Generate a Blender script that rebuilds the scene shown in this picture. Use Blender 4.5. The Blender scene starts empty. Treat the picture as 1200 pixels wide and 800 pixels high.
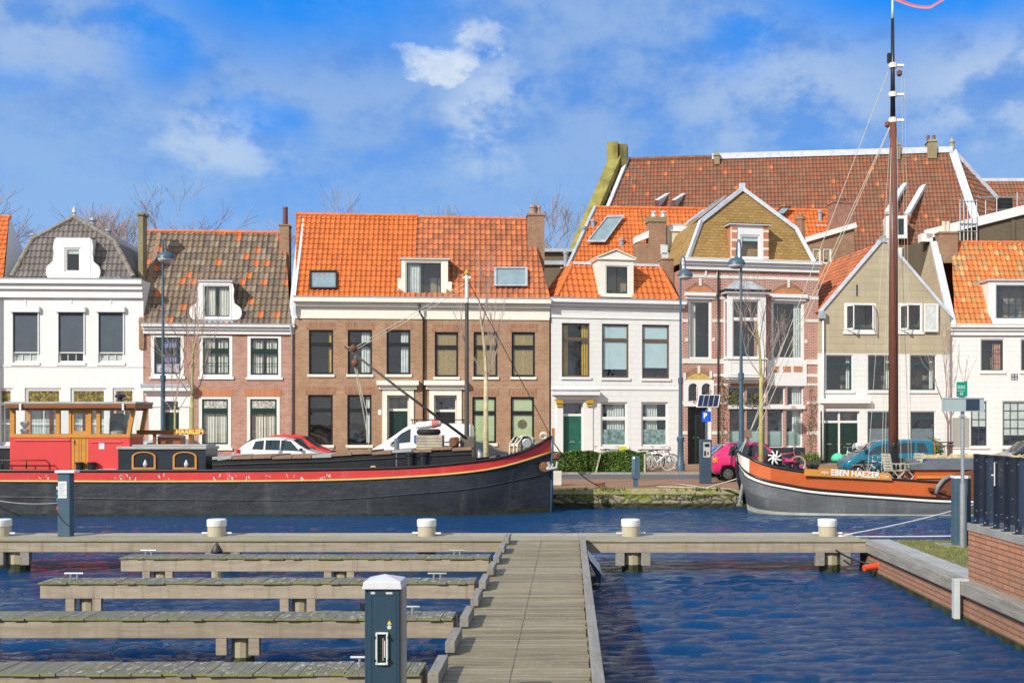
import bpy, bmesh, math, random
import numpy as np
from mathutils import Vector, Matrix
random.seed(7)
rad = math.radians
scene = bpy.context.scene
col = scene.collection

# ------------------------------------------------------------------ camera, light, exposure
F, CX, CY, CZ = 1300.0, 667.0, 492.0, 2.42      # photo pixels (1200 x 800); street level is z = 0, water z = -0.65
WATER = -0.65
cam_data = bpy.data.cameras.new("camera")
cam = bpy.data.objects.new("camera", cam_data); col.objects.link(cam); scene.camera = cam
cam.location = (0, 0, CZ); cam.rotation_euler = (rad(90), 0, 0)
cam_data.sensor_width = 36.0; cam_data.lens = 36.0 * F / 1200
cam_data.shift_x = -(CX - 600) / 1200; cam_data.shift_y = (CY - 400) / 1200
cam_data.clip_start = 0.1; cam_data.clip_end = 6000

SUN_AZ, SUN_EL = 40.0, 33.0                        # degrees left of straight behind the camera; above the horizon
sun_data = bpy.data.lights.new("sun", 'SUN'); sun = bpy.data.objects.new("sun", sun_data); col.objects.link(sun)
sun_data.energy = 4.4; sun_data.angle = rad(0.5); sun_data.color = (1.0, 0.945, 0.855)
sd = Vector((math.sin(rad(SUN_AZ)) * math.cos(rad(SUN_EL)), math.cos(rad(SUN_AZ)) * math.cos(rad(SUN_EL)), -math.sin(rad(SUN_EL))))
sun.rotation_euler = sd.to_track_quat('-Z', 'Y').to_euler(); sun.location = (-20, -20, 30)

vs = scene.view_settings
vs.view_transform = 'Standard'; vs.look = 'None'; vs.gamma = 1.0; vs.exposure = 0.16; vs.use_curve_mapping = False
scene.cycles.use_denoising = True
scene.cycles.max_bounces = 8; scene.cycles.transparent_max_bounces = 12
scene.cycles.diffuse_bounces = 3; scene.cycles.glossy_bounces = 3
scene.cycles.caustics_reflective = False; scene.cycles.caustics_refractive = False

class NT:
    """small helper around a node tree"""
    def __init__(s, tree):
        s.t = tree; s.t.nodes.clear()
    def n(s, typ, ins=None, **kw):
        x = s.t.nodes.new(typ)
        for k, v in kw.items(): setattr(x, k, v)
        for k, v in (ins or {}).items(): s.set(x, k, v)
        return x
    def set(s, x, k, v):
        if isinstance(v, bpy.types.NodeSocket): s.t.links.new(v, x.inputs[k])
        elif v is not None: x.inputs[k].default_value = v
    def m(s, op, a, b=None, c=None, clamp=False):
        x = s.n('ShaderNodeMath', operation=op, use_clamp=clamp)
        for i, v in enumerate((a, b, c)): s.set(x, i, v)
        return x.outputs[0]
    def vm(s, op, a, b=None, out=0):
        x = s.n('ShaderNodeVectorMath', operation=op)
        s.set(x, 0, a); s.set(x, 1, b)
        return x.outputs[out]
    def sstep(s, v, a, b, lo=0.0, hi=1.0):
        x = s.n('ShaderNodeMapRange', {0: v, 1: a, 2: b, 3: lo, 4: hi}, interpolation_type='SMOOTHSTEP')
        return x.outputs[0]
    def mix(s, f, a, b, blend='MIX'):
        x = s.n('ShaderNodeMix', data_type='RGBA', blend_type=blend)
        s.set(x, 0, f); s.set(x, 6, a if not isinstance(a, tuple) else (*a[:3], 1)); s.set(x, 7, b if not isinstance(b, tuple) else (*b[:3], 1))
        return x.outputs[2]
    def noise(s, vec, scale, detail=4, rough=0.55, dim='3D', w=None):
        x = s.n('ShaderNodeTexNoise', {'Vector': vec, 'Scale': scale, 'Detail': detail, 'Roughness': rough}, noise_dimensions=dim)
        return x.outputs[0]
    def comb(s, x=0.0, y=0.0, z=0.0):
        return s.n('ShaderNodeCombineXYZ', {0: x, 1: y, 2: z}).outputs[0]
    def sep(s, v):
        return s.n('ShaderNodeSeparateXYZ', {0: v}).outputs

world = bpy.data.worlds.new("World"); scene.world = world; world.use_nodes = True
def build_world():
    w = NT(world.node_tree)
    d = w.n('ShaderNodeTexCoord').outputs['Generated']
    sky = w.n('ShaderNodeTexSky', sky_type='NISHITA', sun_disc=False, sun_elevation=rad(SUN_EL), sun_rotation=rad(180 + SUN_AZ),
              altitude=0, air_density=1.0, dust_density=0.25, ozone_density=2.5)
    nish = w.n('ShaderNodeHueSaturation', {'Color': sky.outputs[0], 'Saturation': 1.45, 'Value': 1.0}).outputs[0]
    x, y, z = w.sep(w.vm('NORMALIZE', d))
    az = w.m('MULTIPLY', w.m('ARCTAN2', x, y), 57.2958)      # degrees, 0 = straight across the water
    el = w.m('MULTIPLY', w.m('ARCSINE', z), 57.2958)
    v = w.comb(az, w.m('MULTIPLY', el, 1.5), 0.0)
    n1 = w.noise(v, 0.085, 7, 0.56); n2 = w.noise(w.vm('ADD', v, (91.0, 37.0, 5.0)), 0.22, 7, 0.62)
    n3 = w.noise(w.vm('ADD', v, (11.0, 64.0, 2.0)), 0.42, 8, 0.66)
    wx = w.m('MULTIPLY', w.m('SUBTRACT', n1, 0.5), 9.0); wy = w.m('MULTIPLY', w.m('SUBTRACT', n2, 0.5), 5.0)
    ax, ey = w.m('ADD', az, wx), w.m('ADD', el, wy)
    def blob(a, e, ra, re):
        p = w.m('DIVIDE', w.m('SUBTRACT', ax, a), ra); q = w.m('DIVIDE', w.m('SUBTRACT', ey, e), re)
        r = w.m('SQRT', w.m('ADD', w.m('MULTIPLY', p, p), w.m('MULTIPLY', q, q)))
        return w.sstep(r, 1.4, 0.3)
    def most(*bs):
        o = bs[0]
        for b in bs[1:]: o = w.m('MAXIMUM', o, b)
        return o
    gaps = most(blob(-13.5, 20.8, 8.5, 3.4), w.m('MULTIPLY', blob(-20.5, 17.8, 2.8, 2.0), 0.7), blob(17.5, 21.0, 8.0, 3.0), blob(-30, 22.0, 6, 1.8), w.m('MULTIPLY', blob(-15.5, 14.8, 2.4, 1.4), 0.6), w.m('MULTIPLY', blob(8.5, 18.6, 2.4, 1.6), 0.45), w.m('MULTIPLY', blob(-27, 15.5, 3.5, 1.3), 0.4))
    lump = w.m('ADD', w.m('MULTIPLY', n1, 0.6), w.m('MULTIPLY', n2, 0.4))
    high = w.sstep(el, 21.5, 27.0)
    hole = w.m('MULTIPLY', gaps, w.sstep(lump, 0.68, 0.46, 0.72, 1.0))
    dens = w.m('MULTIPLY', w.m('SUBTRACT', 1.0, w.m('MULTIPLY', hole, 0.97)), w.sstep(lump, 0.30, 0.52, 0.62, 1.0), clamp=True)
    dens = w.m('MULTIPLY', dens, w.m('SUBTRACT', 1.0, w.m('MULTIPLY', high, w.sstep(n2, 0.66, 0.46))))
    edge = w.sstep(w.m('ADD', n2, w.m('MULTIPLY', n1, 0.5)), 0.58, 0.88)
    puff = w.sstep(w.m('ADD', n2, w.m('MULTIPLY', n3, 0.35)), 0.56, 0.78)
    b1 = w.sstep(w.m('ADD', most(blob(-5.0, 18.7, 1.9, 1.05), blob(-7.2, 18.1, 2.3, 0.75)), w.m('MULTIPLY', w.m('SUBTRACT', n3, 0.5), 1.7)), 0.30, 1.25)
    bright = most(w.m('MULTIPLY', b1, w.sstep(n2, 0.3, 0.65, 0.5, 0.92)), w.m('MULTIPLY', blob(-4.6, 15.8, 2.6, 3.0), w.m('MULTIPLY', puff, 0.50)), w.m('MULTIPLY', blob(-17.6, 13.8, 3.0, 1.7), w.m('MULTIPLY', puff, 0.40)), w.m('MULTIPLY', blob(22, 15.8, 5.5, 2.8), w.m('MULTIPLY', puff, 0.36)), w.m('MULTIPLY', blob(-27, 18.0, 5.0, 2.4), w.m('MULTIPLY', puff, 0.14)), w.m('MULTIPLY', blob(11, 16.5, 6.0, 3.0), w.m('MULTIPLY', puff, 0.22)))
    ccol = w.mix(edge, (1.3, 2.9, 6.7), (2.6, 4.1, 6.9))
    lowc = w.mix(w.sstep(el, 7.0, 17.5), (2.5, 4.4, 7.5), ccol)
    skyc = w.mix(0.88, w.mix(1.0, nish, (0.10, 1.2, 1.75), 'MULTIPLY'), (0.0, 2.45, 8.6))
    c = w.mix(w.m('MULTIPLY', dens, 0.95), skyc, lowc)
    c = w.mix(bright, c, (6.6, 7.4, 8.3))
    # pale cloud added behind the viewer and overhead, out of view, to lift shadows
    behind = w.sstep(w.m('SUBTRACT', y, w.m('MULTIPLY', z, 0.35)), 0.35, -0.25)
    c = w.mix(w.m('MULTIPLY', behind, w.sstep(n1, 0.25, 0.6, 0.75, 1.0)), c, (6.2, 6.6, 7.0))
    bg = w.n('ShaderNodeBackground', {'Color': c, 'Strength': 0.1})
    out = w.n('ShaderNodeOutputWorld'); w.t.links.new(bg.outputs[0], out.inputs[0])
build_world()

# ------------------------------------------------------------------ pixel <-> place
def X(px, Y): return (px - CX) * Y / F
def Z(py, Y): return CZ - (py - CY) * Y / F
def P(px, py, Y): return Vector((X(px, Y), Y, Z(py, Y)))

# ------------------------------------------------------------------ materials
MATS = {}
def new_mat(name):
    m = bpy.data.materials.new(name); m.use_nodes = True
    return m, NT(m.node_tree)
def finish(nt, color, rough=0.6, bump=None, bump_d=0.01, metallic=0.0, spec=0.5, coat=0.0, bump_s=1.0):
    b = nt.n('ShaderNodeBsdfPrincipled')
    nt.set(b, 'Base Color', color if not isinstance(color, tuple) else (*color[:3], 1)); nt.set(b, 'Roughness', rough); nt.set(b, 'Metallic', metallic)
    nt.set(b, 'Specular IOR Level', spec); nt.set(b, 'Coat Weight', coat)
    if bump is not None:
        bp = nt.n('ShaderNodeBump', {'Height': bump, 'Distance': bump_d, 'Strength': bump_s}); nt.set(b, 'Normal', bp.outputs[0])
    o = nt.n('ShaderNodeOutputMaterial'); nt.t.links.new(b.outputs[0], o.inputs[0])
    return b
def hexc(h, k=1.0):
    o = []
    for i in (0, 2, 4):
        c = int(h[i:i + 2], 16) / 255
        o.append((c / 12.92 if c <= 0.04045 else ((c + 0.055) / 1.055) ** 2.4) * k)
    return tuple(o)
def paint(name, c, rough=0.5, var=0.12, scale=2.5, bump=0.0, metallic=0.0, spec=0.5, dirt=0.0, coat=0.0, dirtc=(0.09, 0.08, 0.06), dent=0.0):
    if name in MATS: return MATS[name]
    m, nt = new_mat(name)
    p = nt.n('ShaderNodeTexCoord').outputs['Object']
    n = nt.noise(p, scale, 5)
    lo = tuple(max(0, x * (1 - var)) for x in c); hi = tuple(min(1, x * (1 + var)) for x in c)
    cc = nt.mix(nt.sstep(n, 0.3, 0.7), lo, hi)
    if dirt:
        st = nt.noise(nt.vm('MULTIPLY', p, (1.0, 1.0, 0.12)), scale * 2.6, 5, 0.65)
        cc = nt.mix(nt.m('MULTIPLY', nt.sstep(st, 0.52, 0.8), dirt), cc, dirtc)
    bn = nt.noise(p, scale * 14, 3) if bump else None
    if dent:
        bump = dent; x, y, z = nt.sep(p); bn = nt.m('ADD', nt.noise(nt.vm('MULTIPLY', p, (1.0, 1.0, 1.6)), 1.6, 3), nt.m('MULTIPLY', nt.m('LESS_THAN', nt.m('FRACT', nt.m('DIVIDE', x, 1.9)), 0.012), 0.35))
    finish(nt, cc, rough, bn, bump, metallic, spec, coat)
    MATS[name] = m; return m
def brick(name, c1, c2, mortar, bw=0.22, bh=0.066, bands=False, var=0.35, ms=0.009):
    if name in MATS: return MATS[name]
    m, nt = new_mat(name)
    p = nt.n('ShaderNodeTexCoord').outputs['Object']
    x, y, z = nt.sep(p)
    v = nt.comb(nt.m('ADD', x, y), z, 0.0)
    b = nt.n('ShaderNodeTexBrick', {'Vector': v, 'Color1': (*c1, 1), 'Color2': (*c2, 1), 'Mortar': (*mortar, 1), 'Scale': 1.0, 'Mortar Size': ms,
                                    'Mortar Smooth': 0.2, 'Bias': -0.1, 'Brick Width': bw, 'Row Height': bh})
    n = nt.noise(p, 0.9, 6, 0.6)
    n2 = nt.noise(nt.vm('MULTIPLY', p, (1, 1, 0.25)), 3.0, 4, 0.6)
    c = nt.mix(nt.sstep(n, 0.3, 0.75, 0.0, var), b.outputs[0], tuple(0.55 * a for a in c1))
    c = nt.mix(nt.sstep(n2, 0.5, 0.8, 0.0, 0.28), c, mortar)
    rn = nt.noise(nt.vm('MULTIPLY', p, (3.2, 3.2, 0.22)), 1.0, 6, 0.68)
    c = nt.mix(nt.sstep(rn, 0.50, 0.78, 0.0, 0.26), c, tuple(0.52 * a for a in c1))
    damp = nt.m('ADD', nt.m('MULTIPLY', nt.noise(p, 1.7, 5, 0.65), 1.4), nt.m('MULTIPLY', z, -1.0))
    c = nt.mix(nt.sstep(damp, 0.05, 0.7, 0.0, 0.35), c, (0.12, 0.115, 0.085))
    finish(nt, c, 0.85, b.outputs['Fac'], -0.006)
    MATS[name] = m; return m
def tiles(name, base, alts, rough=0.75, grime=0.25, grimec=(0.05, 0.04, 0.03)):
    """roof tiles: uv counts tiles; alts = [(share, colour)], chosen per tile"""
    if name in MATS: return MATS[name]
    m, nt = new_mat(name)
    tc = nt.n('ShaderNodeTexCoord'); uv = tc.outputs['UV']; p = tc.outputs['Object']
    cell = nt.vm('FLOOR', uv)
    wn = nt.n('ShaderNodeTexWhiteNoise', {'Vector': cell}, noise_dimensions='2D').outputs
    c = base; acc = 0.0
    r1 = nt.n('ShaderNodeTexWhiteNoise', {'Vector': nt.vm('ADD', cell, (17.3, 5.1, 0))}, noise_dimensions='2D').outputs[0]
    c = nt.mix(1.0, base, nt.mix(r1, (0.84, 0.84, 0.84), (1.13, 1.13, 1.13)), 'MULTIPLY')
    for share, ac in alts:
        acc += share
        c = nt.mix(nt.m('MULTIPLY', nt.m('LESS_THAN', wn[0], acc), nt.m('GREATER_THAN', wn[0], acc - share)), c, ac)
    n = nt.noise(nt.vm('MULTIPLY', p, (1.2, 0.5, 0.5)), 1.3, 6, 0.66)
    c = nt.mix(nt.sstep(n, 0.42, 0.74, 0, grime), c, grimec)
    mo = nt.noise(nt.vm('ADD', p, (9.0, 3.0, 40.0)), 2.2, 6, 0.7)
    c = nt.mix(nt.sstep(mo, 0.60, 0.76, 0, grime * 0.8), c, (0.125, 0.105, 0.075))
    n3 = nt.noise(p, 14.0, 3, 0.6)
    c = nt.mix(1.0, c, nt.mix(n3, (0.85, 0.85, 0.85), (1.15, 1.15, 1.15)), 'MULTIPLY')
    finish(nt, c, rough, n3, 0.004)
    MATS[name] = m; return m
def wood(name, c1, c2, axis='X', plank=0.14, moss=0.0, rough=0.85, mossc=(0.115, 0.125, 0.045), lichen=0.0, gain=1.0, edge=0.0, groove=0.0, streak=0.0, plw=0.2):
    """weathered timber: grain runs along axis, planks counted across it, moss on upward faces"""
    if name in MATS: return MATS[name]
    m, nt = new_mat(name)
    tc = nt.n('ShaderNodeTexCoord'); p = tc.outputs['Object']
    x, y, z = nt.sep(p)
    st = {'X': (0.30, 3.4, 3.4), 'Y': (3.4, 0.30, 3.4), 'Z': (6, 6, 0.35)}[axis]
    across = {'X': y, 'Y': x, 'Z': x}[axis]
    g = nt.noise(nt.vm('MULTIPLY', p, st), 5.0, 7, 0.7)
    big = nt.noise(p, 1.1, 4, 0.6)
    pl = nt.n('ShaderNodeTexWhiteNoise', {'W': nt.m('FLOOR', nt.m('DIVIDE', nt.m('ADD', across, 50.0), plank))}, noise_dimensions='1D').outputs[0]
    f = nt.m('ADD', nt.m('MULTIPLY', g, 0.95), nt.m('MULTIPLY', pl, plw))
    c = nt.mix(nt.sstep(f, 0.32, 0.8), tuple(a * gain for a in c1), tuple(a * gain for a in c2))
    c = nt.mix(nt.sstep(big, 0.4, 0.75, 0, 0.35), c, tuple(0.5 * (a + b) * 0.62 for a, b in zip(c1, c2)))
    nz = nt.sep(nt.n('ShaderNodeNewGeometry').outputs['Normal'])[2]
    if moss:
        mn = nt.noise(p, 2.1, 7, 0.68); up = nt.sstep(nz, -0.2, 0.7, 0.55, 1.0)
        c = nt.mix(nt.m('MULTIPLY', nt.sstep(mn, 0.62 - 0.3 * moss, 0.8 - 0.2 * moss), nt.m('MULTIPLY', up, 0.85)), c, mossc)
    if streak:
        sn = nt.noise(nt.vm('MULTIPLY', p, (7.0, 7.0, 0.5)), 1.0, 5, 0.65)
        c = nt.mix(nt.m('MULTIPLY', nt.sstep(sn, 0.48, 0.72), streak), c, (0.17, 0.13, 0.085))
        sn = nt.noise(nt.vm('MULTIPLY', nt.vm('ADD', p, (31.0, 7.0, 3.0)), (3.0, 3.0, 0.8)), 1.0, 5, 0.65)
        c = nt.mix(nt.m('MULTIPLY', nt.sstep(sn, 0.52, 0.74), streak * 0.9), c, (0.27, 0.235, 0.10))
    if edge:
        en = nt.noise(p, 4.0, 5, 0.65)
        c = nt.mix(nt.m('MULTIPLY', nt.sstep(nz, 0.6, 0.2), nt.m('MULTIPLY', nt.sstep(en, 0.3, 0.6), edge)), c, (0.20, 0.205, 0.04))
    if groove:
        gp, gw, gs = groove; gr = nt.m('FRACT', nt.m('DIVIDE', nt.m('ADD', across, 50.0), gp))
        gn = nt.noise(nt.vm('MULTIPLY', p, st), 1.3, 4, 0.6)
        c = nt.mix(nt.m('MULTIPLY', nt.m('LESS_THAN', gr, gw), nt.m('MULTIPLY', nt.sstep(nz, 0.4, 0.8, 0.0, gs), nt.sstep(gn, 0.25, 0.6, 0.35, 1.0))), c, (0.05, 0.046, 0.033))
    if lichen:
        ln = nt.noise(nt.vm('MULTIPLY', p, (1.0, 0.55, 1.0)), 13.0, 5, 0.7); up = nt.sstep(nz, 0.3, 0.7)
        area = nt.noise(p, 0.7, 3, 0.6)
        c = nt.mix(nt.m('MULTIPLY', nt.m('MULTIPLY', nt.sstep(ln, 0.54, 0.62), nt.sstep(area, 0.36, 0.58)), nt.m('MULTIPLY', up, lichen)), c, (0.42, 0.42, 0.33))
    finish(nt, c, rough, g, 0.004)
    MATS[name] = m; return m
def glass(name='window_glass', tint=(0.92, 0.95, 0.94), refl=1.0):
    if name in MATS: return MATS[name]
    m, nt = new_mat(name)
    p = nt.n('ShaderNodeTexCoord').outputs['Object']
    bp = nt.n('ShaderNodeBump', {'Height': nt.noise(p, 1.2, 2), 'Distance': 0.03, 'Strength': 0.45})
    tr = nt.n('ShaderNodeBsdfTransparent', {'Color': (*tint, 1)}); gl = nt.n('ShaderNodeBsdfGlossy', {'Color': (1, 1, 1, 1), 'Roughness': 0.02, 'Normal': bp.outputs[0]})
    ge = nt.n('ShaderNodeNewGeometry').outputs
    c = nt.m('ABSOLUTE', nt.vm('DOT_PRODUCT', ge['Normal'], ge['Incoming'], out=1))
    fr = nt.m('ADD', 0.10, nt.m('MULTIPLY', 0.90, nt.m('POWER', nt.m('SUBTRACT', 1.0, c, clamp=True), 5.0)))
    mx = nt.n('ShaderNodeMixShader', {0: nt.m('MULTIPLY', fr, refl, clamp=True), 1: tr.outputs[0], 2: gl.outputs[0]})
    o = nt.n('ShaderNodeOutputMaterial'); nt.t.links.new(mx.outputs[0], o.inputs[0])
    MATS[name] = m; return m
def stained(name='stained_glass'):
    if name in MATS: return MATS[name]
    m, nt = new_mat(name)
    p = nt.n('ShaderNodeTexCoord').outputs['Object']
    x, y, z = nt.sep(p)
    vo = nt.n('ShaderNodeTexVoronoi', {'Vector': nt.comb(x, z, 0.0), 'Scale': 7.0}, feature='F1')
    c = nt.mix(nt.m('FRACT', nt.m('MULTIPLY', nt.sep(vo.outputs['Color'])[0], 3.1)), (0.32, 0.25, 0.05), (0.10, 0.085, 0.03))
    ed = nt.n('ShaderNodeTexVoronoi', {'Vector': nt.comb(x, z, 0.0), 'Scale': 7.0}, feature='DISTANCE_TO_EDGE')
    c = nt.mix(nt.m('LESS_THAN', ed.outputs[0], 0.05), c, (0.02, 0.02, 0.018))
    finish(nt, c, 0.15); MATS[name] = m; return m
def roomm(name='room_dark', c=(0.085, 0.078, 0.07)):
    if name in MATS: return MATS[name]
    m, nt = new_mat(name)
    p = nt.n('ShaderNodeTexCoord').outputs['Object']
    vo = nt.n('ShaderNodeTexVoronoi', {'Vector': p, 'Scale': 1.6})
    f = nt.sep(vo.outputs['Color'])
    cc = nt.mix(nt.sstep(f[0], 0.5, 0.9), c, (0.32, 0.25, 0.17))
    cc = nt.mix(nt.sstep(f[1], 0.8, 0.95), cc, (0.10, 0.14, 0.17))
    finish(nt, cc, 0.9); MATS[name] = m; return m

# ------------------------------------------------------------------ mesh building
class MB:
    def __init__(s): s.v, s.f, s.mi, s.mats, s.uv = [], [], [], [], {}
    def mat(s, m):
        if m not in s.mats: s.mats.append(m)
        return s.mats.index(m)
    def add(s, vs, fs, m):
        k = len(s.v); i = s.mat(m)
        s.v += [tuple(v) for v in vs]
        for f in fs: s.f.append(tuple(k + a for a in f)); s.mi.append(i)
        return s
    def box(s, x0, x1, y0, y1, z0, z1, m):
        x0, x1 = sorted((x0, x1)); y0, y1 = sorted((y0, y1)); z0, z1 = sorted((z0, z1))
        return s.add([(x0, y0, z0), (x1, y0, z0), (x1, y1, z0), (x0, y1, z0), (x0, y0, z1), (x1, y0, z1), (x1, y1, z1), (x0, y1, z1)],
                     [(0, 3, 2, 1), (4, 5, 6, 7), (0, 1, 5, 4), (1, 2, 6, 5), (2, 3, 7, 6), (3, 0, 4, 7)], m)
    def poly(s, pts, m): return s.add(pts, [tuple(range(len(pts)))], m)
    def prism(s, pts, d, m):
        n = len(pts); d = Vector(d); q = [Vector(p) + d for p in pts]
        return s.add(list(pts) + q, [tuple(range(n)), tuple(reversed(range(n, 2 * n)))] + [(i, i + n, (i + 1) % n + n, (i + 1) % n) for i in range(n)], m)
    def bar(s, a, b, w, h, m, up=(0, 0, 1)):
        a, b = Vector(a), Vector(b); d = (b - a).normalized(); u = Vector(up)
        if abs(d.dot(u)) > 0.98: u = Vector((0, 1, 0))
        r = d.cross(u).normalized(); u = r.cross(d)
        c = [r * (w / 2) * i + u * (h / 2) * j for i, j in ((-1, -1), (1, -1), (1, 1), (-1, 1))]
        return s.prism([a + k for k in c], b - a, m)
    def tube(s, path, r, m, n=8, cap=True):
        path = [Vector(p) for p in path]; rs = r if isinstance(r, (list, tuple)) else [r] * len(path)
        k = len(s.v); i0 = s.mat(m); prev = None
        for i, p in enumerate(path):
            d = (path[min(i + 1, len(path) - 1)] - path[max(i - 1, 0)]).normalized()
            if prev is None:
                u = Vector((0, 0, 1)) if abs(d.z) < 0.9 else Vector((1, 0, 0))
            else: u = prev
            a = d.cross(u)
            a = a.normalized() if a.length > 1e-6 else Vector((1, 0, 0))
            u = a.cross(d).normalized(); prev = u
            for j in range(n):
                t = 2 * math.pi * j / n
                s.v.append(tuple(p + (a * math.cos(t) + u * math.sin(t)) * rs[i]))
        for i in range(len(path) - 1):
            for j in range(n):
                s.f.append((k + i * n + j, k + i * n + (j + 1) % n, k + (i + 1) * n + (j + 1) % n, k + (i + 1) * n + j)); s.mi.append(i0)
        if cap:
            s.f.append(tuple(k + j for j in reversed(range(n)))); s.mi.append(i0)
            e = k + (len(path) - 1) * n
            s.f.append(tuple(e + j for j in range(n))); s.mi.append(i0)
        return s
    def lathe(s, prof, c, m, n=16, axis='Z'):
        """prof = [(radius, height)] around axis through c"""
        k = len(s.v); i0 = s.mat(m); c = Vector(c)
        for r, h in prof:
            for j in range(n):
                t = 2 * math.pi * j / n; a, b = r * math.cos(t), r * math.sin(t)
                s.v.append(tuple(c + (Vector((a, b, h)) if axis == 'Z' else Vector((a, h, b)))))
        for i in range(len(prof) - 1):
            for j in range(n):
                s.f.append((k + i * n + j, k + i * n + (j + 1) % n, k + (i + 1) * n + (j + 1) % n, k + (i + 1) * n + j)); s.mi.append(i0)
        s.f.append(tuple(k + j for j in reversed(range(n)))); s.mi.append(i0)
        e = k + (len(prof) - 1) * n
        s.f.append(tuple(e + j for j in range(n))); s.mi.append(i0)
        return s
    def build(s, name, parent=None, smooth=False, bevel=0.0, fixn=True):
        me = bpy.data.meshes.new(name); me.from_pydata(s.v, [], s.f)
        for m in s.mats: me.materials.append(m)
        if s.mi: me.polygons.foreach_set('material_index', s.mi)
        if fixn:
            bm = bmesh.new(); bm.from_mesh(me); bmesh.ops.recalc_face_normals(bm, faces=bm.faces); bm.to_mesh(me); bm.free()
        if smooth: me.polygons.foreach_set('use_smooth', [True] * len(me.polygons))
        me.update()
        o = bpy.data.objects.new(name, me); col.objects.link(o)
        if parent: o.parent = parent
        if smooth == 'auto':
            es = o.modifiers.new('edges', 'EDGE_SPLIT'); es.split_angle = rad(38)
        if bevel:
            b = o.modifiers.new('bevel', 'BEVEL'); b.width = bevel; b.segments = 2; b.limit_method = 'ANGLE'
        return o
def tag(o, label=None, cat=None, group=None, kind=None):
    if label: o['label'] = label
    if cat: o['category'] = cat
    if group: o['group'] = group
    if kind: o['kind'] = kind
    return o
def thing(name, label, cat, loc=(0, 0, 0), rz=0.0, group=None):
    o = bpy.data.objects.new(name, None); col.objects.link(o); o.location = loc; o.rotation_euler = (0, 0, rz); o.empty_display_size = 0.2
    return tag(o, label, cat, group)
def copy_tree(o, loc=None, rz=None, label=None, group=None, parent=None, scale=None):
    c = o.copy(); col.objects.link(c)
    if parent is not None: c.parent = parent
    if loc is not None: c.location = loc
    if rz is not None: c.rotation_euler = (0, 0, rz)
    if scale is not None: c.scale = scale
    if label: c['label'] = label
    if group: c['group'] = group
    for ch in [x for x in o.children]: copy_tree(ch, parent=c)
    return c
def text_mesh(txt, size, name, m, parent, loc, rot=(math.pi / 2, 0, 0), extrude=0.004, sx=1.0, align='CENTER', bold=0.0):
    cu = bpy.data.curves.new(name, 'FONT'); cu.body = txt; cu.size = size; cu.extrude = extrude; cu.align_x = align; cu.align_y = 'CENTER'; cu.offset = bold
    t = bpy.data.objects.new(name, cu); col.objects.link(t)
    dg = bpy.context.evaluated_depsgraph_get(); dg.update()
    me = bpy.data.meshes.new_from_object(t.evaluated_get(dg)); bpy.data.objects.remove(t)
    me.name = name; me.materials.clear(); me.materials.append(m)
    o = bpy.data.objects.new(name, me); col.objects.link(o); o.parent = parent; o.location = loc; o.rotation_euler = rot; o.scale = (sx, 1, 1)
    return o
# ------------------------------------------------------------------ palette
WHITE_WALL = paint('white_render', (0.74, 0.74, 0.725), 0.8, 0.04, 0.8, 0.002, dirt=0.20, dirtc=(0.5, 0.47, 0.4))
WHITE = paint('white_gloss_paint', (0.76, 0.76, 0.745), 0.4, 0.03, 1.5, dirt=0.05, dirtc=(0.5, 0.48, 0.42))
CREAM = paint('cream_paint', (0.78, 0.75, 0.66), 0.45, 0.04, 1.5, dirt=0.06, dirtc=(0.5, 0.45, 0.36))
GREEN = paint('dark_green_paint', (0.012, 0.035, 0.028), 0.3, 0.15)
DOORGREEN = paint('door_green_paint', (0.02, 0.115, 0.085), 0.35, 0.12)
BLACKP = paint('black_paint', (0.014, 0.015, 0.017), 0.35, 0.2)
BLUEGREY = paint('blue_grey_steel', (0.055, 0.105, 0.15), 0.42, 0.1, 1.5, dirt=0.12, dirtc=(0.12, 0.13, 0.13))
LEAD = paint('lead_sheet', (0.36, 0.40, 0.45), 0.5, 0.15, 3.0, metallic=0.0)
PALELEAD = paint('pale_lead_sheet', (0.56, 0.60, 0.66), 0.5, 0.12, 3.0)
ZINC = paint('zinc_gutter', (0.30, 0.33, 0.36), 0.4, 0.12, 3.0)
STEEL = paint('galvanised_steel', (0.42, 0.44, 0.45), 0.38, 0.1, 4.0, metallic=0.6)
RUBBER = paint('black_rubber', (0.012, 0.012, 0.013), 0.75, 0.2)
GLASS = glass()
CURT = paint('cream_curtain', (0.70, 0.68, 0.60), 0.9, 0.06, 3)
CURTY = paint('yellow_curtain', (0.52, 0.34, 0.05), 0.9, 0.1, 3)
NETC = paint('net_curtain', (0.60, 0.64, 0.62), 0.9, 0.12, 5)
BLINDB = paint('bamboo_blind', (0.36, 0.25, 0.10), 0.8, 0.2, 12)
BLINDG = paint('pale_green_blind', (0.48, 0.56, 0.30), 0.8, 0.05)
BLINDW = paint('pale_blue_blind', (0.50, 0.66, 0.70), 0.8, 0.04)
BLINDR = paint('dark_roller_screen', (0.062, 0.085, 0.11), 0.7, 0.08, 2.0)
ROOM = roomm()
STAIN = stained()
BRICK_PINK = brick('pink_brick', (0.40, 0.17, 0.115), (0.56, 0.31, 0.22), (0.52, 0.42, 0.36))
BRICK_BROWN = brick('brown_brick', (0.33, 0.165, 0.09), (0.46, 0.255, 0.14), (0.46, 0.36, 0.26))
BRICK_RED = brick('red_brick', (0.37, 0.12, 0.08), (0.47, 0.19, 0.13), (0.60, 0.50, 0.45), bw=.25, bh=.085, ms=0.013, var=.2)
BRICK_RUB = brick('orange_rubbed_brick', (0.52, 0.17, 0.06), (0.58, 0.23, 0.10), (0.5, 0.35, 0.25), bw=0.075, bh=0.3)
BRICK_SOLD = brick('soldier_brick', (0.27, 0.12, 0.06), (0.42, 0.2, 0.11), (0.40, 0.30, 0.22), bw=0.075, bh=0.26)
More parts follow.
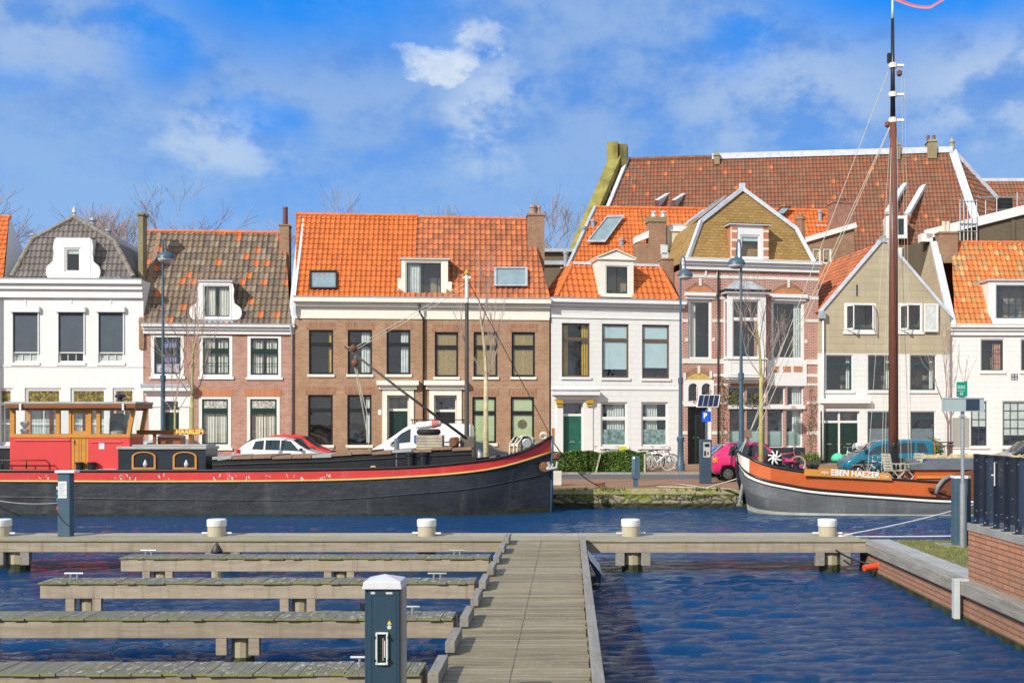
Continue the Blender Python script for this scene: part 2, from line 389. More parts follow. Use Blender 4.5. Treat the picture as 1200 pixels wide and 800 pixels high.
BRICK_CH = brick('chimney_brick', (0.28, 0.13, 0.07), (0.40, 0.22, 0.11), (0.38, 0.30, 0.22))
BRICK_OLD = brick('old_yellow_brick', (0.25, 0.20, 0.10), (0.34, 0.27, 0.14), (0.34, 0.3, 0.2))
BRICK_QUAY = brick('quay_brick', (0.50, 0.20, 0.11), (0.58, 0.27, 0.155), (0.16, 0.105, 0.07), bw=0.43, bh=0.080, ms=0.010, var=0.25)
SHINGLE = brick('ochre_shingles', (0.30, 0.185, 0.055), (0.40, 0.25, 0.085), (0.15, 0.09, 0.03), bw=0.36, bh=0.155, ms=0.010, var=0.15)
GABLE = brick('grey_render_gable', (0.47, 0.405, 0.275), (0.50, 0.435, 0.30), (0.41, 0.35, 0.24), bw=1.3, bh=0.36, ms=0.008, var=0.35)
T_GREY = tiles('grey_roof_tiles', (0.155, 0.133, 0.122), [(0.12, (0.19, 0.165, 0.15))], grime=0.2)
T_MIX = tiles('grey_roof_tiles_with_orange', (0.20, 0.145, 0.10), [(0.105, (0.55, 0.15, 0.04)), (0.15, (0.26, 0.20, 0.14)), (0.14, (0.135, 0.105, 0.085))], grime=0.15)
T_ORANGE = tiles('bright_orange_tiles', (0.58, 0.145, 0.028), [(0.12, (0.50, 0.125, 0.028))], grime=0.42, grimec=(0.32, 0.10, 0.03))
T_OLDOR = tiles('old_orange_tiles', (0.44, 0.14, 0.055), [(0.2, (0.33, 0.11, 0.05)), (0.15, (0.54, 0.17, 0.06))], grime=0.55, grimec=(0.14, 0.075, 0.035))
T_BROWN = tiles('brown_red_tiles', (0.215, 0.098, 0.056), [(0.018, (0.50, 0.15, 0.05)), (0.2, (0.235, 0.075, 0.038)), (0.12, (0.29, 0.09, 0.04))], grime=0.25)
T_MOTT = tiles('mottled_orange_tiles', (0.56, 0.19, 0.05), [(0.2, (0.40, 0.20, 0.08)), (0.15, (0.52, 0.30, 0.12)), (0.18, (0.60, 0.15, 0.035))], grime=0.35, grimec=(0.16, 0.12, 0.06))
RIDGE_OR = paint('orange_ridge_tile', (0.62, 0.16, 0.04), 0.75, 0.25, 5)
RIDGE_GY = paint('grey_ridge_tile', (0.22, 0.20, 0.17), 0.8, 0.25, 6)
STONE = paint('grey_stone', (0.30, 0.29, 0.26), 0.85, 0.2, 3, 0.004)
SANDST = paint('white_stone_band', (0.70, 0.68, 0.62), 0.7, 0.06, 3, dirt=0.1)
MOSSY = paint('mossy_stone', (0.25, 0.22, 0.06), 0.95, 0.35, 1.2, 0.01)

# ------------------------------------------------------------------ ground, road, pavement, far quay
QY = 38.6                                          # the far quay's edge
def ground_mats():
    m, nt = new_mat('quay_paving')
    p = nt.n('ShaderNodeTexCoord').outputs['Object']
    b = nt.n('ShaderNodeTexBrick', {'Vector': p, 'Color1': (0.34, 0.17, 0.085, 1), 'Color2': (0.26, 0.125, 0.065, 1), 'Mortar': (0.2, 0.14, 0.09, 1), 'Scale': 1.0, 'Mortar Size': 0.008, 'Brick Width': 0.21, 'Row Height': 0.1})
    n = nt.noise(nt.vm('MULTIPLY', p, (0.3, 1.0, 1.0)), 0.9, 6, 0.65)
    c = nt.mix(nt.sstep(n, 0.42, 0.7, 0, 0.6), b.outputs[0], (0.25, 0.17, 0.10))
    finish(nt, c, 0.9); MATS['paving'] = m
    m, nt = new_mat('asphalt')
    p = nt.n('ShaderNodeTexCoord').outputs['Object']
    n = nt.noise(p, 0.7, 6, 0.6); f = nt.noise(p, 40, 2)
    c = nt.mix(n, (0.085, 0.085, 0.09), (0.14, 0.14, 0.145)); c = nt.mix(1.0, c, nt.mix(f, (0.8, 0.8, 0.8), (1.2, 1.2, 1.2)), 'MULTIPLY')
    finish(nt, c, 0.9); MATS['asphalt'] = m
    m, nt = new_mat('rough_quay_stone')
    p = nt.n('ShaderNodeTexCoord').outputs['Object']
    w = nt.vm('ADD', p, nt.vm('MULTIPLY', nt.n('ShaderNodeTexNoise', {'Vector': p, 'Scale': 3.0}).outputs[1], (0.25, 0.25, 0.25)))
    vo = nt.n('ShaderNodeTexVoronoi', {'Vector': nt.vm('MULTIPLY', w, (1.6, 1.6, 2.6)), 'Scale': 1.7}, feature='DISTANCE_TO_EDGE')
    vc = nt.n('ShaderNodeTexVoronoi', {'Vector': nt.vm('MULTIPLY', w, (1.6, 1.6, 2.6)), 'Scale': 1.7})
    c = nt.mix(nt.sep(vc.outputs['Color'])[0], (0.16, 0.14, 0.085), (0.30, 0.27, 0.19))
    c = nt.mix(nt.sstep(vo.outputs[0], 0.10, 0.02), c, (0.035, 0.03, 0.02))
    n = nt.noise(p, 1.6, 6, 0.68); z = nt.sep(p)[2]
    c = nt.mix(nt.m('MULTIPLY', nt.sstep(n, 0.46, 0.62), nt.sstep(z, -0.55, -0.2)), c, (0.16, 0.19, 0.025))
    c = nt.mix(nt.sstep(z, -0.42, -0.52), c, (0.028, 0.03, 0.014))
    finish(nt, c, 0.9, vo.outputs[0], 0.12); MATS['quay_stone'] = m
    m, nt = new_mat('mossy_coping')
    p = nt.n('ShaderNodeTexCoord').outputs['Object']
    n = nt.noise(nt.vm('MULTIPLY', p, (0.7, 1, 1)), 1.8, 6, 0.65)
    c = nt.mix(nt.sstep(n, 0.40, 0.60), (0.40, 0.35, 0.22), (0.25, 0.245, 0.05))
    finish(nt, c, 0.9, n, 0.02); MATS['coping'] = m
    m, nt = new_mat('turf_soil')
    p = nt.n('ShaderNodeTexCoord').outputs['Object']
    n = nt.noise(p, 3.0, 6, 0.65)
    finish(nt, nt.mix(nt.sstep(n, 0.35, 0.65), (0.10, 0.115, 0.025), (0.20, 0.15, 0.085)), 0.95, n, 0.03); MATS['turf'] = m
    m, nt = new_mat('far_ground')
    p = nt.n('ShaderNodeTexCoord').outputs['Object']
    finish(nt, nt.mix(nt.noise(p, 0.05, 5), (0.12, 0.10, 0.07), (0.07, 0.08, 0.04)), 0.95); MATS['far_ground'] = m
ground_mats()
def struct(name, mb, **k): return tag(mb.build(name, **k), kind='structure')
b = MB(); b.poly([(-90, QY + 0.46, 0), (90, QY + 0.46, 0), (90, 46, 0), (-90, 46, 0)], MATS['paving']); struct('quay_pavement', b)
b = MB(); b.poly([(-2500, 45.9, -0.004), (2500, 45.9, -0.004), (2500, 4000, -0.004), (-2500, 4000, -0.004)], MATS['far_ground']); struct('ground', b)
b = MB(); b.poly([(-90, 45.6, 0.004), (90, 45.6, 0.004), (90, 49.4, 0.004), (-90, 49.4, 0.004)], MATS['asphalt']); struct('road', b)
b = MB(); b.box(-90, 90, 49.35, 49.5, -0.3, 0.10, STONE); b.box(-90, 90, 49.5, 72, -0.3, 0.094, MATS['paving']); struct('pavement', b)
b = MB()
b.box(-90, 90, QY, QY + 0.46, -0.17, 0.012, MATS['coping'])
struct('quay_coping', b, bevel=0.02)
b = MB(); b.box(-90, 90, QY + 0.03, QY + 0.45, -3.0, -0.172, MATS['quay_stone']); struct('quay_wall', b)

# tufts of grass and weed along the coping
def blades(name, spots, mats, hmin, hmax, w=0.012, kind='stuff', n_each=1, spread=0.03, lean=0.5, parent=None):
    V, Fc = [], []; mi = []
    rnd = random.Random(len(spots))
    for (x, y, z) in spots:
        for _ in range(n_each):
            a = rnd.uniform(0, 6.283); h = rnd.uniform(hmin, hmax); l = rnd.uniform(0, lean) * h; b_ = rnd.uniform(0, 6.283)
            x0, y0 = x + rnd.gauss(0, spread), y + rnd.gauss(0, spread)
            k = len(V); dx, dy = w * math.cos(a), w * math.sin(a)
            V += [(x0 - dx, y0 - dy, z), (x0 + dx, y0 + dy, z), (x0 + l * math.cos(b_), y0 + l * math.sin(b_), z + h)]
            Fc.append((k, k + 1, k + 2)); mi.append(rnd.randrange(len(mats)))
    me = bpy.data.meshes.new(name); me.from_pydata(V, [], Fc)
    for m in mats: me.materials.append(m)
    me.polygons.foreach_set('material_index', mi)
    o = bpy.data.objects.new(name, me); col.objects.link(o)
    if kind: o['kind'] = kind
    if parent: o.parent = parent
    return o
G1 = paint('grass_green', (0.14, 0.19, 0.025), 0.8, 0.2); G2 = paint('grass_yellow', (0.26, 0.24, 0.075), 0.8, 0.2); G3 = paint('grass_dark', (0.045, 0.085, 0.015), 0.8, 0.2)
rr = random.Random(3)
sp = []
for _ in range(420):
    x = rr.uniform(-0.3, 7.5); c = math.sin(x * 1.7) + 0.8 * math.sin(x * 4.1 + 1)
    if c + rr.gauss(0, 0.6) + (0.6 if x > 4 else 0) > 0.5: sp.append((x, QY - 0.01 + rr.uniform(-0.05, 0.1), rr.choice((-0.02, -0.19, -0.2, -0.27)) if rr.random() < 0.7 else 0.0))
blades('quay_weeds', sp, [G1, G3, G1, G2], 0.04, 0.14, 0.02, n_each=5, spread=0.05, lean=1.0)

# ------------------------------------------------------------------ water
def make_water():
    rs = np.random.RandomState(5)
    ys = [5.0]
    while ys[-1] < QY - 0.2:
        y = ys[-1]; ys.append(y + max(0.024, min(0.085, 0.024 * (y / 9.0) ** 1.3)))
    ys = np.array([-300.0, -60.0, -10.0] + ys + [QY + 0.2])
    ts = np.linspace(-0.62, 0.52, 640)
    ts = np.concatenate([[-12.0, -3.0, -1.2], ts, [1.1, 3.0, 12.0]])
    Yc = np.maximum(ys, 5.0)
    Xg = ts[None, :] * np.maximum(Yc, 12)[:, None]; Yg = np.repeat(ys[:, None], len(ts), 1)
    Zg = np.zeros_like(Xg)
    gust = np.zeros_like(Xg); dyr = np.gradient(ys)[:, None]
    for _ in range(7):
        a = rs.uniform(0, 6.28); k = rs.uniform(0.15, 0.7); gust += np.sin(k * (Xg * np.cos(a) * 0.7 + Yg * np.sin(a)) + rs.uniform(0, 6.28))
    gust = np.clip(1.0 + 0.22 * gust, 0.45, 1.7)
    for i in range(150):
        lam = 0.11 * (0.95 / 0.11) ** (rs.rand() ** 1.1)
        a = rad(-90 + 8) + rs.normal(0, 0.50)
        k = 2 * math.pi / lam
        slope = 0.019 * (0.75 if lam > 0.6 else 1.0)
        ph = k * (0.62 * Xg * math.cos(a) + Yg * math.sin(a)) + rs.uniform(0, 6.28)
        s = np.sin(ph)
        Zg += np.clip((lam / dyr - 2.5) / 3.0, 0, 1) * slope / k * (s + 0.18 * np.cos(2 * ph))
    far = np.clip((np.abs(Xg / np.maximum(Yc, 12)[:, None]) - 0.5) / 0.3, 0, 1)
    Zg = WATER + Zg * gust * (1 - far)
    nr, nc = Xg.shape
    V = np.stack([Xg, Yg, Zg], -1).reshape(-1, 3)
    idx = np.arange(nr * nc).reshape(nr, nc)
    q = np.stack([idx[:-1, :-1], idx[:-1, 1:], idx[1:, 1:], idx[1:, :-1]], -1).reshape(-1, 4)
    me = bpy.data.meshes.new('water')
    me.vertices.add(len(V)); me.vertices.foreach_set('co', V.ravel())
    me.loops.add(q.size); me.loops.foreach_set('vertex_index', q.ravel())
    me.polygons.add(len(q)); me.polygons.foreach_set('loop_start', np.arange(0, q.size, 4))
    me.polygons.foreach_set('use_smooth', np.ones(len(q), bool)); me.update(); me.validate()
    m, nt = new_mat('canal_water')
    p = nt.n('ShaderNodeTexCoord').outputs['Object']
    n = nt.noise(nt.vm('MULTIPLY', p, (2.3, 6.0, 1.0)), 1.0, 8, 0.72)
    b = finish(nt, (0.003, 0.052, 0.160), 0.05, n, 0.16)
    nt.set(b, 'IOR', 1.33)
    me.materials.append(m)
    o = bpy.data.objects.new('water', me); col.objects.link(o); o['kind'] = 'structure'
make_water()
b = MB(); b.poly([(-300, -300, -3.0), (300, -300, -3.0), (300, QY + 0.2, -3.0), (-300, QY + 0.2, -3.0)], paint('canal_bed', (0.02, 0.025, 0.02), 0.9)); struct('canal_bed', b)

# ------------------------------------------------------------------ house toolkit
class House:
    def __init__(s, name, label, pxl, Y0, deg, cat='house'):
        s.ox, s.oy = X(pxl, Y0), Y0; s.th = rad(deg); s.c, s.s = math.cos(s.th), math.sin(s.th)
        s.root = thing(name, label, cat, (s.ox, s.oy, 0), s.th); s.holes = []
    def uz(s, px, py, v=0.0):
        dx, dz = (px - CX) / F, (CY - py) / F
        t = (v + (-s.s * s.ox + s.c * s.oy)) / (-s.s * dx + s.c)
        return (t * dx - s.ox) * s.c + (t - s.oy) * s.s, CZ + t * dz
    def p(s, px, py, v=0.0):
        u, z = s.uz(px, py, v); return Vector((u, v, z))
    def u(s, px, v=0.0): return s.uz(px, 400, v)[0]
    def z(s, py, v=0.0, px=None): return s.uz(px if px is not None else s.pm, py, v)[1]
    def rect(s, x0, y0, x1, y1, v=0.0):
        ua, za = s.uz(x0, y0, v); ub, zb = s.uz(x1, y1, v)
        zc = s.uz((x0 + x1) / 2, y0, v)[1]; zd = s.uz((x0 + x1) / 2, y1, v)[1]
        return ua, zd, ub, zc                       # u0, z0, u1, z1
    def bx(s, mb, x0, y0, x1, y1, v0, v1, m):
        u0, z0, u1, z1 = s.rect(x0, y0, x1, y1, v0); mb.box(u0, u1, v0, v1, z0, z1, m); return s

def ring(mb, u0, z0, u1, z1, w, v0, v1, m, wb=None, wt=None):
    wb = w if wb is None else wb; wt = w if wt is None else wt
    mb.box(u0, u0 + w, v0, v1, z0, z1, m); mb.box(u1 - w, u1, v0, v1, z0, z1, m)
    mb.box(u0 + w, u1 - w, v0, v1, z0, z0 + wb, m); mb.box(u0 + w, u1 - w, v0, v1, z1 - wt, z1, m)
def curtain(u0, u1, z0, z1, v, m, parent, name='curtain', folds=None, amp=0.035):
    mb = MB(); n = max(8, int((u1 - u0) / 0.03)); folds = folds or max(2, (u1 - u0) / 0.13); ph = random.uniform(0, 6)
    vs_ = []
    for i in range(n + 1):
        t = i / n; o = amp * math.sin(t * folds * 6.283 + ph) + 0.4 * amp * math.sin(t * folds * 14.1 + 2 * ph)
        vs_ += [(u0 + t * (u1 - u0), v + o, z0), (u0 + t * (u1 - u0), v + o * 0.7, z1)]
    mb.add(vs_, [(2 * i, 2 * i + 2, 2 * i + 3, 2 * i + 1) for i in range(n)], m)
    return mb.build(name, parent, smooth=True, fixn=False)
def win(H, x0, y0, x1, y1, rec=0.10, fw=0.055, fm=None, sash=None, sw=0.045, transom=None, cols=1, rows=1, tcols=1, content=(), parent=None,
        v=0.0, sill=0.06, hole=True, thick=0.0, room=1.0, pane=None, tpane=None, sillm=None, mw=0.028, uz=None, fb=None, ft=None):
    """a window in the opening given by photo pixels on the facade plane; parent None makes it a part of the house, else its pieces join that part"""
    fm = fm or WHITE; sash = sash or GREEN; pane = pane or GLASS
    u0, z0, u1, z1 = uz or H.rect(x0, y0, x1, y1, v)
    if hole: H.holes.append((u0, z0, u1, z1, rec + 0.11))
    e = 0.004; a = v + rec
    mb = MB(); ring(mb, u0 + e, z0 + e, u1 - e, z1 - e, fw, a, a + 0.09, fm, fb, ft)
    i0, j0, i1, j1 = u0 + e + fw, z0 + e + (fw if fb is None else fb), u1 - e - fw, z1 - e - (fw if ft is None else ft)
    zt = j1
    if transom:
        zt = j1 - (j1 - j0) * transom
        mb.box(i0 + 0.002, i1 - 0.002, a + 0.012, a + 0.075, zt - sw * 0.7, zt + sw * 0.7, sash)
        ring(mb, i0 + .001, zt + sw * 0.7 + .001, i1 - .001, j1 - .001, sw, a + 0.02, a + 0.065, sash)
        for k in range(1, tcols):
            c = i0 + (i1 - i0) * k / tcols; mb.box(c - mw / 2, c + mw / 2, a + 0.024, a + 0.06, zt + sw * 1.7 + .002, j1 - sw - .002, sash)
        zt -= sw * 0.7
    ring(mb, i0 + .001, j0 + .001, i1 - .001, zt - .001, sw, a + 0.022, a + 0.062, sash)
    for k in range(1, cols):
        c = i0 + (i1 - i0) * k / cols; mb.box(c - mw / 2, c + mw / 2, a + 0.026, a + 0.058, j0 + sw, zt - sw - .002, sash)
    for k in range(1, rows):
        c = j0 + (zt - j0) * k / rows; mb.box(i0 + sw, i1 - sw, a + 0.0285, a + 0.056, c - mw / 2, c + mw / 2, sash)
    own = parent is None
    w = mb.build('window' if own else 'window_frame', H.root if own else parent)
    ch = w if own else parent
    g = MB(); q = a + 0.045
    if transom and tpane:
        g.poly([(i0, q, j0), (i1, q, j0), (i1, q, zt), (i0, q, zt)], pane); g.poly([(i0, q, zt + .002), (i1, q, zt + .002), (i1, q, j1), (i0, q, j1)], tpane)
    else: g.poly([(i0, q, j0), (i1, q, j0), (i1, q, j1), (i0, q, j1)], pane)
    g.build('pane', ch, fixn=False)
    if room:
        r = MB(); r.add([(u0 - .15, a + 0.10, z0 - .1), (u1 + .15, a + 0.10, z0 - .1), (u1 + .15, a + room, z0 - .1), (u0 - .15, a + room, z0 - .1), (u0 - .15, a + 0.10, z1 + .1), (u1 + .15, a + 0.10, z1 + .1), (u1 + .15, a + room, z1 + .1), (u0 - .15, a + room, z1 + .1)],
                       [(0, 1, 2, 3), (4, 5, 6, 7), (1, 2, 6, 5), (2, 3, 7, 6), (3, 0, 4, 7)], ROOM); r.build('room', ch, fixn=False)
    cv = a + 0.19
    for cc in content:
        k, m, f = cc[0], cc[1], cc[2]
        if k == 'left': curtain(i0 - .03, i0 + (i1 - i0) * f, j0, j1, cv, m, ch)
        elif k == 'right': curtain(i1 - (i1 - i0) * f, i1 + .03, j0, j1, cv, m, ch)
        elif k == 'sides':
            curtain(i0 - .03, i0 + (i1 - i0) * f, j0, j1, cv, m, ch); curtain(i1 - (i1 - i0) * f, i1 + .03, j0, j1, cv, m, ch)
        elif k == 'full': curtain(i0 - .03, i1 + .03, j0, j0 + (j1 - j0) * f, cv, m, ch)
        elif k == 'mid': curtain(i0 + (i1 - i0) * cc[3], i0 + (i1 - i0) * cc[4], j0, j0 + (j1 - j0) * f, cv + .06, m, ch)
        elif k == 'blind':
            bb = MB(); zb = j1 - (j1 - j0) * f; bb.box(i0 + .01, i1 - .01, a + 0.085, a + 0.095, zb, j1, m); bb.box(i0 + .01, i1 - .01, a + 0.078, a + 0.10, zb - .03, zb, m); bb.build('blind', ch)
        elif k == 'low':
            bb = MB(); bb.box(i0, i1, a + 0.075, a + 0.08, j0, j0 + (j1 - j0) * f, m); bb.build('frosted_film', ch)
        elif k == 'slat':
            bb = MB(); n = int((j1 - j0) * f / 0.06)
            for t in range(n):
                zz = j1 - 0.06 * (t + 1); bb.box(i0 + .01, i1 - .01, a + 0.09, a + 0.10 + 0.008 * (t % 2), zz, zz + 0.055, m)
            bb.box((i0 + i1) / 2 - .03, (i0 + i1) / 2 + .03, a + 0.08, a + 0.09, j1 - 0.06 * n, j1, paint('blind_tape', (0.45, 0.3, 0.1), 0.8)); bb.build('blind', ch)
    if sill:
        sb = MB(); sb.box(u0 - 0.07, u1 + 0.07, v - 0.07, v + rec, z0 - sill - .06, z0 - .002 if not own else z0 + .0, sillm or WHITE); sb.build('sill', ch)
    return w, (u0, z0, u1, z1)
def wall(H, u0, u1, z0, z1, m, depth=8.0, name='wall', gable=None, back=True, sidem=None, v=0.0):
    us = sorted({u0, u1, *[h[0] for h in H.holes], *[h[2] for h in H.holes]}); zs = sorted({z0, z1, *[h[1] for h in H.holes], *[h[3] for h in H.holes]})
    us = [a for a in us if u0 - 1e-6 <= a <= u1 + 1e-6]; zs = [a for a in zs if z0 - 1e-6 <= a <= z1 + 1e-6]
    mb = MB()
    for i in range(len(us) - 1):
        for j in range(len(zs) - 1):
            cu, cz = (us[i] + us[i + 1]) / 2, (zs[j] + zs[j + 1]) / 2
            if any(h[0] < cu < h[2] and h[1] < cz < h[3] for h in H.holes): continue
            mb.poly([(us[i], v, zs[j]), (us[i + 1], v, zs[j]), (us[i + 1], v, zs[j + 1]), (us[i], v, zs[j + 1])], m)
    for (a, b_, c, d, r) in H.holes:
        if c < u0 or a > u1 or d < z0 or b_ > z1: continue
        b2, d2 = max(b_, z0), min(d, z1)
        mb.add([(a, v, b2), (c, v, b2), (c, v, d2), (a, v, d2), (a, v + r, b2), (c, v + r, b2), (c, v + r, d2), (a, v + r, d2)], [(0, 1, 5, 4), (1, 2, 6, 5), (2, 3, 7, 6), (3, 0, 4, 7)], m)
    if back:
        s_ = sidem or m
        mb.poly([(u0, v, z0), (u0, depth, z0), (u0, depth, z1), (u0, v, z1)], s_); mb.poly([(u1, v, z0), (u1, depth, z0), (u1, depth, z1), (u1, v, z1)], s_)
        mb.poly([(u0, depth, z0), (u1, depth, z0), (u1, depth, z1), (u0, depth, z1)], s_)
    if gable: mb.poly(gable, m)
    return mb.build(name, H.root, fixn=False)
def cornice(H, u0, u1, z0, z1, proj, m, name='cornice', steps=((0.0, 0.45, 0.35), (0.45, 0.75, 0.65), (0.75, 1.0, 1.0)), parent=None, gutter=None, v=0.0):
    mb = MB(); h = z1 - z0
    for i, (a, b_, f) in enumerate(steps):
        mb.box(u0 - 0.02 * i, u1 + 0.02 * i, v - proj * f, v + 0.05 + 0.01 * i, z0 + h * a, z0 + h * b_ - (.001 if i < len(steps) - 1 else 0), m)
    if gutter: mb.box(u0 - .05, u1 + .05, v - proj * 1.05, v - proj * 0.4, z1 + .001, z1 + 0.05, gutter)
    return mb.build(name, parent or H.root)
def tile_poly(name, parent, pts, m, tw=0.25, th=0.33, amp=0.035, sub=6, lift=0.042, base=True):
    """a tiled roof plane: convex polygon pts (local metres, first edge along the eaves), S-tiles modelled as waves with stepped courses"""
    p = [Vector(q) for q in pts]
    e1 = (p[1] - p[0]).normalized(); nrm = Vector((0, 0, 0))
    for i in range(len(p)): nrm += p[i].cross(p[(i + 1) % len(p)])
    nrm.normalize(); nrm = nrm if nrm.z > 0 else -nrm
    if nrm.z < 0.05 and nrm.y > 0: nrm = -nrm
    e2 = nrm.cross(e1)
    if e2.z < 0: e2 = -e2
    A = [(q - p[0]).dot(e1) for q in p]; B = [(q - p[0]).dot(e2) for q in p]
    a0, a1, b0, b1 = min(A), max(A), min(B), max(B)
    nc = int((a1 - a0) / tw * sub) + 2; nr = int((b1 - b0) / th) + 1
    V, Fc, UV = [], [], []
    for r in range(nr):
        for k in (0, 1):
            s_ = b0 + (r + k) * th - (0.0 if k == 0 else 0.004)
            for i in range(nc):
                a = a0 + i * tw / sub; t = (i % sub) / sub
                w = amp * (0.5 + 0.5 * math.cos(6.283 * t)) ** 1.4
                h = w + (lift if k == 0 else 0.004) + 0.01
                V.append(p[0] + e1 * a + e2 * s_ + nrm * h); UV.append(((a - a0) / tw + 1e-3, r + 0.02 + 0.96 * k))
    uvs = []
    for r in range(nr):
        for i in range(nc - 1):
            q = (2 * r * nc + i, 2 * r * nc + i + 1, (2 * r + 1) * nc + i + 1, (2 * r + 1) * nc + i); Fc.append(q)
            uu = int(i / sub) + 0.5; uvs += [(uu, r + .1), (uu, r + .1), (uu, r + .9), (uu, r + .9)]
            if r < nr - 1:
                q = ((2 * r + 1) * nc + i, (2 * r + 1) * nc + i + 1, (2 * r + 2) * nc + i + 1, (2 * r + 2) * nc + i); Fc.append(q); uvs += [(uu, r + .95)] * 4
    # the lip under the lowest course
    me = bpy.data.meshes.new(name); me.from_pydata(V, [], Fc); ul = me.uv_layers.new(name='tiles')
    ul.data.foreach_set('uv', [c for t in uvs for c in t])
    me.materials.append(m)
    bm = bmesh.new(); bm.from_mesh(me)
    cen = sum(p, Vector()) / len(p)
    for i in range(len(p)):
        q, q2 = p[i], p[(i + 1) % len(p)]; no = (q2 - q).cross(nrm).normalized()
        if (cen - q).dot(no) > 0: no = -no
        bmesh.ops.bisect_plane(bm, geom=bm.verts[:] + bm.edges[:] + bm.faces[:], plane_co=q, plane_no=no, clear_outer=True)
    if False and base:
        uvl = bm.loops.layers.uv.active
        f = bm.faces.new([bm.verts.new(q - nrm * 0.01) for q in p])
        for l in f.loops: l[uvl].uv = (0.5, 0.5)
    bm.normal_update(); bm.to_mesh(me); bm.free()
    o = bpy.data.objects.new(name, me); col.objects.link(o); o.parent = parent
    return o
def ridge(name, parent, a, b, m, r=0.10, seg=0.4, lift=0.03):
    a, b = Vector(a), Vector(b); d = b - a; n = max(1, int(d.length / seg)); mb = MB()
    for i in range(n):
        q0 = a + d * (i / n) + Vector((0, 0, lift)); q1 = a + d * ((i + 1.06) / n) + Vector((0, 0, lift))
        mb.tube([q0, q1], [r * 1.08, r * 0.94], m, 8)
    return mb.build(name, parent)
def chimney(parent, x0, x1, y0, y1, z0, z1, m, name='chimney', cap=0.06, pots=(), potm=None, capm=None, poth=0.35):
    mb = MB(); mb.box(x0, x1, y0, y1, z0, z1 - cap * 2, m); mb.box(x0 - cap, x1 + cap, y0 - cap, y1 + cap, z1 - cap * 2 + .001, z1, capm or m)
    o = mb.build(name, parent)
    for (px, py, r) in pots:
        q = MB(); q.lathe([(r, 0), (r * 0.9, poth * 0.7), (r * 1.15, poth * 0.75), (r * 1.1, poth)], (px, py, z1), potm or RIDGE_OR, 10); q.build('chimney_pot', o)
    return o
def skylight(H, quad, parent, fm=None, th=0.07, off=0.15):
    """quad = four local points on the roof plane, bottom-left first, counter-clockwise"""
    q = [Vector(a) for a in quad]; n = (q[1] - q[0]).cross(q[3] - q[0]).normalized()
    if n.y > 0 and n.z < 0: n = -n
    if n.z < 0: n = -n
    q = [a + n * off for a in q]; c = sum(q, Vector()) / 4
    mb = MB()
    inn = [a + (c - a) * 0.14 for a in q]
    for i in range(4):
        j = (i + 1) % 4; mb.prism([q[i], q[j], inn[j], inn[i]], n * th, fm or LEAD)
    o = mb.build('skylight', parent)
    g = MB(); g.poly([a + n * th * 0.5 for a in inn], GLASS); g.poly([a - n * 0.004 for a in inn], paint('skylight_blind', (0.25, 0.34, 0.40), 0.8)); g.build('pane', o, fixn=False)
    return o
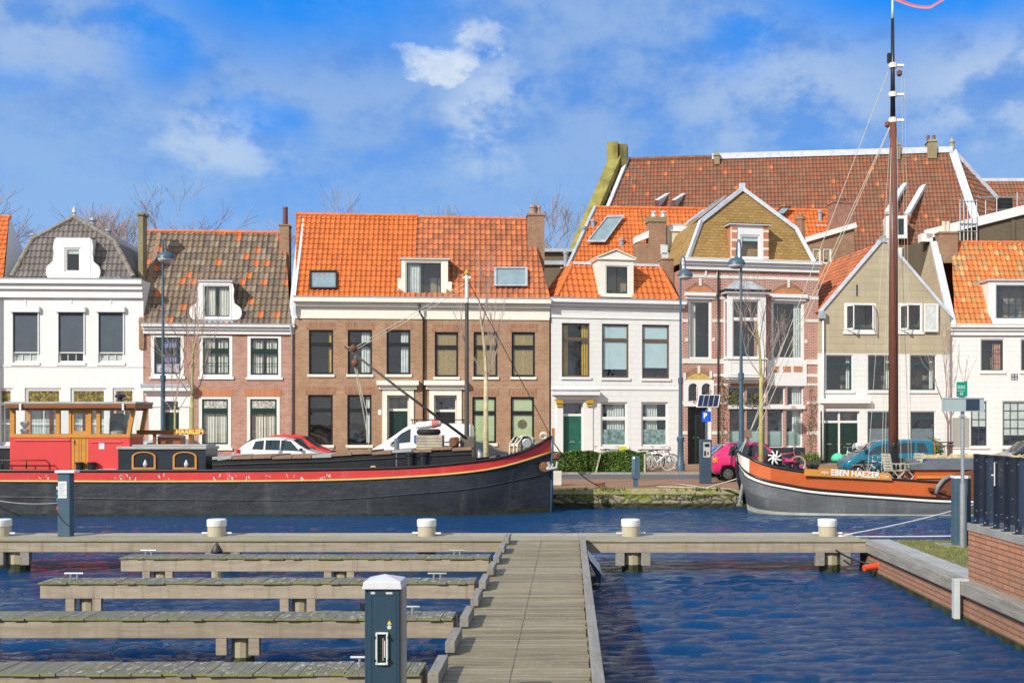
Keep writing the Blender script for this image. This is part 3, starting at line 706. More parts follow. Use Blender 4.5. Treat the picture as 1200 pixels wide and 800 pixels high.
def dormer(H, x0, y0, x1, y1, wx, v0, v1, roof='flat', scroll=0, fm=None, cheek=None, sash=None, cols=1, rows=1, transom=None, content=(), ytop=None, side_top=None, glassy=None, capm=None, capo=0.06, ft=None, fwid=0.05):
    """a dormer whose front fills the photo box (on plane v0) and whose body runs back to v1; wx = glass box"""
    fm = fm or WHITE
    u0, z0, u1, z1 = H.rect(x0, y0, x1, y1, v0); a0, b0, a1, b1 = H.rect(*wx, v0)
    mb = MB()
    for (p0, p1, q0, q1) in ((u0, a0, z0, z1), (a1, u1, z0, z1), (a0, a1, z0, b0), (a0, a1, b1, z1)):
        mb.box(p0, p1, v0, v0 + 0.10, q0, q1, fm)
    cm = cheek or fm
    mb.box(u0 + .015, u0 + .075, v0 + .101, v1, z0, z1, cm); mb.box(u1 - .075, u1 - .015, v0 + .101, v1, z0, z1, cm)
    if roof == 'flat':
        mb.box(u0 - capo, u1 + capo, v0 - capo, v1, z1 + .001, z1 + .06, fm); mb.box(u0 - capo - .02, u1 + capo + .02, v0 - capo - .02, v1, z1 + .061, z1 + .09, capm or LEAD)
    elif roof == 'round':
        mb.box(u0 + .02, u1 - .02, v0 + .02, v1, z1 + .001, z1 + .035, capm or LEAD)
    else:                                            # pediment
        h = roof
        mb.box(u0 - .09, u1 + .09, v0 - .09, v1, z1 + .001, z1 + .07, fm)
        c = (u0 + u1) / 2
        mb.prism([(u0 - .06, v0 - .03, z1 + .072), (u1 + .06, v0 - .03, z1 + .072), (c, v0 - .03, z1 + h - .05)], (0, v1 - v0, 0), fm)
        for sgn, e in ((-1, u0 - .12), (1, u1 + .12)):
            mb.prism([(e, v0 - .1, z1 + .07), (e, v0 - .1, z1 + .13), (c, v0 - .1, z1 + h + .06), (c, v0 - .1, z1 + h - .0)], (0, v1 - v0 + .1, 0), fm)
    d = mb.build('dormer', H.root)
    for rf in [c for c in H.root.children if c.name.split('.')[0] in ('roof', 'front_roof') and c.type == 'MESH' and len(c.data.polygons) > 20]:
        bm = bmesh.new(); bm.from_mesh(rf.data); kill = []
        for f in bm.faces:
            c = f.calc_center_median()
            if u0 + .09 < c.x < u1 - .09 and z0 + .02 < c.z < z1 + .05 and v0 - .3 < c.y < v1: kill.append(f)
        bmesh.ops.delete(bm, geom=kill, context='FACES'); bm.to_mesh(rf.data); bm.free()
    if scroll:
        for sgn, e in ((-1, u0), (1, u1)):
            s_ = MB(); h = z1 - z0; w = scroll
            pr = [(0, 0.0)]
            for t in np.linspace(-1.35, 1.3, 12): pr.append((w * (0.50 + 0.5 * math.cos(t)), h * 0.19 + h * 0.19 * math.sin(t)))
            pr += [(w * 0.30, h * 0.44), (w * 0.20, h * 0.62), (w * 0.26, h * 0.80), (w * 0.12, h * 0.97), (0, h * 0.985)]
            s_.prism([(e + sgn * (x + .002), v0 + .012, z0 + z) for x, z in pr], (0, 0.085, 0), fm); s_.build('scroll', d)
    win(H, 0, 0, 0, 0, rec=0.03, fw=fwid, fm=fm, sash=sash or fm, sw=0.045, transom=transom, cols=cols, rows=rows, content=content, parent=d, v=v0, sill=0.0, hole=False, room=0.7, uz=(a0, b0, a1, b1), ft=ft)
    return d
def pipe(H, pts, r, m, name='drainpipe', parent=None):
    mb = MB(); mb.tube(pts, r, m, 8); return mb.build(name, parent or H.root, smooth=True)
def door(H, x0, y0, x1, y1, m, rec=0.14, fm=None, trans=None, leaves=1, panels=2, letterbox=True, fw=0.06, v=0.0, glassy=False, knobm=None):
    """opening in photo pixels; trans = pixel row where the fanlight above the door ends"""
    fm = fm or WHITE
    u0, z0, u1, z1 = H.rect(x0, y0, x1, y1, v); z0 = 0.12
    H.holes.append((u0, z0, u1, z1, rec + .12)); e = .004; a = v + rec
    mb = MB(); zt = z1 - fw
    mb.box(u0 + e, u0 + fw, a, a + .09, z0, z1 - e, fm); mb.box(u1 - fw, u1 - e, a, a + .09, z0, z1 - e, fm); mb.box(u0 + fw, u1 - fw, a, a + .09, z1 - fw, z1 - e, fm)
    if trans:
        zt = H.uz((x0 + x1) / 2, trans, v)[1]; mb.box(u0 + fw, u1 - fw, a + .003, a + .08, zt - .06, zt + .06, fm)
        for k in range(1, leaves):
            c = u0 + (u1 - u0) * k / leaves; mb.box(c - .05, c + .05, a + .004, a + .085, zt + .061, z1 - fw - .001, fm)
        zt -= .061
    for k in range(1, leaves):
        c = u0 + (u1 - u0) * k / leaves; mb.box(c - .05, c + .05, a + .004, a + .085, z0, zt, fm)
    mb.box(u0 - .03, u1 + .03, v - .08, a + .09, 0.0, z0 - .001, STONE)
    f = mb.build('door_frame', H.root)
    if trans:
        g = MB(); g.poly([(u0 + fw, a + .05, zt + .12), (u1 - fw, a + .05, zt + .12), (u1 - fw, a + .05, z1 - fw), (u0 + fw, a + .05, z1 - fw)], GLASS); g.build('pane', f, fixn=False)
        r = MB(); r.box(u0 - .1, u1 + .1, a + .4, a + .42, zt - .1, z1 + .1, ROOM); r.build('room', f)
    for k in range(leaves):
        l0 = u0 + fw + (u1 - u0 - 2 * fw) * k / leaves + (.052 if k else 0); l1 = u0 + fw + (u1 - u0 - 2 * fw) * (k + 1) / leaves - (.052 if k < leaves - 1 else 0)
        d = MB(); d.box(l0 + .002, l1 - .002, a + .03, a + .07, z0 + .002, zt - .002, m); w = l1 - l0; h = zt - z0
        for (q0, q1) in (((0.06, 0.44), (0.50, 0.95)) if panels == 2 else ((0.06, 0.95),)):
            ring(d, l0 + w * .14, z0 + h * q0, l1 - w * .14, z0 + h * q1, 0.035, a + .012, a + .029, m)
        dd = d.build('door', H.root)
        if letterbox:
            q = MB(); q.box((l0 + l1) / 2 - .13, (l0 + l1) / 2 + .13, a + .004, a + .0295, z0 + h * .465, z0 + h * .49, STEEL); q.build('letterbox', dd)
        q = MB(); q.lathe([(0.012, -.05), (0.03, -.045), (0.03, -.025), (0.012, 0)], (l1 - .07 if k == 0 and leaves == 1 else (l1 - .07 if k == 0 else l0 + .07), a + .029, z0 + h * .47), knobm or STEEL, 10, 'Y'); q.build('handle', dd)
    return f
# ================================================================== the row of houses, left to right
def side_roof(H, m, pts, name='rear_roof'):
    b = MB(); b.poly(pts, m); return b.build(name, H.root, fixn=False)

# ---- sliver of an orange roof beyond the white gambrel house
H = House('neighbour_house', 'bright orange tiled roof end left of the white house with the grey gambrel roof', -170, 53.6, 3); R = H.root
u1 = H.u(-1)
wall(H, 0, u1, 0, H.z(327, px=-1), WHITE_WALL)
pa, pb = H.p(-170, 327, -0.1), H.p(4, 327, -0.1); za = H.z(255, v=2.4, px=5)
tile_poly('roof', R, [pa, pb, (H.u(11, 2.4), 2.4, za), (0, 2.4, za)], T_ORANGE)
side_roof(H, T_ORANGE.copy() if False else RIDGE_OR, [(0, 2.4, za), (H.u(11, 2.4), 2.4, za), (u1, 5.5, 8.5), (0, 5.5, 8.5)])
ridge('ridge_tiles', R, (0, 2.4, za), (H.u(12, 2.4), 2.4, za), RIDGE_OR)
b = MB(); b.poly([(pb.x, 0.0, pb.z), (H.u(11, 2.4), 2.4, za), (u1, 5.5, 8.4)], WHITE_WALL); b.build('gable', R)

# ---- white house with grey gambrel roof
H = House('white_house', 'white rendered house with grey tiled gambrel front roof and three dark roller screens', -8, 54.1, 3); R = H.root
H.pm = 85
for x0, x1 in ((14.7, 45.3), (68, 99), (115, 145.2)):
    w, (a, z0, c, z1) = win(H, x0, 365, x1, 425, rec=0.07, fw=0.05, sash=WHITE, transom=0.78, cols=3, content=[('low', NETC, 0.6)] if x0 != 68 else [], sill=0.07)
    b = MB(); zs_ = H.z(412.5); b.box(a + .03, c - .03, .035, .045, zs_, z1 - .02, BLINDR); b.box(a + .03, c - .03, .025, .055, zs_ - .05, zs_, WHITE); b.build('roller_screen', w)
    b = MB(); b.box(a - .08, c + .09, -.16, .03, z1 - .05, z1 + .24, WHITE); b.build('screen_box', w, bevel=.03)
    b = MB(); b.box(a - .02, a + .03, -.05, .03, zs_ - .1, z1 - .051, WHITE); b.box(c - .03, c + .02, -.05, .03, zs_ - .1, z1 - .051, WHITE); b.build('screen_rail', w)
    b = MB(); m_ = (a + c) / 2; b.box(m_ - .03, m_ + .03, -.03, .0, H.z(360), H.z(349.5), WHITE); b.build('keystone', w)
for x0, x1 in ((-6, 15), (29, 72), (82.5, 124.5), (132, 158)):
    win(H, x0, 454.5, x1, 521, rec=0.06, fw=0.09, sash=WHITE, transom=0.26, cols=2, rows=2, mw=0.05, tpane=STAIN, pane=GLASS, content=[('full', NETC, .45)], sill=0.06)
zt = H.z(328)
UW = H.u(168)
wall(H, 0, UW, 0, zt, WHITE_WALL)
b = MB(); b.box(-.02, UW + .01, -.05, 0, 0, .55, STONE); b.build('plinth', R)
cornice(H, 0, UW, H.z(349), H.z(328), 0.42, WHITE, gutter=ZINC)
b = MB(); b.box(0, UW, -.03, 0, H.z(430), H.z(428), WHITE); b.build('string_course', R)
v0, v1 = 0.15, 1.25
def GP(px, py): return H.p(px, py, v0 + (v1 - v0) * (325 - py) / 70)
pts = [GP(14, 325), GP(156, 325), GP(134, 283), GP(87.5, 255), GP(38, 281.5)]
tile_poly('roof', R, pts, T_GREY, tw=0.235, th=0.36, amp=0.045)
for i, (a, c) in enumerate(((0, 4), (4, 3), (1, 2), (2, 3))): ridge('ridge_tiles', R, pts[a], pts[c], RIDGE_GY, 0.13, 0.42)
back = [(q.x, q.y + 7.0, q.z) for q in pts]
for a, c in ((0, 4), (4, 3), (3, 2), (2, 1)): side_roof(H, RIDGE_GY, [pts[a], pts[c], back[c], back[a]])
dormer(H, 65, 279, 106, 327.5, (75.6, 290, 94.6, 319), -0.05, 1.2, roof='round', scroll=0.46, sash=WHITE, content=[('blind', NETC, .2)])
b = MB(); b.lathe([(.08, 0), (.06, .2), (.12, .25), (.03, .55)], H.p(87, 255, 1.3), PALELEAD, 10); b.build('finial', R)
for px, py, h in ((109, 268, .55), (127, 276, .3), (39, 281, .3)):
    b = MB(); q = H.p(px, py, 2.2); b.lathe([(.13, -.5), (.13, h * .7), (.19, h * .72), (.15, h)], q, ZINC, 10); b.build('vent_pipe', R)

# ---- pink brick house
H = House('pink_brick_house', 'pink brick house with grey roof speckled orange and three green sash windows', 168.5, 54.5, 5); R = H.root
H.pm = 255; U1 = H.u(345.5)
for i, (x0, x1) in enumerate(((177, 215.5), (234, 272.5), (290, 329.8))):
    win(H, x0, 392.5 + i * .6, x1, 441 + i * .5, rec=-0.02, fw=0.15, ft=.1, fb=.12, sw=.075, transom=0.36, cols=3, rows=2, tcols=3, mw=.035, content=[('sides', CURT, .44)] if i else [('low', paint('flower_poster', (.5, .45, .55), .8, .5, 6), .3), ('mid', paint('blue_flag', (.25, .3, .6), .8, .3), .95, .35, .85)])
for i, (x0, x1) in enumerate(((233, 271), (289.5, 328))):
    win(H, x0, 465, x1, 524, rec=-0.02, fw=0.15, ft=.1, sw=.075, transom=0.26, cols=2, tpane=paint('leaded_white_glass', (.42, .42, .38), .2, .5, 9), content=[('full', CURT, 1.0)], sill=.08)
    b = MB(); a, z0, c, z1 = H.rect(x0 - 3, 455.5, x1 + 2, 464.5); b.box(a, c, -.012, .002, z0, z1, BRICK_RUB); b.build('flat_arch', R)
door(H, 189, 466, 210, 545, GREEN, trans=481.5, rec=.2)
b = MB()
for x0, x1 in ((175, 188.7), (210.3, 222.5)):
    a, z0, c, z1 = H.rect(x0, 470, x1, 545); b.box(a, c, -.09, 0, 0, z1, WHITE); b.box(a - .04, c + .04, -.13, -.0, z1 - .28, z1, WHITE)
b.build('door_pilasters', R); 
for o in (b,): pass
a, z0, c, z1 = H.rect(168, 455, 226, 470)
b = MB(); b.box(a + .15, c - .1, -.12, 0, z0 + .002, z0 + .3, WHITE); b.box(a + .12, c - .08, -.2, 0, z0 + .301, z0 + .5, WHITE); b.box(a, c, -.42, 0, z0 + .501, z0 + .68, WHITE); b.box(a - .02, c + .02, -.45, 0, z0 + .681, z0 + .86, LEAD); b.build('door_hood', R)
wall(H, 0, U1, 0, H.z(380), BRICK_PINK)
cornice(H, 0, U1, H.z(391.5), H.z(380.5), .36, WHITE, gutter=ZINC)
b = MB(); b.box(0, U1, -.03, 0, 0, .6, SANDST); b.build('plinth', R)
ve = 3.0
e0, e1 = H.p(163, 380, -.1), H.p(341, 381.5, -.1); r0, r1 = H.p(171, 271, ve), H.p(334, 274.5, ve)
e0.z = e1.z = (e0.z + e1.z) / 2; r0.z = r1.z = (r0.z + r1.z) / 2
tile_poly('roof', R, [e0, e1, r1, r0], T_MIX, tw=0.27, th=0.41, amp=0.07)
ridge('ridge_tiles', R, r0, r1, RIDGE_OR, .11)
side_roof(H, RIDGE_GY, [r0, r1, (r1.x, 7.2, e1.z), (r0.x, 7.2, e0.z)])
# brick parapet and thin chimney on the left, gable wall edge on the right
b = MB(); a = H.u(163.5); c = H.u(169.5)
b.prism([(a, -.1, e0.z - 1.2), (a, -.1, e0.z + .25), (a, ve, r0.z + .12), (a, 7.2, e0.z + .2), (a, 7.2, e0.z - 1.2)], (c - a, 0, 0), BRICK_CH); b.build('parapet', R)
chimney(R, H.u(163, .9), H.u(168.5, .9), .75, 1.45, e0.z, H.z(250, v=.9, px=166), BRICK_OLD)
b = MB(); b.prism([(U1 - .35, -.12, e1.z), (U1 - .35, ve, r1.z + .1), (U1 - .35, 7.2, e1.z)], (.34, 0, 0), PALELEAD); b.build('verge_lead', R)
chimney(R, H.u(328.5, 2.6), H.u(339.5, 2.6), 2.3, 3.1, e1.z + 2.5, H.z(264, v=2.6, px=334), BRICK_CH, cap=.04)
pipe(H, [(H.u(342), -.42, H.z(381)), (H.u(342.6), -.08, H.z(394)), (H.u(342.6), -.08, .2)], .05, ZINC)
b = MB(); q = H.p(334.3, 264, 2.7); b.lathe([(.13, -.1), (.13, .85), (.15, .86), (.12, .95)], q, paint('dark_red_clay', (.16, .05, .04), .6), 12); b.build('chimney_pot', R)
dormer(H, 234, 330, 271, 374.5, (238, 334, 270, 372), -.05, 2.2, roof='flat', scroll=.5, sash=GREEN, cols=2, content=[('sides', CURT, .42)], capo=.07, cheek=BLACKP)
b = MB(); a, z0, c, z1 = H.rect(236, 375, 273, 380, -.08); b.box(a, c, -.09, .12, z0, z1, LEAD); b.build('dormer_apron', R)

# ---- brown brick double house
H = House('brown_brick_house', 'wide brown brick double house with orange pantile roof, two front doors and a white dormer', 346, 54.9, 5); R = H.root
H.pm = 495; U1 = H.u(643.8)
for i, (x0, x1) in enumerate(((362, 390.5), (407.5, 436), (453, 481))):
    win(H, x0, 386.5, x1, 438.5, rec=.09, fw=.035, fm=BLACKP, sash=BLACKP, sw=.06, transom=.32, content=[[('right', CURTY, .2)], [('right', NETC, .45)], [('right', NETC, .4)]][i], sill=.07, sillm=CREAM)
for i, (x0, x1) in enumerate(((509.5, 537), (555, 583), (599.5, 627))):
    win(H, x0, 389, x1, 441.5, rec=.09, fw=.035, fm=BLACKP, sash=BLACKP, sw=.06, transom=.33, content=[('slat', BLINDB, .97)], sill=.07, sillm=CREAM)
for i, (x0, x1) in enumerate(((361, 390), (407, 435.5))):
    win(H, x0, 462.5, x1, 521, rec=.09, fw=.035, fm=BLACKP, sash=BLACKP, sw=.06, transom=.3, content=[('right', NETC, .22)] if i else [], sill=.09, sillm=CREAM)
for i, (x0, x1) in enumerate(((553.5, 581.5), (598.5, 626))):
    w, (a, z0, c, z1) = win(H, x0, 465, x1, 519, rec=.09, fw=.035, fm=BLACKP, sash=BLACKP, sw=.06, transom=.34, content=[('blind', BLINDG, .34), ('low', BLINDG, .62)] if i == 0 else [('blind', BLINDG, .86)], sill=.09, sillm=CREAM)
    if i == 1:
        b = MB(); b.lathe([(.17, 0), (.24, .0), (.24, .03), (.17, .03)], ((a + c) / 2, .165, z0 + .95), paint('wreath', (.12, .10, .03), .9, .5, 12), 16, 'Y'); b.build('wreath', w)
for x0, x1, y0, y1, tr, ds in ((454, 479, 463.5, 545, 480, 0), (509, 535, 463.5, 545, 481, 1)):
    door(H, x0, y0, x1, y1, GREEN if not ds else BLACKP, trans=tr, rec=.22, fm=CREAM, fw=.07)
    b = MB()
    for p0, p1 in ((x0 - 6, x0 - .3), (x1 + .3, x1 + 6)):
        a, z0, c, z1 = H.rect(p0, 456, p1, 545); b.box(a, c, -.06, 0, 0, z1, CREAM)
    a, z0, c, z1 = H.rect(x0 - 6, 455.9, x1 + 6, 463); b.box(a, c, -.061, 0, z0 + .002, z1, CREAM)
    b.build('door_surround', R)
    a, z0, c, z1 = H.rect(x0 - 12, 446, x1 + 12, 456); b = MB(); b.box(a + .1, c - .1, -.16, 0, z0 + .003, z0 + .2, CREAM); b.box(a, c, -.34, 0, z0 + .201, z1, CREAM); b.build('door_hood', R)
for x0, x1, yy in ((362, 390.5, 386), (407.5, 436, 386), (453, 481, 386), (509.5, 537, 388.5), (555, 583, 388.5), (599.5, 627, 388.5), (361, 390, 462), (407, 435.5, 462), (553.5, 581.5, 464.5), (598.5, 626, 464.5)):
    a, z0, c, z1 = H.rect(x0 - 3, yy - 9, x1 + 3, yy); b = MB(); b.box(a, c, -.010, .002, z0, z1, BRICK_SOLD); b.build('flat_arch', R)
b = MB(); a, z0, c, z1 = H.rect(443, 480, 447, 486); b.box(a, c, -.02, 0, z0, z1, WHITE); b.build('house_number_plate', R)
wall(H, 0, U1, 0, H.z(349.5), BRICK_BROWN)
cornice(H, 0, U1, H.z(374), H.z(350), .42, CREAM, steps=((0, .12, .12), (.12, .58, .06), (.58, .78, .5), (.78, 1, 1)), gutter=ZINC)
b = MB(); b.box(0, U1, -.03, 0, 0, .5, STONE); b.build('plinth', R)
b = MB(); a, z0, c, z1 = H.rect(383, 377, 384.5, 380); b.tube([(H.u(492), -.3, H.z(357)), (H.u(492), -.3, H.z(366)), (H.u(496.5), -.1, H.z(374)), (H.u(496.5), -.1, .3)], .05, BLACKP, 8); b.build('drainpipe', R, smooth=True)
ve = 2.9
zr = H.z(254.5, v=ve); ze = H.z(350, v=-.1)
ms, mr = H.u(485.5, -.1), H.u(486.5, ve)
tile_poly('roof', R, [(0.05, -.1, ze), (ms, -.1, ze), (ms, ve, zr), (H.u(347, ve), ve, zr)], T_ORANGE, tw=.25, th=.35, amp=.06)
tile_poly('roof', R, [(ms, -.1, ze), (U1 + .05, -.1, ze), (H.u(620, ve), ve, zr - .06), (ms, ve, zr - .06)], T_OLDOR, tw=.27, th=.36, amp=.06)
ridge('ridge_tiles', R, (H.u(347, ve), ve, zr), (ms, ve, zr), RIDGE_OR, .12); ridge('ridge_tiles', R, (ms, ve, zr - .06), (H.u(616, ve), ve, zr - .06), RIDGE_OR, .11)
side_roof(H, RIDGE_OR, [(0, ve, zr), (H.u(620, ve), ve, zr - .06), (U1, 7.5, ze), (0, 7.5, ze)])
b = MB(); b.poly([(U1, 0, ze), (H.u(620, ve), ve, zr - .07), (U1, 7.5, ze)], BRICK_BROWN); b.poly([(0.0, 0, ze), (0, ve, zr - .05), (0, 7.5, ze)], BRICK_BROWN); b.build('gable', R, fixn=False)
b = MB(); b.prism([(-.06, -.25, ze - .9), (-.06, -.25, ze + .1), (-.06, ve, zr + .05), (-.06, ve + .3, zr - .5)], (.12, 0, 0), PALELEAD); b.build('verge_board', R)
chimney(R, H.u(618, 2.2), H.u(637.5, 2.2), 1.8, 2.7, ze + 1.8, H.z(252, v=2.2, px=627), BRICK_CH, cap=.05, pots=((H.u(624.5, 2.2), 2.2, .17), (H.u(631, 2.2), 2.3, .12)), potm=paint('pale_clay_pot', (.42, .28, .2), .8, .3), poth=.5)
def roofv(py): return -.1 + (ve + .1) * (350 - py) / (350 - 254.5)
def RQ(x0, y0, x1, y1): return [H.p(x0, y1, roofv(y1)), H.p(x1, y1, roofv(y1)), H.p(x1, y0, roofv(y0)), H.p(x0, y0, roofv(y0))]
skylight(H, RQ(363, 320, 396, 341), R, BLACKP); 
sk = skylight(H, RQ(579, 316, 618, 338), R, LEAD)
dormer(H, 470, 304, 525, 346.5, (475, 306.5, 518, 346), .15, 2.2, roof='flat', fm=CREAM, cheek=BLACKP, sash=BLACKP, cols=2, content=[('left', NETC, .4)], capo=.09)
b = MB(); a, z0, c, z1 = H.rect(466, 326, 470, 347, .13); b.box(a, c, .14, .2, z0, z1, CREAM); b.build('dormer_wing', R); b = MB(); a, z0, c, z1 = H.rect(525, 330, 529.5, 347, .13); b.box(a, c, .14, .2, z0, z1, CREAM); b.build('dormer_wing', R)

# ---- white house with the green door
H = House('white_house', 'white painted brick house with green front door and orange hipped roof with pedimented dormer', 645.5, 56.1, 12); R = H.root
H.pm = 722; U1 = H.u(800.5)
for i, (x0, x1) in enumerate(((658.5, 691.2), (705.5, 737), (752.5, 784.5))):
    win(H, x0, 378.5 + i * .9, x1, 441.5 + i * .9, rec=.08, fw=.035, fm=paint('brown_timber', (.13, .09, .06), .6, .15), sash=paint('brown_timber', (.13, .09, .06)), sw=.05, transom=.29, content=[('sides', CURTY, .24)] if i == 0 else [('blind', BLINDW, .84 if i == 1 else .8)], sill=.07)
for i, (x0, x1) in enumerate(((704, 735.3), (751.5, 783))):
    win(H, x0, 471, x1, 523, rec=.07, fw=.05, fm=WHITE, sash=WHITE, sw=.05, transom=.36, content=[('low', paint('etched_film', (.22, .33, .32), .6, .5, 6), .38), ('mid', NETC, 1, .25, .95) if i == 0 else ('mid', NETC, 1, .2, .65)], sill=.07)
door(H, 660, 471, 683.5, 546, DOORGREEN, trans=486, rec=.2, fw=.05)
b = MB()
for p0, p1 in ((652, 659.6), (684, 694.5)):
    a, z0, c, z1 = H.rect(p0, 468, p1, 545); b.box(a, c, -.05, 0, 0, z1, WHITE)
b.build('door_surround', R)
gold = paint('gilt_paint', (.5, .32, .03), .4, .1)
for p0, p1 in ((651, 659.5), (686.5, 695)):
    a, z0, c, z1 = H.rect(p0, 468.5, p1, 476.5); b = MB(); b.box(a, c, -.18, -.051, z0 + .15, z1, gold); b.box(a + .05, c - .05, -.13, -.051, z0, z0 + .149, gold); b.build('gilded_bracket', R, bevel=.02)
a, z0, c, z1 = H.rect(646.5, 456, 701, 468); b = MB(); b.box(a + .12, c - .12, -.15, 0, z0 + .003, z0 + .22, WHITE); b.box(a, c, -.4, 0, z0 + .221, z0 + .42, WHITE); b.box(a - .01, c + .01, -.42, 0, z0 + .421, z0 + .47, LEAD); b.build('door_hood', R)
PAINTED_BRICK = brick('white_painted_brick', (.74, .74, .72), (.75, .75, .735), (.705, .705, .685), bw=.6, bh=.28, ms=.006, var=.05)
wall(H, 0, U1, 0, H.z(352), PAINTED_BRICK)
cornice(H, 0, U1, H.z(373.5), H.z(351.5), .40, WHITE, steps=((0, .06, .12), (.06, .62, .05), (.62, .8, .5), (.8, 1, 1)), gutter=ZINC)
for x0, x1 in ((658.5, 692.5), (707, 740), (753.5, 786.5)):
    a, z0, c, z1 = H.rect(x0, 361, x1, 365.5); b = MB(); ring(b, a, z0, c, z1, .025, -.035, -.01, CREAM); b.build('frieze_panel', R)
b = MB(); b.box(0, U1, -.035, 0, H.z(456.5), H.z(454), WHITE); b.build('string_course', R)
b = MB(); b.box(0, U1, -.03, 0, 0, .3, STONE); b.build('plinth', R)
v1 = 1.5; ze = H.z(350.5, v=-.1); zt = H.z(311, v=v1)
A_, B_, C_, D_ = (H.u(652, -.1), -.1, ze), (H.u(794, -.1), -.1, ze), (H.u(772, v1), v1, zt), (H.u(671, v1), v1, zt)
tile_poly('roof', R, [A_, B_, C_, D_], T_ORANGE, tw=.30, th=.44, amp=.06)
ridge('ridge_tiles', R, A_, D_, RIDGE_OR, .12); ridge('ridge_tiles', R, B_, C_, RIDGE_OR, .12)
tile_poly('roof', R, [(0.0, 3.5, ze), A_, D_, (H.u(671, v1), 3.5, zt)], T_ORANGE, tw=.30, th=.44, amp=.06)
side_roof(H, RIDGE_OR, [B_, (U1, 4, ze), (H.u(772, v1), 4, zt), C_])
b = MB(); b.poly([D_, C_, (C_[0], 4.5, zt), (D_[0], 4.5, zt)], PALELEAD); b.bar((D_[0], v1, zt + .05), (C_[0], v1, zt + .05), .3, .14, PALELEAD); b.build('lead_flat', R)
dormer(H, 701, 304.5, 742.5, 348, (709.8, 311, 736.5, 345), .05, 2.0, roof=.5, fm=CREAM, sash=BLACKP, cols=2, cheek=CREAM)
chimney(R, H.u(774, 1.6), H.u(787.5, 1.6), 1.3, 2.1, ze, H.z(303.5, v=1.6, px=780), BRICK_CH, cap=.04)

# ---- red brick house with ochre gambrel
H = House('red_brick_house', 'red brick house with white stone bands, ochre shingled gambrel and a white oriel bay', 799.5, 57.5, 12); R = H.root
H.pm = 878; U1 = H.u(959)
zc0, zc1 = H.z(317.5), H.z(306)
win(H, 806.5, 351, 834.5, 421.5, rec=.08, fw=.11, fm=WHITE, sash=WHITE, sw=.03, content=[('left', CURT, .33)], sill=0)
win(H, 904, 352, 943, 422, rec=.08, fw=.12, fm=WHITE, sash=WHITE, sw=.03, content=[('right', NETC, .24)], sill=0)
for x0, x1, y0 in ((802.5, 838, 343), (902.5, 945, 345)):
    a, z0, c, z1 = H.rect(x0, y0, x1, y0 + 7.5); b = MB(); b.box(a + .05, c - .05, -.06, 0, z0 + .003, z0 + .16, WHITE); b.box(a, c, -.17, 0, z0 + .161, z1, WHITE); b.build('window_hood', R)
    m_ = (a + c) / 2; w_ = (c - a) * .46; b = MB()
    arch = [(m_ - w_ + 2 * w_ * t, z1 + .42 * (1 - (2 * t - 1) ** 2)) for t in np.linspace(0, 1, 13)]
    b.prism([(x, -.02, z) for x, z in arch], (0, .018, 0), BRICK_RUB); b.prism([(x, -.034, z) for x, z in ([(p, q + .14) for p, q in arch] + [(p, q) for p, q in reversed(arch)])], (0, .032, 0), BRICK_SOLD); b.build('relieving_arch', R)
    b = MB(); b.box(m_ - .07, m_ + .07, -.06, -.035, z1 + .36, z1 + .75, SANDST); b.build('keystone', R)
# oriel bay
bx0, bx1 = 853, 898; vb = -.62
ua, za, ub, zb = H.rect(bx0, 343, bx1, 442, vb); ua, ub = H.u(853, vb), H.u(897.5, vb)
zt, zs_, zg0, zg1 = H.z(344, v=vb), H.z(442, v=vb), H.z(421, v=vb), H.z(351, v=vb)
b = MB()
ga, gb = H.u(858.5, vb), H.u(890.5, vb)
b.box(ua, ga, vb, vb + .12, zg0, zg1, WHITE); b.box(gb, ub, vb, vb + .12, zg0, zg1, WHITE); b.box(ua, ub, vb, vb + .12, zg1 + .001, zt, WHITE); b.box(ua, ub, vb, -.001, zs_, zg0 - .001, WHITE)
b.box(ua - .06, ub + .06, vb - .07, -.0005, zg0, zg0 + .07, WHITE)
ring(b, ua + .12, zs_ + .14, ub - .12, zg0 - .14, .03, vb - .02, vb - .001, CREAM)
for e0_, e1_ in ((ua, ua + .05), (ub - .05, ub)): b.box(e0_, e1_, vb + .121, vb + .2, zg0 + .071, zg1, WHITE); b.box(e0_, e1_, -.14, -.002, zg0 + .071, zg1, WHITE); b.box(e0_, e1_, vb + .2, -.141, zg1 - .1, zg1, WHITE); b.box(e0_, e1_, vb + .2, -.141, zg0 + .071, zg0 + .15, WHITE)
for t in (0, 1, 2): b.box(ua + .05 + .1 * t, ub - .05 - .1 * t, vb + .08 + .14 * t, -.002, zs_ - .10 * (t + 1), zs_ - .10 * t - .001, WHITE)
b.box(ua - .16, ub + .16, vb - .17, -.001, zt + .001, zt + .10, WHITE); b.box(ua - .22, ub + .22, vb - .23, -.002, zt + .101, zt + .20, BLACKP)
bay = b.build('oriel_bay', R)
m_ = (ua + ub) / 2; b = MB(); zq = zt + .20; pk = H.z(329, v=-.1)
b.add([(ua - .05, vb - .1, zq), (ub + .05, vb - .1, zq), (ub + .05, -.003, zq), (ua - .05, -.003, zq), (m_ - .45, -.003, pk), (m_ + .45, -.003, pk)], [(0, 1, 5, 4), (1, 2, 5), (3, 0, 4)], LEAD); b.build('lead_roof', bay, fixn=False)
win(H, 0, 0, 0, 0, rec=.05, fw=.03, sash=WHITE, sw=.05, transom=.33, parent=bay, v=vb, sill=0, hole=False, room=0, uz=(ga, zg0 + .07, gb, zg1))
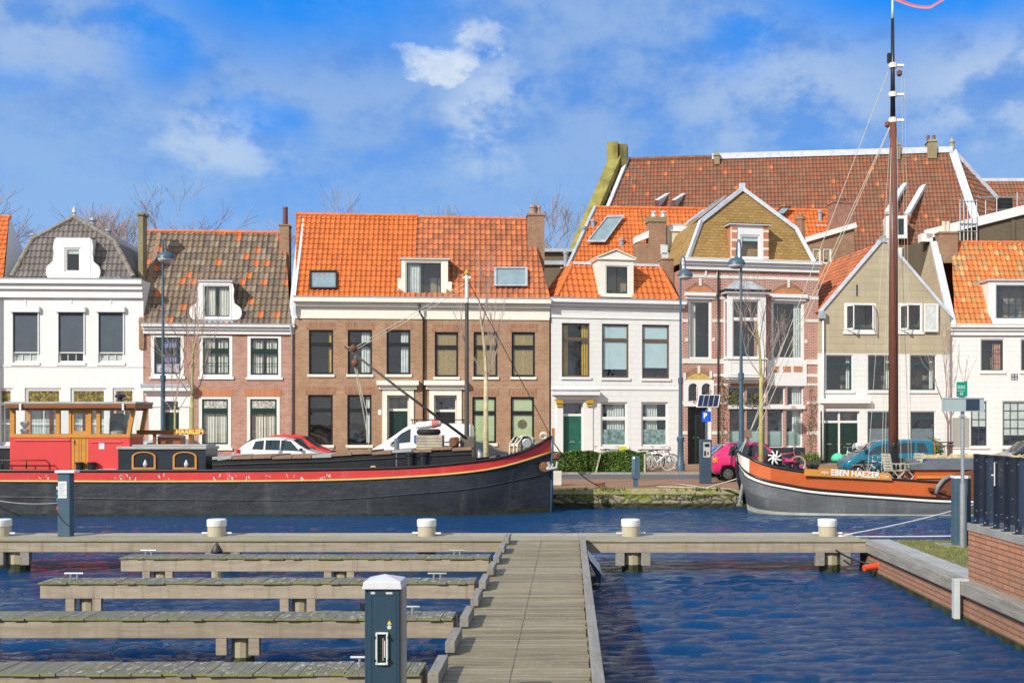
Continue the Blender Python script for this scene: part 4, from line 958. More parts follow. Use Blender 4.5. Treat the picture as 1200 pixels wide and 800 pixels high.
b = MB(); b.poly([(ub - .025, vb + .2, zg0 + .15), (ub - .025, -.141, zg0 + .15), (ub - .025, -.141, zg1 - .1), (ub - .025, vb + .2, zg1 - .1)], GLASS); b.poly([(ua + .025, vb + .2, zg0 + .15), (ua + .025, -.141, zg0 + .15), (ua + .025, -.141, zg1 - .1), (ua + .025, vb + .2, zg1 - .1)], GLASS); b.build('side_pane', bay, fixn=False)
H.holes.append((ga, zg0 + .1, gb, zg1 - .02, .2))
b = MB(); b.box(ga - .1, gb + .1, 1.2, 1.22, zg0 - .1, zg1 + .1, ROOM); b.build('room', bay)
# white panel with orange squares right of the bay, stone bands, cornice
a, z0, c, z1 = H.rect(898.5, 421.8, 945, 452); b = MB(); b.box(a, c, -.05, 0, z0, z1, WHITE); b.build('panel_band', R)
for x0, x1 in ((905, 912.5), (917, 926.5), (929.5, 940)):
    a, z0, c, z1 = H.rect(x0, 429, x1, 436); b = MB(); b.box(a, c, -.056, -.05, z0, z1, BRICK_RUB); b.build('brick_inset', R)
shop = []
def band(x0, x1, y0, y1, pr=.03):
    a, z0, c, z1 = H.rect(x0, y0, x1, y1); b = MB(); b.box(a, c, -pr, 0, z0, z1, SANDST); b.build('stone_band', R)
band(799.5, 959, 323.5, 327); band(799.5, 853, 420.5, 426, .05); band(945, 959, 421, 427, .05)
for x0, x1 in ((834.8, 852.5), (799.6, 806), (943.5, 959)): band(x0, x1, 374, 377.5); 
for x0, x1 in ((834.8, 852.5), (943.5, 959)): band(x0, x1, 347.5, 351); band(x0, x1, 438, 441.5); band(x0, x1, 449, 452)
for x0, x1 in ((834, 852), (945.5, 959), (799.5, 805.5)): band(x0, x1, 470, 473.5); band(x0, x1, 505, 509)
for x0, x1, y in ((803, 806, 396), (834.8, 837.5, 396), (902, 904, 398), (943, 946, 398)): band(x0, x1, y, y + 4)
for px in (826, 840): band(px, px + 2, 317, 323.5, .06)
# entrance: white panel with twin arched lights over a dark door
for x0, x1 in ((806.5, 817.5), (822, 833)):
    win(H, x0, 449, x1, 470, rec=.1, fw=.03, fm=CREAM, sash=GREEN, sw=.03, sill=0, room=.6)
a, z0, c, z1 = H.rect(801, 445, 836.5, 476); hol = H.holes[-2:]; b = MB()
b.box(a, c, -.04, 0, hol[0][3] + .001, z1, WHITE); b.box(a, c, -.04, 0, z0, hol[0][1] - .001, WHITE); b.box(a, hol[0][0] - .001, -.04, 0, hol[0][1], hol[0][3], WHITE); b.box(hol[0][2] + .001, hol[1][0] - .001, -.04, 0, hol[0][1], hol[0][3], WHITE); b.box(hol[1][2] + .001, c, -.04, 0, hol[0][1], hol[0][3], WHITE)
for h_ in hol:
    n_ = 8; cx_ = (h_[0] + h_[2]) / 2; rr_ = (h_[2] - h_[0]) / 2
    for sg in (-1, 1):
        b.prism([(cx_ + sg * rr_, -.039, h_[3])] + [(cx_ + sg * rr_ * math.cos(t), -.039, h_[3] - rr_ + rr_ * math.sin(t)) for t in np.linspace(0, math.pi / 2, n_)], (0, .15, 0), WHITE)
b.build('arcade_panel', R)
m_ = (a + c) / 2; w_ = (c - a) * .47; arch = [(m_ - w_ + 2 * w_ * t, z1 + .36 * (1 - (2 * t - 1) ** 2)) for t in np.linspace(0, 1, 13)]
b = MB(); b.prism([(x, -.02, z) for x, z in arch], (0, .018, 0), paint('yellow_mosaic', (.55, .38, .12), .8, .3, 14)); b.prism([(x, -.03, z) for x, z in ([(p, q + .28) for p, q in arch] + [(p, q) for p, q in reversed(arch)])], (0, .028, 0), BRICK_SOLD)
b.build('entrance_arch', R)
for t in (.06, .5, .94):
    b = MB(); q = arch[int(t * 12)]; b.box(q[0] - .07, q[0] + .07, -.06, -.031, q[1] - .02, q[1] + .36, SANDST); b.build('keystone', R)
door(H, 806, 476.5, 829.5, 546, BLACKP, rec=.35, fm=GREEN, leaves=2, panels=1, letterbox=False, fw=.04)
b = MB(); a, z0, c, z1 = H.rect(829.8, 476.5, 833.5, 545); b.box(a, c, -.03, 0, 0, z1, WHITE); b.build('door_jamb', R)
# shop front
for k, (x0, x1) in enumerate(((853.5, 873), (875, 898), (899.5, 920.5), (922.5, 942))):
    win(H, x0, 452.5, x1, 475, rec=.1, fw=.03, sash=WHITE, sw=.03, sill=0, content=[('right', NETC, .6)] if k == 3 else [], room=.8)
for k, (x0, x1) in enumerate(((855, 873), (875, 897), (899.5, 918), (921, 941))):
    win(H, x0, 479, x1, 524, rec=.1, fw=.03, fm=WHITE if k > 1 else BLUEGREY, sash=WHITE if k == 3 else BLUEGREY, sw=.045, sill=0, content=[('low', paint('frosted_glass', (.34, .48, .44), .5, .05), .42)] + ([('right', NETC, .5)] if k == 3 else []), room=.8)
a, z0, c, z1 = H.rect(853, 474.8, 943, 479); b = MB(); b.box(a, c, -.1, 0, z0, z1, WHITE); b.build('shop_transom', R)
a, z0, c, z1 = H.rect(853, 524.5, 943, 546); b = MB(); b.box(a, c, -.02, 0, 0, z1, paint('dark_blue_panel', (.02, .035, .05), .5)); b.build('stall_riser', R)
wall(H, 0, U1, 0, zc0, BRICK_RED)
cornice(H, 0, U1, zc0, zc1, .38, WHITE, gutter=WHITE)
pipe(H, [(H.u(841), -.08, zc0), (H.u(841), -.08, .3)], .045, BLACKP)
def GE(px, py): return H.p(px, py, .15 + 1.0 * (306 - py) / 85)
pts = [GE(804.5, 306), GE(954.5, 309), GE(933, 269), GE(869.5, 222), GE(821, 260)]
b = MB(); b.poly(pts, SHINGLE); b.build('front_roof', R, fixn=False)
back = [Vector((q.x, q.y + 6.2, q.z)) for q in pts]
for a, c in ((0, 4), (4, 3), (3, 2), (2, 1)): side_roof(H, SHINGLE, [pts[a], pts[c], back[c], back[a]], 'side_roof')
for a, c in ((0, 4), (4, 3), (1, 2), (2, 3)):
    b = MB(); b.bar(pts[a] + Vector((0, -.06, .03)), pts[c] + Vector((0, -.06, .03)), .16, .2, PALELEAD); b.build('verge_flashing', R)
for a, c in ((0, 4), (4, 3)):
    b = MB(); b.bar(back[a], back[c], .16, .2, PALELEAD); b.build('verge_flashing', R)
b = MB(); q = GE(869.5, 222); b.box(q.x - .13, q.x + .13, q.y - .15, q.y + .12, q.z - .1, q.z + .32, PALELEAD); b.build('finial', R)
skylight(H, [pts[4].lerp(pts[3], .18) + Vector((0, 1.2, 0)), pts[4].lerp(pts[3], .18) + Vector((0, 3.0, 0)), pts[4].lerp(pts[3], .85) + Vector((0, 3.0, 0)), pts[4].lerp(pts[3], .85) + Vector((0, 1.2, 0))], R, LEAD)
d = dormer(H, 857, 264, 900.5, 306, (867.5, 275, 891, 303), -.12, 1.3, roof='flat', fm=WHITE, sash=WHITE, cheek=BRICK_RUB, capm=BLACKP, capo=.14, content=[('blind', BLINDW, .2)], fwid=.06)
for x0, x1 in ((857.2, 863.5), (894.5, 900.3)):
    a, z0, c, z1 = H.rect(x0, 265, x1, 305.5, -.12); b = MB(); b.box(a, c, -.16, -.121, z0, z1, BRICK_RUB)
    for k in range(4): b.box(a - .01, c + .01, -.168, -.1605, z0 + .1 + k * .46, z0 + .22 + k * .46, SANDST)
    b.build('brick_pier', d)

# ---- house with the grey rendered gable
H = House('gabled_house', 'narrow house with grey rendered pointed gable over white ground floor, open attic casements', 959.5, 58.9, 8); R = H.root
H.pm = 1036; U1 = H.u(1113)
ajar = []
for x0, x1, sd_ in ((989, 1026.5, 'both'), (1052, 1081, 'right')):
    w, (a, z0, c, z1) = win(H, x0, 355, x1, 389, rec=-.015, fw=.10, fm=WHITE, sash=WHITE, sw=.02, sill=.06, cols=1, content=[], pane=GLASS)
    for e, sg in ((a + .12, 1), (c - .12, -1)):
        if sg > 0 or sd_ == 'both':
            b = MB(); L = .52; ca = rad(60); dx, dy = sg * L * math.cos(ca), -L * math.sin(ca)
            for t0, t1 in ((0, .1), (.9, 1)): b.bar((e + dx * t0, -.02 + dy * t0, (z0 + z1) / 2), (e + dx * t1, -.02 + dy * t1, (z0 + z1) / 2), .035, z1 - z0 - .24, WHITE)
            for zz in (z0 + .15, z1 - .15): b.bar((e, -.02, zz), (e + dx, -.02 + dy, zz), .035, .07, WHITE)
            b.build('open_casement', w)
            g = MB(); g.poly([(e, -.02, z0 + .15), (e + dx, -.02 + dy, z0 + .15), (e + dx, -.02 + dy, z1 - .15), (e, -.02, z1 - .15)], GLASS); g.build('pane', w, fixn=False)
    if sd_ == 'right':
        a, z0, c, z1 = H.rect(1081.5, 356, 1098, 389); b = MB(); ring(b, a, z0, c, z1, .09, -.17, -.12, WHITE); b.box(a + .09, c - .09, -.15, -.14, z0 + .09, z1 - .09, NETC); b.build('open_shutter', w)
for x0, x1 in ((968, 999.5), (1017, 1045), (1066.5, 1097.5)):
    win(H, x0, 415.5, x1, 458, rec=.05, fw=.05, fm=WHITE, sash=paint('dark_teal', (.03, .06, .065), .4), sw=.06, transom=.26, content=[('mid', NETC, 1, .85, 1.0)], sill=.06)
for x0, x1 in ((1016.5, 1045.5), (1066.5, 1096.5)):
    win(H, x0, 481.5, x1, 532, rec=.05, fw=.05, fm=WHITE, sash=paint('dark_teal', (.03, .06, .065)), sw=.05, transom=.14, content=[('low', paint('grey_blind', (.16, .2, .22), .8, .1), .6)], sill=.06)
door(H, 961.5, 481.5, 1007.5, 546, GREEN, rec=.15, trans=494, leaves=2, panels=1, letterbox=True, fw=.05, knobm=paint('brass', (.6, .4, .1), .3, .05, metallic=.8))
a, z0, c, z1 = H.rect(960.5, 467, 1018, 476); b = MB(); b.box(a + .1, c - .1, -.12, 0, z0 + .002, z0 + .16, WHITE); b.box(a, c, -.3, 0, z0 + .161, z1, WHITE); b.build('door_hood', R)
zm = H.z(414.5)
wall(H, 0, U1, 0, zm, PAINTED_BRICK)
zs_ = H.z(368); ap = H.p(1035.5, 283, 0)
# gable wall above with holes: the rectangular part, then the triangle round the attic windows
zk = max(h[3] for h in H.holes) + .05
def ge(z): t = (z - zs_) / (ap.z - zs_); return max(0.0, t) * (ap.x - .25), U1 - max(0.0, t) * (U1 - ap.x - .25)
wall(H, 0, U1, zm, zs_ - .001, GABLE, name='gable_wall')
gb_ = MB(); l0, r0 = ge(zk)
hs = [h for h in H.holes if h[3] > zs_]
gb_.poly([(0, 0, zs_), (hs[0][0], 0, zs_), (hs[0][0], 0, zk), (l0, 0, zk)], GABLE); gb_.poly([(hs[0][2], 0, zs_), (hs[1][0], 0, zs_), (hs[1][0], 0, zk), (hs[0][2], 0, zk)], GABLE); gb_.poly([(hs[1][2], 0, zs_), (U1, 0, zs_), (r0, 0, zk), (hs[1][2], 0, zk)], GABLE)
for h in hs: gb_.poly([(h[0], 0, h[3]), (h[2], 0, h[3]), (h[2], 0, zk), (h[0], 0, zk)], GABLE)
gb_.poly([(l0, 0, zk), (r0, 0, zk), (ap.x + .25, 0, ap.z), (ap.x - .25, 0, ap.z)], GABLE); gb_.build('gable_wall', R, fixn=False)
D_ = 8.5
tile_poly('roof', R, [(-.1, D_, zs_), (-.1, .02, zs_), (ap.x - .1, .02, ap.z - .1), (ap.x - .1, D_, ap.z - .1)], T_OLDOR, tw=.27, th=.36, amp=.05)
side_roof(H, RIDGE_OR, [(U1, D_, zs_), (U1, .02, zs_), (ap.x, .02, ap.z - .1), (ap.x, D_, ap.z - .1)])
for e in (0.0, U1):
    b = MB(); b.bar((e, -.01, zs_ + .02), (ap.x + (.2 if e else -.2), -.01, ap.z + .02), .16, .16, PALELEAD); b.build('gable_coping', R)
b = MB(); b.box(ap.x - .3, ap.x + .3, -.06, .3, ap.z - .05, ap.z + .12, LEAD); b.box(ap.x - .14, ap.x + .14, -.05, .28, ap.z + .121, ap.z + .3, STONE); b.build('gable_top', R)
b = MB()
for px, py in ((1004, 340), (1048, 300)): q = H.p(px, py, 0); b.box(q.x - .025, q.x + .025, -.04, 0, q.z - .3, q.z + .3, BLACKP)
b.build('wall_anchor', R)
pipe(H, [(H.u(963.5), -.12, zs_ - .3), (H.u(963.5), -.12, .3)], .055, WHITE)
b = MB(); q = H.p(963, 369, -.1); b.box(q.x - .16, q.x + .16, -.28, -.0, q.z - .2, q.z + .2, LEAD); b.build('hopper_head', R)

# ---- white house on the right
H = House('white_house', 'long white house with mottled orange roof and blue muntined dormer beside the signpost', 1112.5, 60.2, 2); R = H.root
H.pm = 1160; U1 = H.u(1330)
DB = paint('slate_blue_paint', (.05, .075, .10), .4, .1)
win(H, 1149, 397, 1177, 435, rec=.04, fw=.05, fm=CREAM, sash=DB, sw=.05, cols=2, rows=3, content=[('mid', paint('salmon_curtain', (.45, .22, .15), .9, .3, 6), .9, .6, .95)], sill=.07)
win(H, 1196, 397, 1226, 435, rec=.04, fw=.05, fm=CREAM, sash=DB, sw=.05, cols=2, rows=3, sill=.07)
win(H, 1137.5, 469.5, 1157.5, 523, rec=.04, fw=.04, fm=WHITE, sash=DB, sw=.05, cols=2, rows=5, content=[('blind', NETC, .55)], sill=.07)
win(H, 1174.5, 469.5, 1212, 523, rec=.04, fw=.05, fm=WHITE, sash=DB, sw=.05, cols=4, rows=5, content=[('blind', NETC, .75)], sill=.07)
win(H, 1240, 469.5, 1280, 523, rec=.04, fw=.05, fm=WHITE, sash=DB, sw=.05, cols=4, rows=5, sill=.07)
a, z0, c, z1 = H.rect(1114.5, 488.5, 1137, 525.5); b = MB(); ring(b, a, z0, c, z1, .05, -.05, 0, WHITE); b.box(a + .05, c - .05, -.03, 0, z0 + .05, z1 - .05, paint('warm_grey_panel', (.33, .32, .30), .6, .05)); b.build('blind_panel', R)
a, z0, c, z1 = H.rect(1185, 438, 1192.5, 445); b = MB(); ring(b, a, z0, c, z1, .04, -.02, 0, DB); b.box((a + c) / 2 - .03, (a + c) / 2 + .03, -.015, 0, z0 + .04, z1 - .04, DB); b.box(a + .04, c - .04, -.012, 0, (z0 + z1) / 2 - .03, (z0 + z1) / 2 + .03, DB); b.build('vent_grille', R)
zc0, zc1 = H.z(393), H.z(381)
wall(H, 0, U1, 0, zc1, PAINTED_BRICK)
cornice(H, 0, U1, zc0, zc1, .34, WHITE, gutter=WHITE)
b = MB(); b.box(0, U1, -.04, 0, 0, .55, paint('grey_plinth', (.4, .4, .39), .8, .1)); b.build('plinth', R)
ve = 2.6; zr = H.z(285, v=ve)
tile_poly('roof', R, [(H.u(1119, -.1), -.1, zc1), (U1, -.1, zc1), (U1, ve, zr), (H.u(1114, ve), ve, zr)], T_MOTT, tw=.28, th=.36, amp=.06)
side_roof(H, RIDGE_OR, [(0, ve, zr), (U1, ve, zr), (U1, 7, zc1), (0, 7, zc1)])
ridge('ridge_tiles', R, (H.u(1114, ve), ve, zr), (U1, ve, zr), RIDGE_OR, .11)
b = MB(); b.prism([(-.08, 0, zc1 - .3), (-.08, ve, zr + .1), (-.08, 7, zc1)], (.07, 0, 0), GABLE); b.build('gable', R)
b = MB(); b.bar((.1, -.15, zc1 + .03), (.1, ve, zr + .06), .42, .12, PALELEAD); b.build('verge_lead', R)
chimney(R, H.u(1099, 2.4), H.u(1120, 2.4), 2.1, 2.8, zr - 1.2, H.z(272.5, v=2.4, px=1110), BRICK_CH, cap=.05)
b = MB()
for px in (1106, 1111): q = H.p(px, 272.5, 2.4); b.tube([q, q + Vector((0, 0, .62))], .10, paint('cream_pipe', (.62, .58, .45), .6), 10)
b.build('flue_pipes', R)
dormer(H, 1158.5, 329, 1216, 379, (1166.5, 333, 1210, 374), .1, 2.0, roof='flat', fm=WHITE, sash=DB, cols=5, rows=4, capo=.12)
# ================================================================== behind the row
class Place:
    """a thing turned about z whose local points are found on planes of its own, like House but anchored anywhere"""
    pass
# ---- the big hall with the brown roof
H = House('great_hall', 'huge brown tiled roof of a hall with mossy stepped gable end, tallest behind the houses', 690, 76.0, -7, cat='building'); R = H.root
H.pm = 920
vR = 5.2
def HV(py): return vR * (330 - py) / (330 - 182)
def HP(px, py): return H.p(px, py, HV(py))
e0, e1 = HP(672, 330), HP(1166, 330); r0, r1 = HP(733.5, 188), HP(1115, 176.5)
zr = (r0.z + r1.z) / 2; ze = (e0.z + e1.z) / 2
for q in (e0, e1): q.z, q.y = ze, 0
for q in (r0, r1): q.z, q.y = zr, vR
tile_poly('roof', R, [e0, e1, r1, r0], T_BROWN, tw=.25, th=.36, amp=.06, sub=4)
hip = Vector((e1.x + 2.2, 10.5, ze))
tile_poly('roof', R, [e1, (e1.x + 9.0, 10.5, ze), r1], T_BROWN, tw=.30, th=.42, amp=.05, sub=5)
side_roof(H, T_BROWN, [r0, r1, (e1.x + 9.0, 10.5, ze), (e0.x, 10.5, ze)])
b = MB(); b.bar(r1, e1, .55, .2, PALELEAD, up=(0, -1, .4)); b.build('hip_lead', R)
b = MB(); b.bar(r1, (e1.x + 9.0, 10.5, ze), .35, .3, PALELEAD); b.build('hip_lead', R)
b = MB(); m_ = r0.lerp(r1, .27); b.bar(m_ + Vector((0, 0, .05)), r1 + Vector((0, 0, .05)), .5, .42, PALELEAD); b.build('ridge_lead', R)
ridge('ridge_tiles', R, r0, m_, paint('brown_ridge_tile', (.2, .09, .05), .8, .3, 5), .17)
b = MB(); b.box(e0.x + .1, e1.x, .3, 10.2, 0, ze - .05, BRICK_CH); b.build('wall', R)
# gable parapet on the left: a raking mossy wall ending in a chimney-like block
g0 = HP(670, 330); g1 = HP(727, 192)
b = MB(); dx = .85
b.prism([(g0.x - .9, -.3, ze - .5), (g0.x - .9, -.3, ze + .7), (g1.x - .7, vR - .4, zr + .45), (g1.x - .7, 10.5, ze + .5), (g1.x - .7, 10.5, ze - .5)], (dx, 0, 0), MOSSY); b.build('gable_parapet', R, fixn=True)
b = MB(); q = H.p(724, 190, vR); zt_ = H.z(168.5, v=vR, px=722)
b.box(q.x - .75, q.x + .05, vR - .7, vR + .7, zr - 3.2, zt_, MOSSY); b.box(q.x + .052, q.x + .7, vR - .5, vR + .6, zr - 1.5, zt_ - .15, paint('dark_mossy_stone', (.14, .12, .05), .95, .3, 1.2, .01)); b.build('gable_chimney', R)
b = MB(); b.bar((e0.x + .25, -.1, ze + .1), (r0.x + .1, vR - .1, zr + .1), .3, .12, PALELEAD); b.build('verge_lead', R)
for px, py0, w_ in ((1091, 164, 10), (840, 180, 6.5), (1049, 168, 9)):
    q = H.p(px, 184, vR); hw = w_ * .5 * 79 / F; zt_ = H.z(py0, v=vR, px=px)
    b = MB(); b.box(q.x - hw, q.x + hw, vR - .5, vR + .5, zr - .6, zt_ - .25, BRICK_OLD); b.add([(q.x - hw - .06, vR - .56, zt_ - .249), (q.x + hw + .06, vR - .56, zt_ - .249), (q.x + hw + .06, vR + .56, zt_ - .249), (q.x - hw - .06, vR + .56, zt_ - .249), (q.x - hw * .6, vR - .3, zt_), (q.x + hw * .6, vR - .3, zt_), (q.x + hw * .6, vR + .3, zt_), (q.x - hw * .6, vR + .3, zt_)], [(0, 1, 5, 4), (1, 2, 6, 5), (2, 3, 7, 6), (3, 0, 4, 7), (4, 5, 6, 7)], BRICK_OLD)
    o = b.build('chimney', R)
    if px == 1091:
        for d in (-.2, .2):
            b = MB(); b.lathe([(.12, 0), (.1, .25), (.13, .3)], (q.x + d, vR, zt_ - .02), paint('dark_red_clay', (.16, .05, .04)), 8); b.build('chimney_pot', o)
b = MB(); b.lathe([(.2, 0), (.16, .5), (.22, .6), (.05, .95)], r1, STONE, 8); b.build('finial', R)
def eyebrow(pxs, py0, py1, lean):
    """lead-capped dormer cheeks lying on the slope"""
    b = MB()
    for px in pxs:
        a, c = HP(px, py1), HP(px + lean, py0); n = Vector((0, -.82, .57))
        b.prism([a - n * .02, c - n * .02, a + n * .95], (.28, 0, 0), PALELEAD)
    return b.build('dormer_cheek', R)
eyebrow((767.5, 787), 226, 246, 13)
b = MB()
e_ = [(1037, 256), (1060, 258)]
for (px, py), l in zip(e_, (23, 22)):
    a, c = HP(px, py), HP(px + l, py - 38); b.bar(a + Vector((0, -1.1, .2)), c + Vector((0, -.1, .1)), .38, .22, PALELEAD)
b.build('dormer_cheek', R)
a0, a1 = HP(1036, 282), HP(1058, 258); b = MB(); b.box(a0.x, a1.x, a0.y - .9, a1.y, a0.z, a1.z, WHITE); o = b.build('dormer', R)
g = MB(); g.box(a0.x + .25, a1.x - .25, a0.y - .93, a0.y - .905, a0.z + .25, a1.z - .2, paint('dark_glass', (.02, .025, .03), .08, .1)); g.build('pane', o)
b = MB(); q0, q1 = H.p(1020, 300, -.6), H.p(1108, 294, -.6); b.box(q0.x, q1.x, -.7, .1, q1.z - .25, q1.z + .25, WHITE); b.box(q0.x, q1.x, -.6, .1, q1.z - 1.0, q1.z - .26, BRICK_CH); b.box(q0.x, q1.x, -.75, .1, q1.z - 1.4, q1.z - 1.01, WHITE); b.build('eaves_band', R)

# ---- orange roofed house directly behind
H = House('rear_house', 'bright orange pantile roof with big blue skylight rising behind the white green-door house', 655, 66.0, 4); R = H.root
H.pm = 820
vR = 3.6
def OV(py): return vR * (345 - py) / (345 - 247)
def OP(px, py): return H.p(px, py, OV(py))
e0, e1 = OP(652, 345), OP(1000, 345); r0, r1 = OP(698, 249), OP(975, 243)
zr = (r0.z + r1.z) / 2; ze = (e0.z + e1.z) / 2
for q in (e0, e1): q.y, q.z = 0, ze
for q in (r0, r1): q.y, q.z = vR, zr
tile_poly('roof', R, [e0, e1, r1, r0], T_ORANGE, tw=.25, th=.36, amp=.04, sub=5)
ridge('ridge_tiles', R, r0, r1, RIDGE_OR, .13)
side_roof(H, RIDGE_OR, [r0, r1, (e1.x, 8, ze), (e0.x, 8, ze)])
b = MB(); b.bar((e0.x, -.05, ze + .08), (r0.x, vR, zr + .08), .2, .2, LEAD); b.build('verge_lead', R)
b = MB(); b.box(e0.x, e1.x, .2, 7.8, 0, ze - .02, BRICK_BROWN); b.poly([(e0.x, .2, ze - .02), (r0.x, vR, zr - .05), (e0.x, 8, ze)], BRICK_BROWN); b.build('wall', R, fixn=False)
skylight(H, [OP(686.5, 288.5), OP(708.5, 288.5), OP(731.5, 257), OP(711, 257.5)], R, LEAD, off=.34)
skylight(H, [OP(905, 256), OP(917, 256), OP(926, 247), OP(914, 247)], R, BLACKP, off=.34)
for px, py in ((684, 277), (695, 269), (728.5, 291), (663, 307), (961, 258)):
    q = OP(px, py); b = MB(); b.lathe([(.13, -.3), (.13, .45), (.17, .47), (.17, .62), (.12, .64)], q, ZINC, 10); b.box(q.x - .35, q.x + .4, q.y - .35, q.y + .02, q.z - .42, q.z - .36, PALELEAD); b.build('vent_pipe', R)

# ---- brick chimney wall and plastered stack between the roofs
H = House('rear_chimney_wall', 'old brick chimney stack with stepped lead and two pots beside the ochre gambrel', 744, 62.0, 8, cat='chimney'); R = H.root
H.pm = 770
a, z0, c, z1 = H.rect(744.5, 285, 762, 345); b = MB(); b.box(a, c, 0, .5, z0 - 1, z1, BRICK_CH); b.prism([(a - .03, -.05, z1), (c, -.05, z1 + .35), (c, -.05, z1 + .75), (a - .03, -.05, z1 + .35)], (0, .6, 0), WHITE); b.build('wall', R)
a, z0, c, z1 = H.rect(760, 254.5, 780, 345); b = MB(); b.box(a, c, -.1, .7, z0 - 1, z1 - .28, BRICK_CH); b.box(a - .06, c + .06, -.16, .76, z1 - .279, z1, BRICK_OLD); o = b.build('chimney', R)
for px in (766, 777):
    q = H.p(px, 254.5, .3); b = MB(); b.lathe([(.14, 0), (.1, .22), (.16, .25), (.13, .32)], q, PALELEAD, 10); b.build('chimney_pot', o)
b = MB()
for k in range(5):
    q = H.p(775 + k * 1.2, 292 + k * 9, -.1); b.box(q.x - .05, q.x + .35, -.125, -.102, q.z - .3, q.z + .25, PALELEAD)
b.build('stepped_flashing', R)
pc = paint('cream_plaster', (.66, .60, .46), .85, .1, 1.5, dirt=.2)
a, z0, c, z1 = H.rect(785, 264, 806, 352); b = MB(); b.box(a, c, .3, 1.2, z0 - 2, z1 - .3, pc); b.box(a - .06, c + .06, .22, 1.25, z1 - .299, z1, WHITE); b.box(a + .2, c - .2, .4, 1.1, z1 + .001, z1 + .14, LEAD); b.build('plastered_stack', R)
b = MB(); a = H.u(783); b.tube([(a, .15, z0 - 2), (a, .15, H.z(264))], .09, PALELEAD, 8); b.build('vent_pipe', R)

# ---- brick gable and chimney right of the gambrel
H = House('rear_brick_gable', 'pale brick gable with white verge and square chimney behind the red brick house', 944, 66.5, 8, cat='building'); R = H.root
H.pm = 975
win(H, 952, 291, 962, 309, rec=.03, fw=.05, sash=CREAM, sill=0, content=[('blind', BLINDB, .7)]); win(H, 964, 291, 974.5, 309, rec=.03, fw=.05, sash=CREAM, sill=0, content=[('blind', BLINDB, .7)])
UU = H.u(1001)
wall(H, 0, UU, 3, H.z(284), BRICK_CH, depth=6)
zl, zh = H.z(284), H.z(266)
b = MB(); b.poly([(0, 0, zl), (UU, 0, zl), (UU, 0, zh)], BRICK_CH); b.poly([(0, 0, zl), (UU, 0, zh), (UU, 6, zh), (0, 6, zl)], RIDGE_OR); b.poly([(UU, 0, zl), (UU, 6, zl), (UU, 6, zh), (UU, 0, zh)], BRICK_CH); b.build('gable', R, fixn=False)
b = MB(); b.bar((-.3, -.05, zl + .02), (UU + .1, -.05, zh + .14), .2, .3, WHITE); b.build('verge_board', R)
a, z0, c, z1 = H.rect(976.5, 236, 999.5, 266, .5); chimney(R, a, c, .5, 1.5, z0 - .5, z1, paint('dusty_red_brick', (.30, .15, .11), .9, .2, 4), cap=.05, pots=((a + .5, 1, .13), (a + .85, 1, .13)), potm=paint('dark_red_clay', (.16, .05, .04)), poth=.3)
q = H.p(938, 258, 0); b = MB(); b.lathe([(.28, -2), (.28, 0), (.33, .02), (.33, .18), (.2, .2), (.2, .35)], q, BRICK_CH, 8); b.build('round_chimney', R)

# ---- dark timber building with white fascia, railing and ladder cage
H = House('timber_building', 'dark timber clad flat-roofed building with sloping white fascia behind the mottled roof', 1088, 68.0, 2, cat='building'); R = H.root
H.pm = 1150
TIM = wood('dark_cladding', (.10, .08, .05), (.16, .13, .085), 'X', .3)
q0, q1 = H.p(1088, 277, 0), H.p(1260, 233, 0)
b = MB(); b.prism([(q0.x, 0, 3), (q1.x, 0, 3), (q1.x, 0, q1.z), (q0.x, 0, q0.z)], (0, 8, 0), TIM); b.build('wall', R)
b = MB(); b.bar(q0 + Vector((-.2, -.05, .1)), q1 + Vector((0, -.05, .1)), .3, .55, WHITE); b.box(q0.x - .5, q0.x + .2, -.2, .4, q0.z - .35, q0.z + .15, WHITE); b.build('fascia', R)
b = MB()
for px in (1187, 1240): q = H.p(px, 258, 0); b.box(q.x - .12, q.x + .12, -.09, -.002, 3, q.z, TIM)
b.build('corner_batten', R)
b = MB()
for px in (1155, 1168, 1192, 1216, 1240):
    q = H.p(px, 245, .6); zz = q0.z + (q1.z - q0.z) * (q.x - q0.x) / (q1.x - q0.x); b.tube([(q.x, .6, zz), (q.x, .6, zz + 1.35)], .035, STEEL, 6)
q, r_ = H.p(1143, 231, .6), H.p(1260, 231, .6); b.tube([(q.x, .6, q.z), (r_.x, .6, q.z)], .035, STEEL, 6); b.tube([(q.x + .6, .6, q.z - .8), (r_.x, .6, q.z - .6)], .025, STEEL, 6); b.build('railing', R)
b = MB(); q = H.p(1178, 246, 1.2); b.box(q.x - .38, q.x + .38, 1.0, 1.8, q.z - .3, q.z + .75, BLACKP); b.build('roof_unit', R)
b = MB()
for px in (1125, 1129.5, 1134, 1138.5, 1144.5):
    q = H.p(px, 282, -.25); b.tube([(q.x, -.25, q.z - .5), (q.x, -.25, H.z(235, px=px))], .035, STEEL, 6)
for py in (236, 262, 271): qa, qb = H.p(1124.5, py, -.28), H.p(1145, py, -.28); b.tube([qa, qb], .03, STEEL, 6)
b.build('ladder_cage', R)

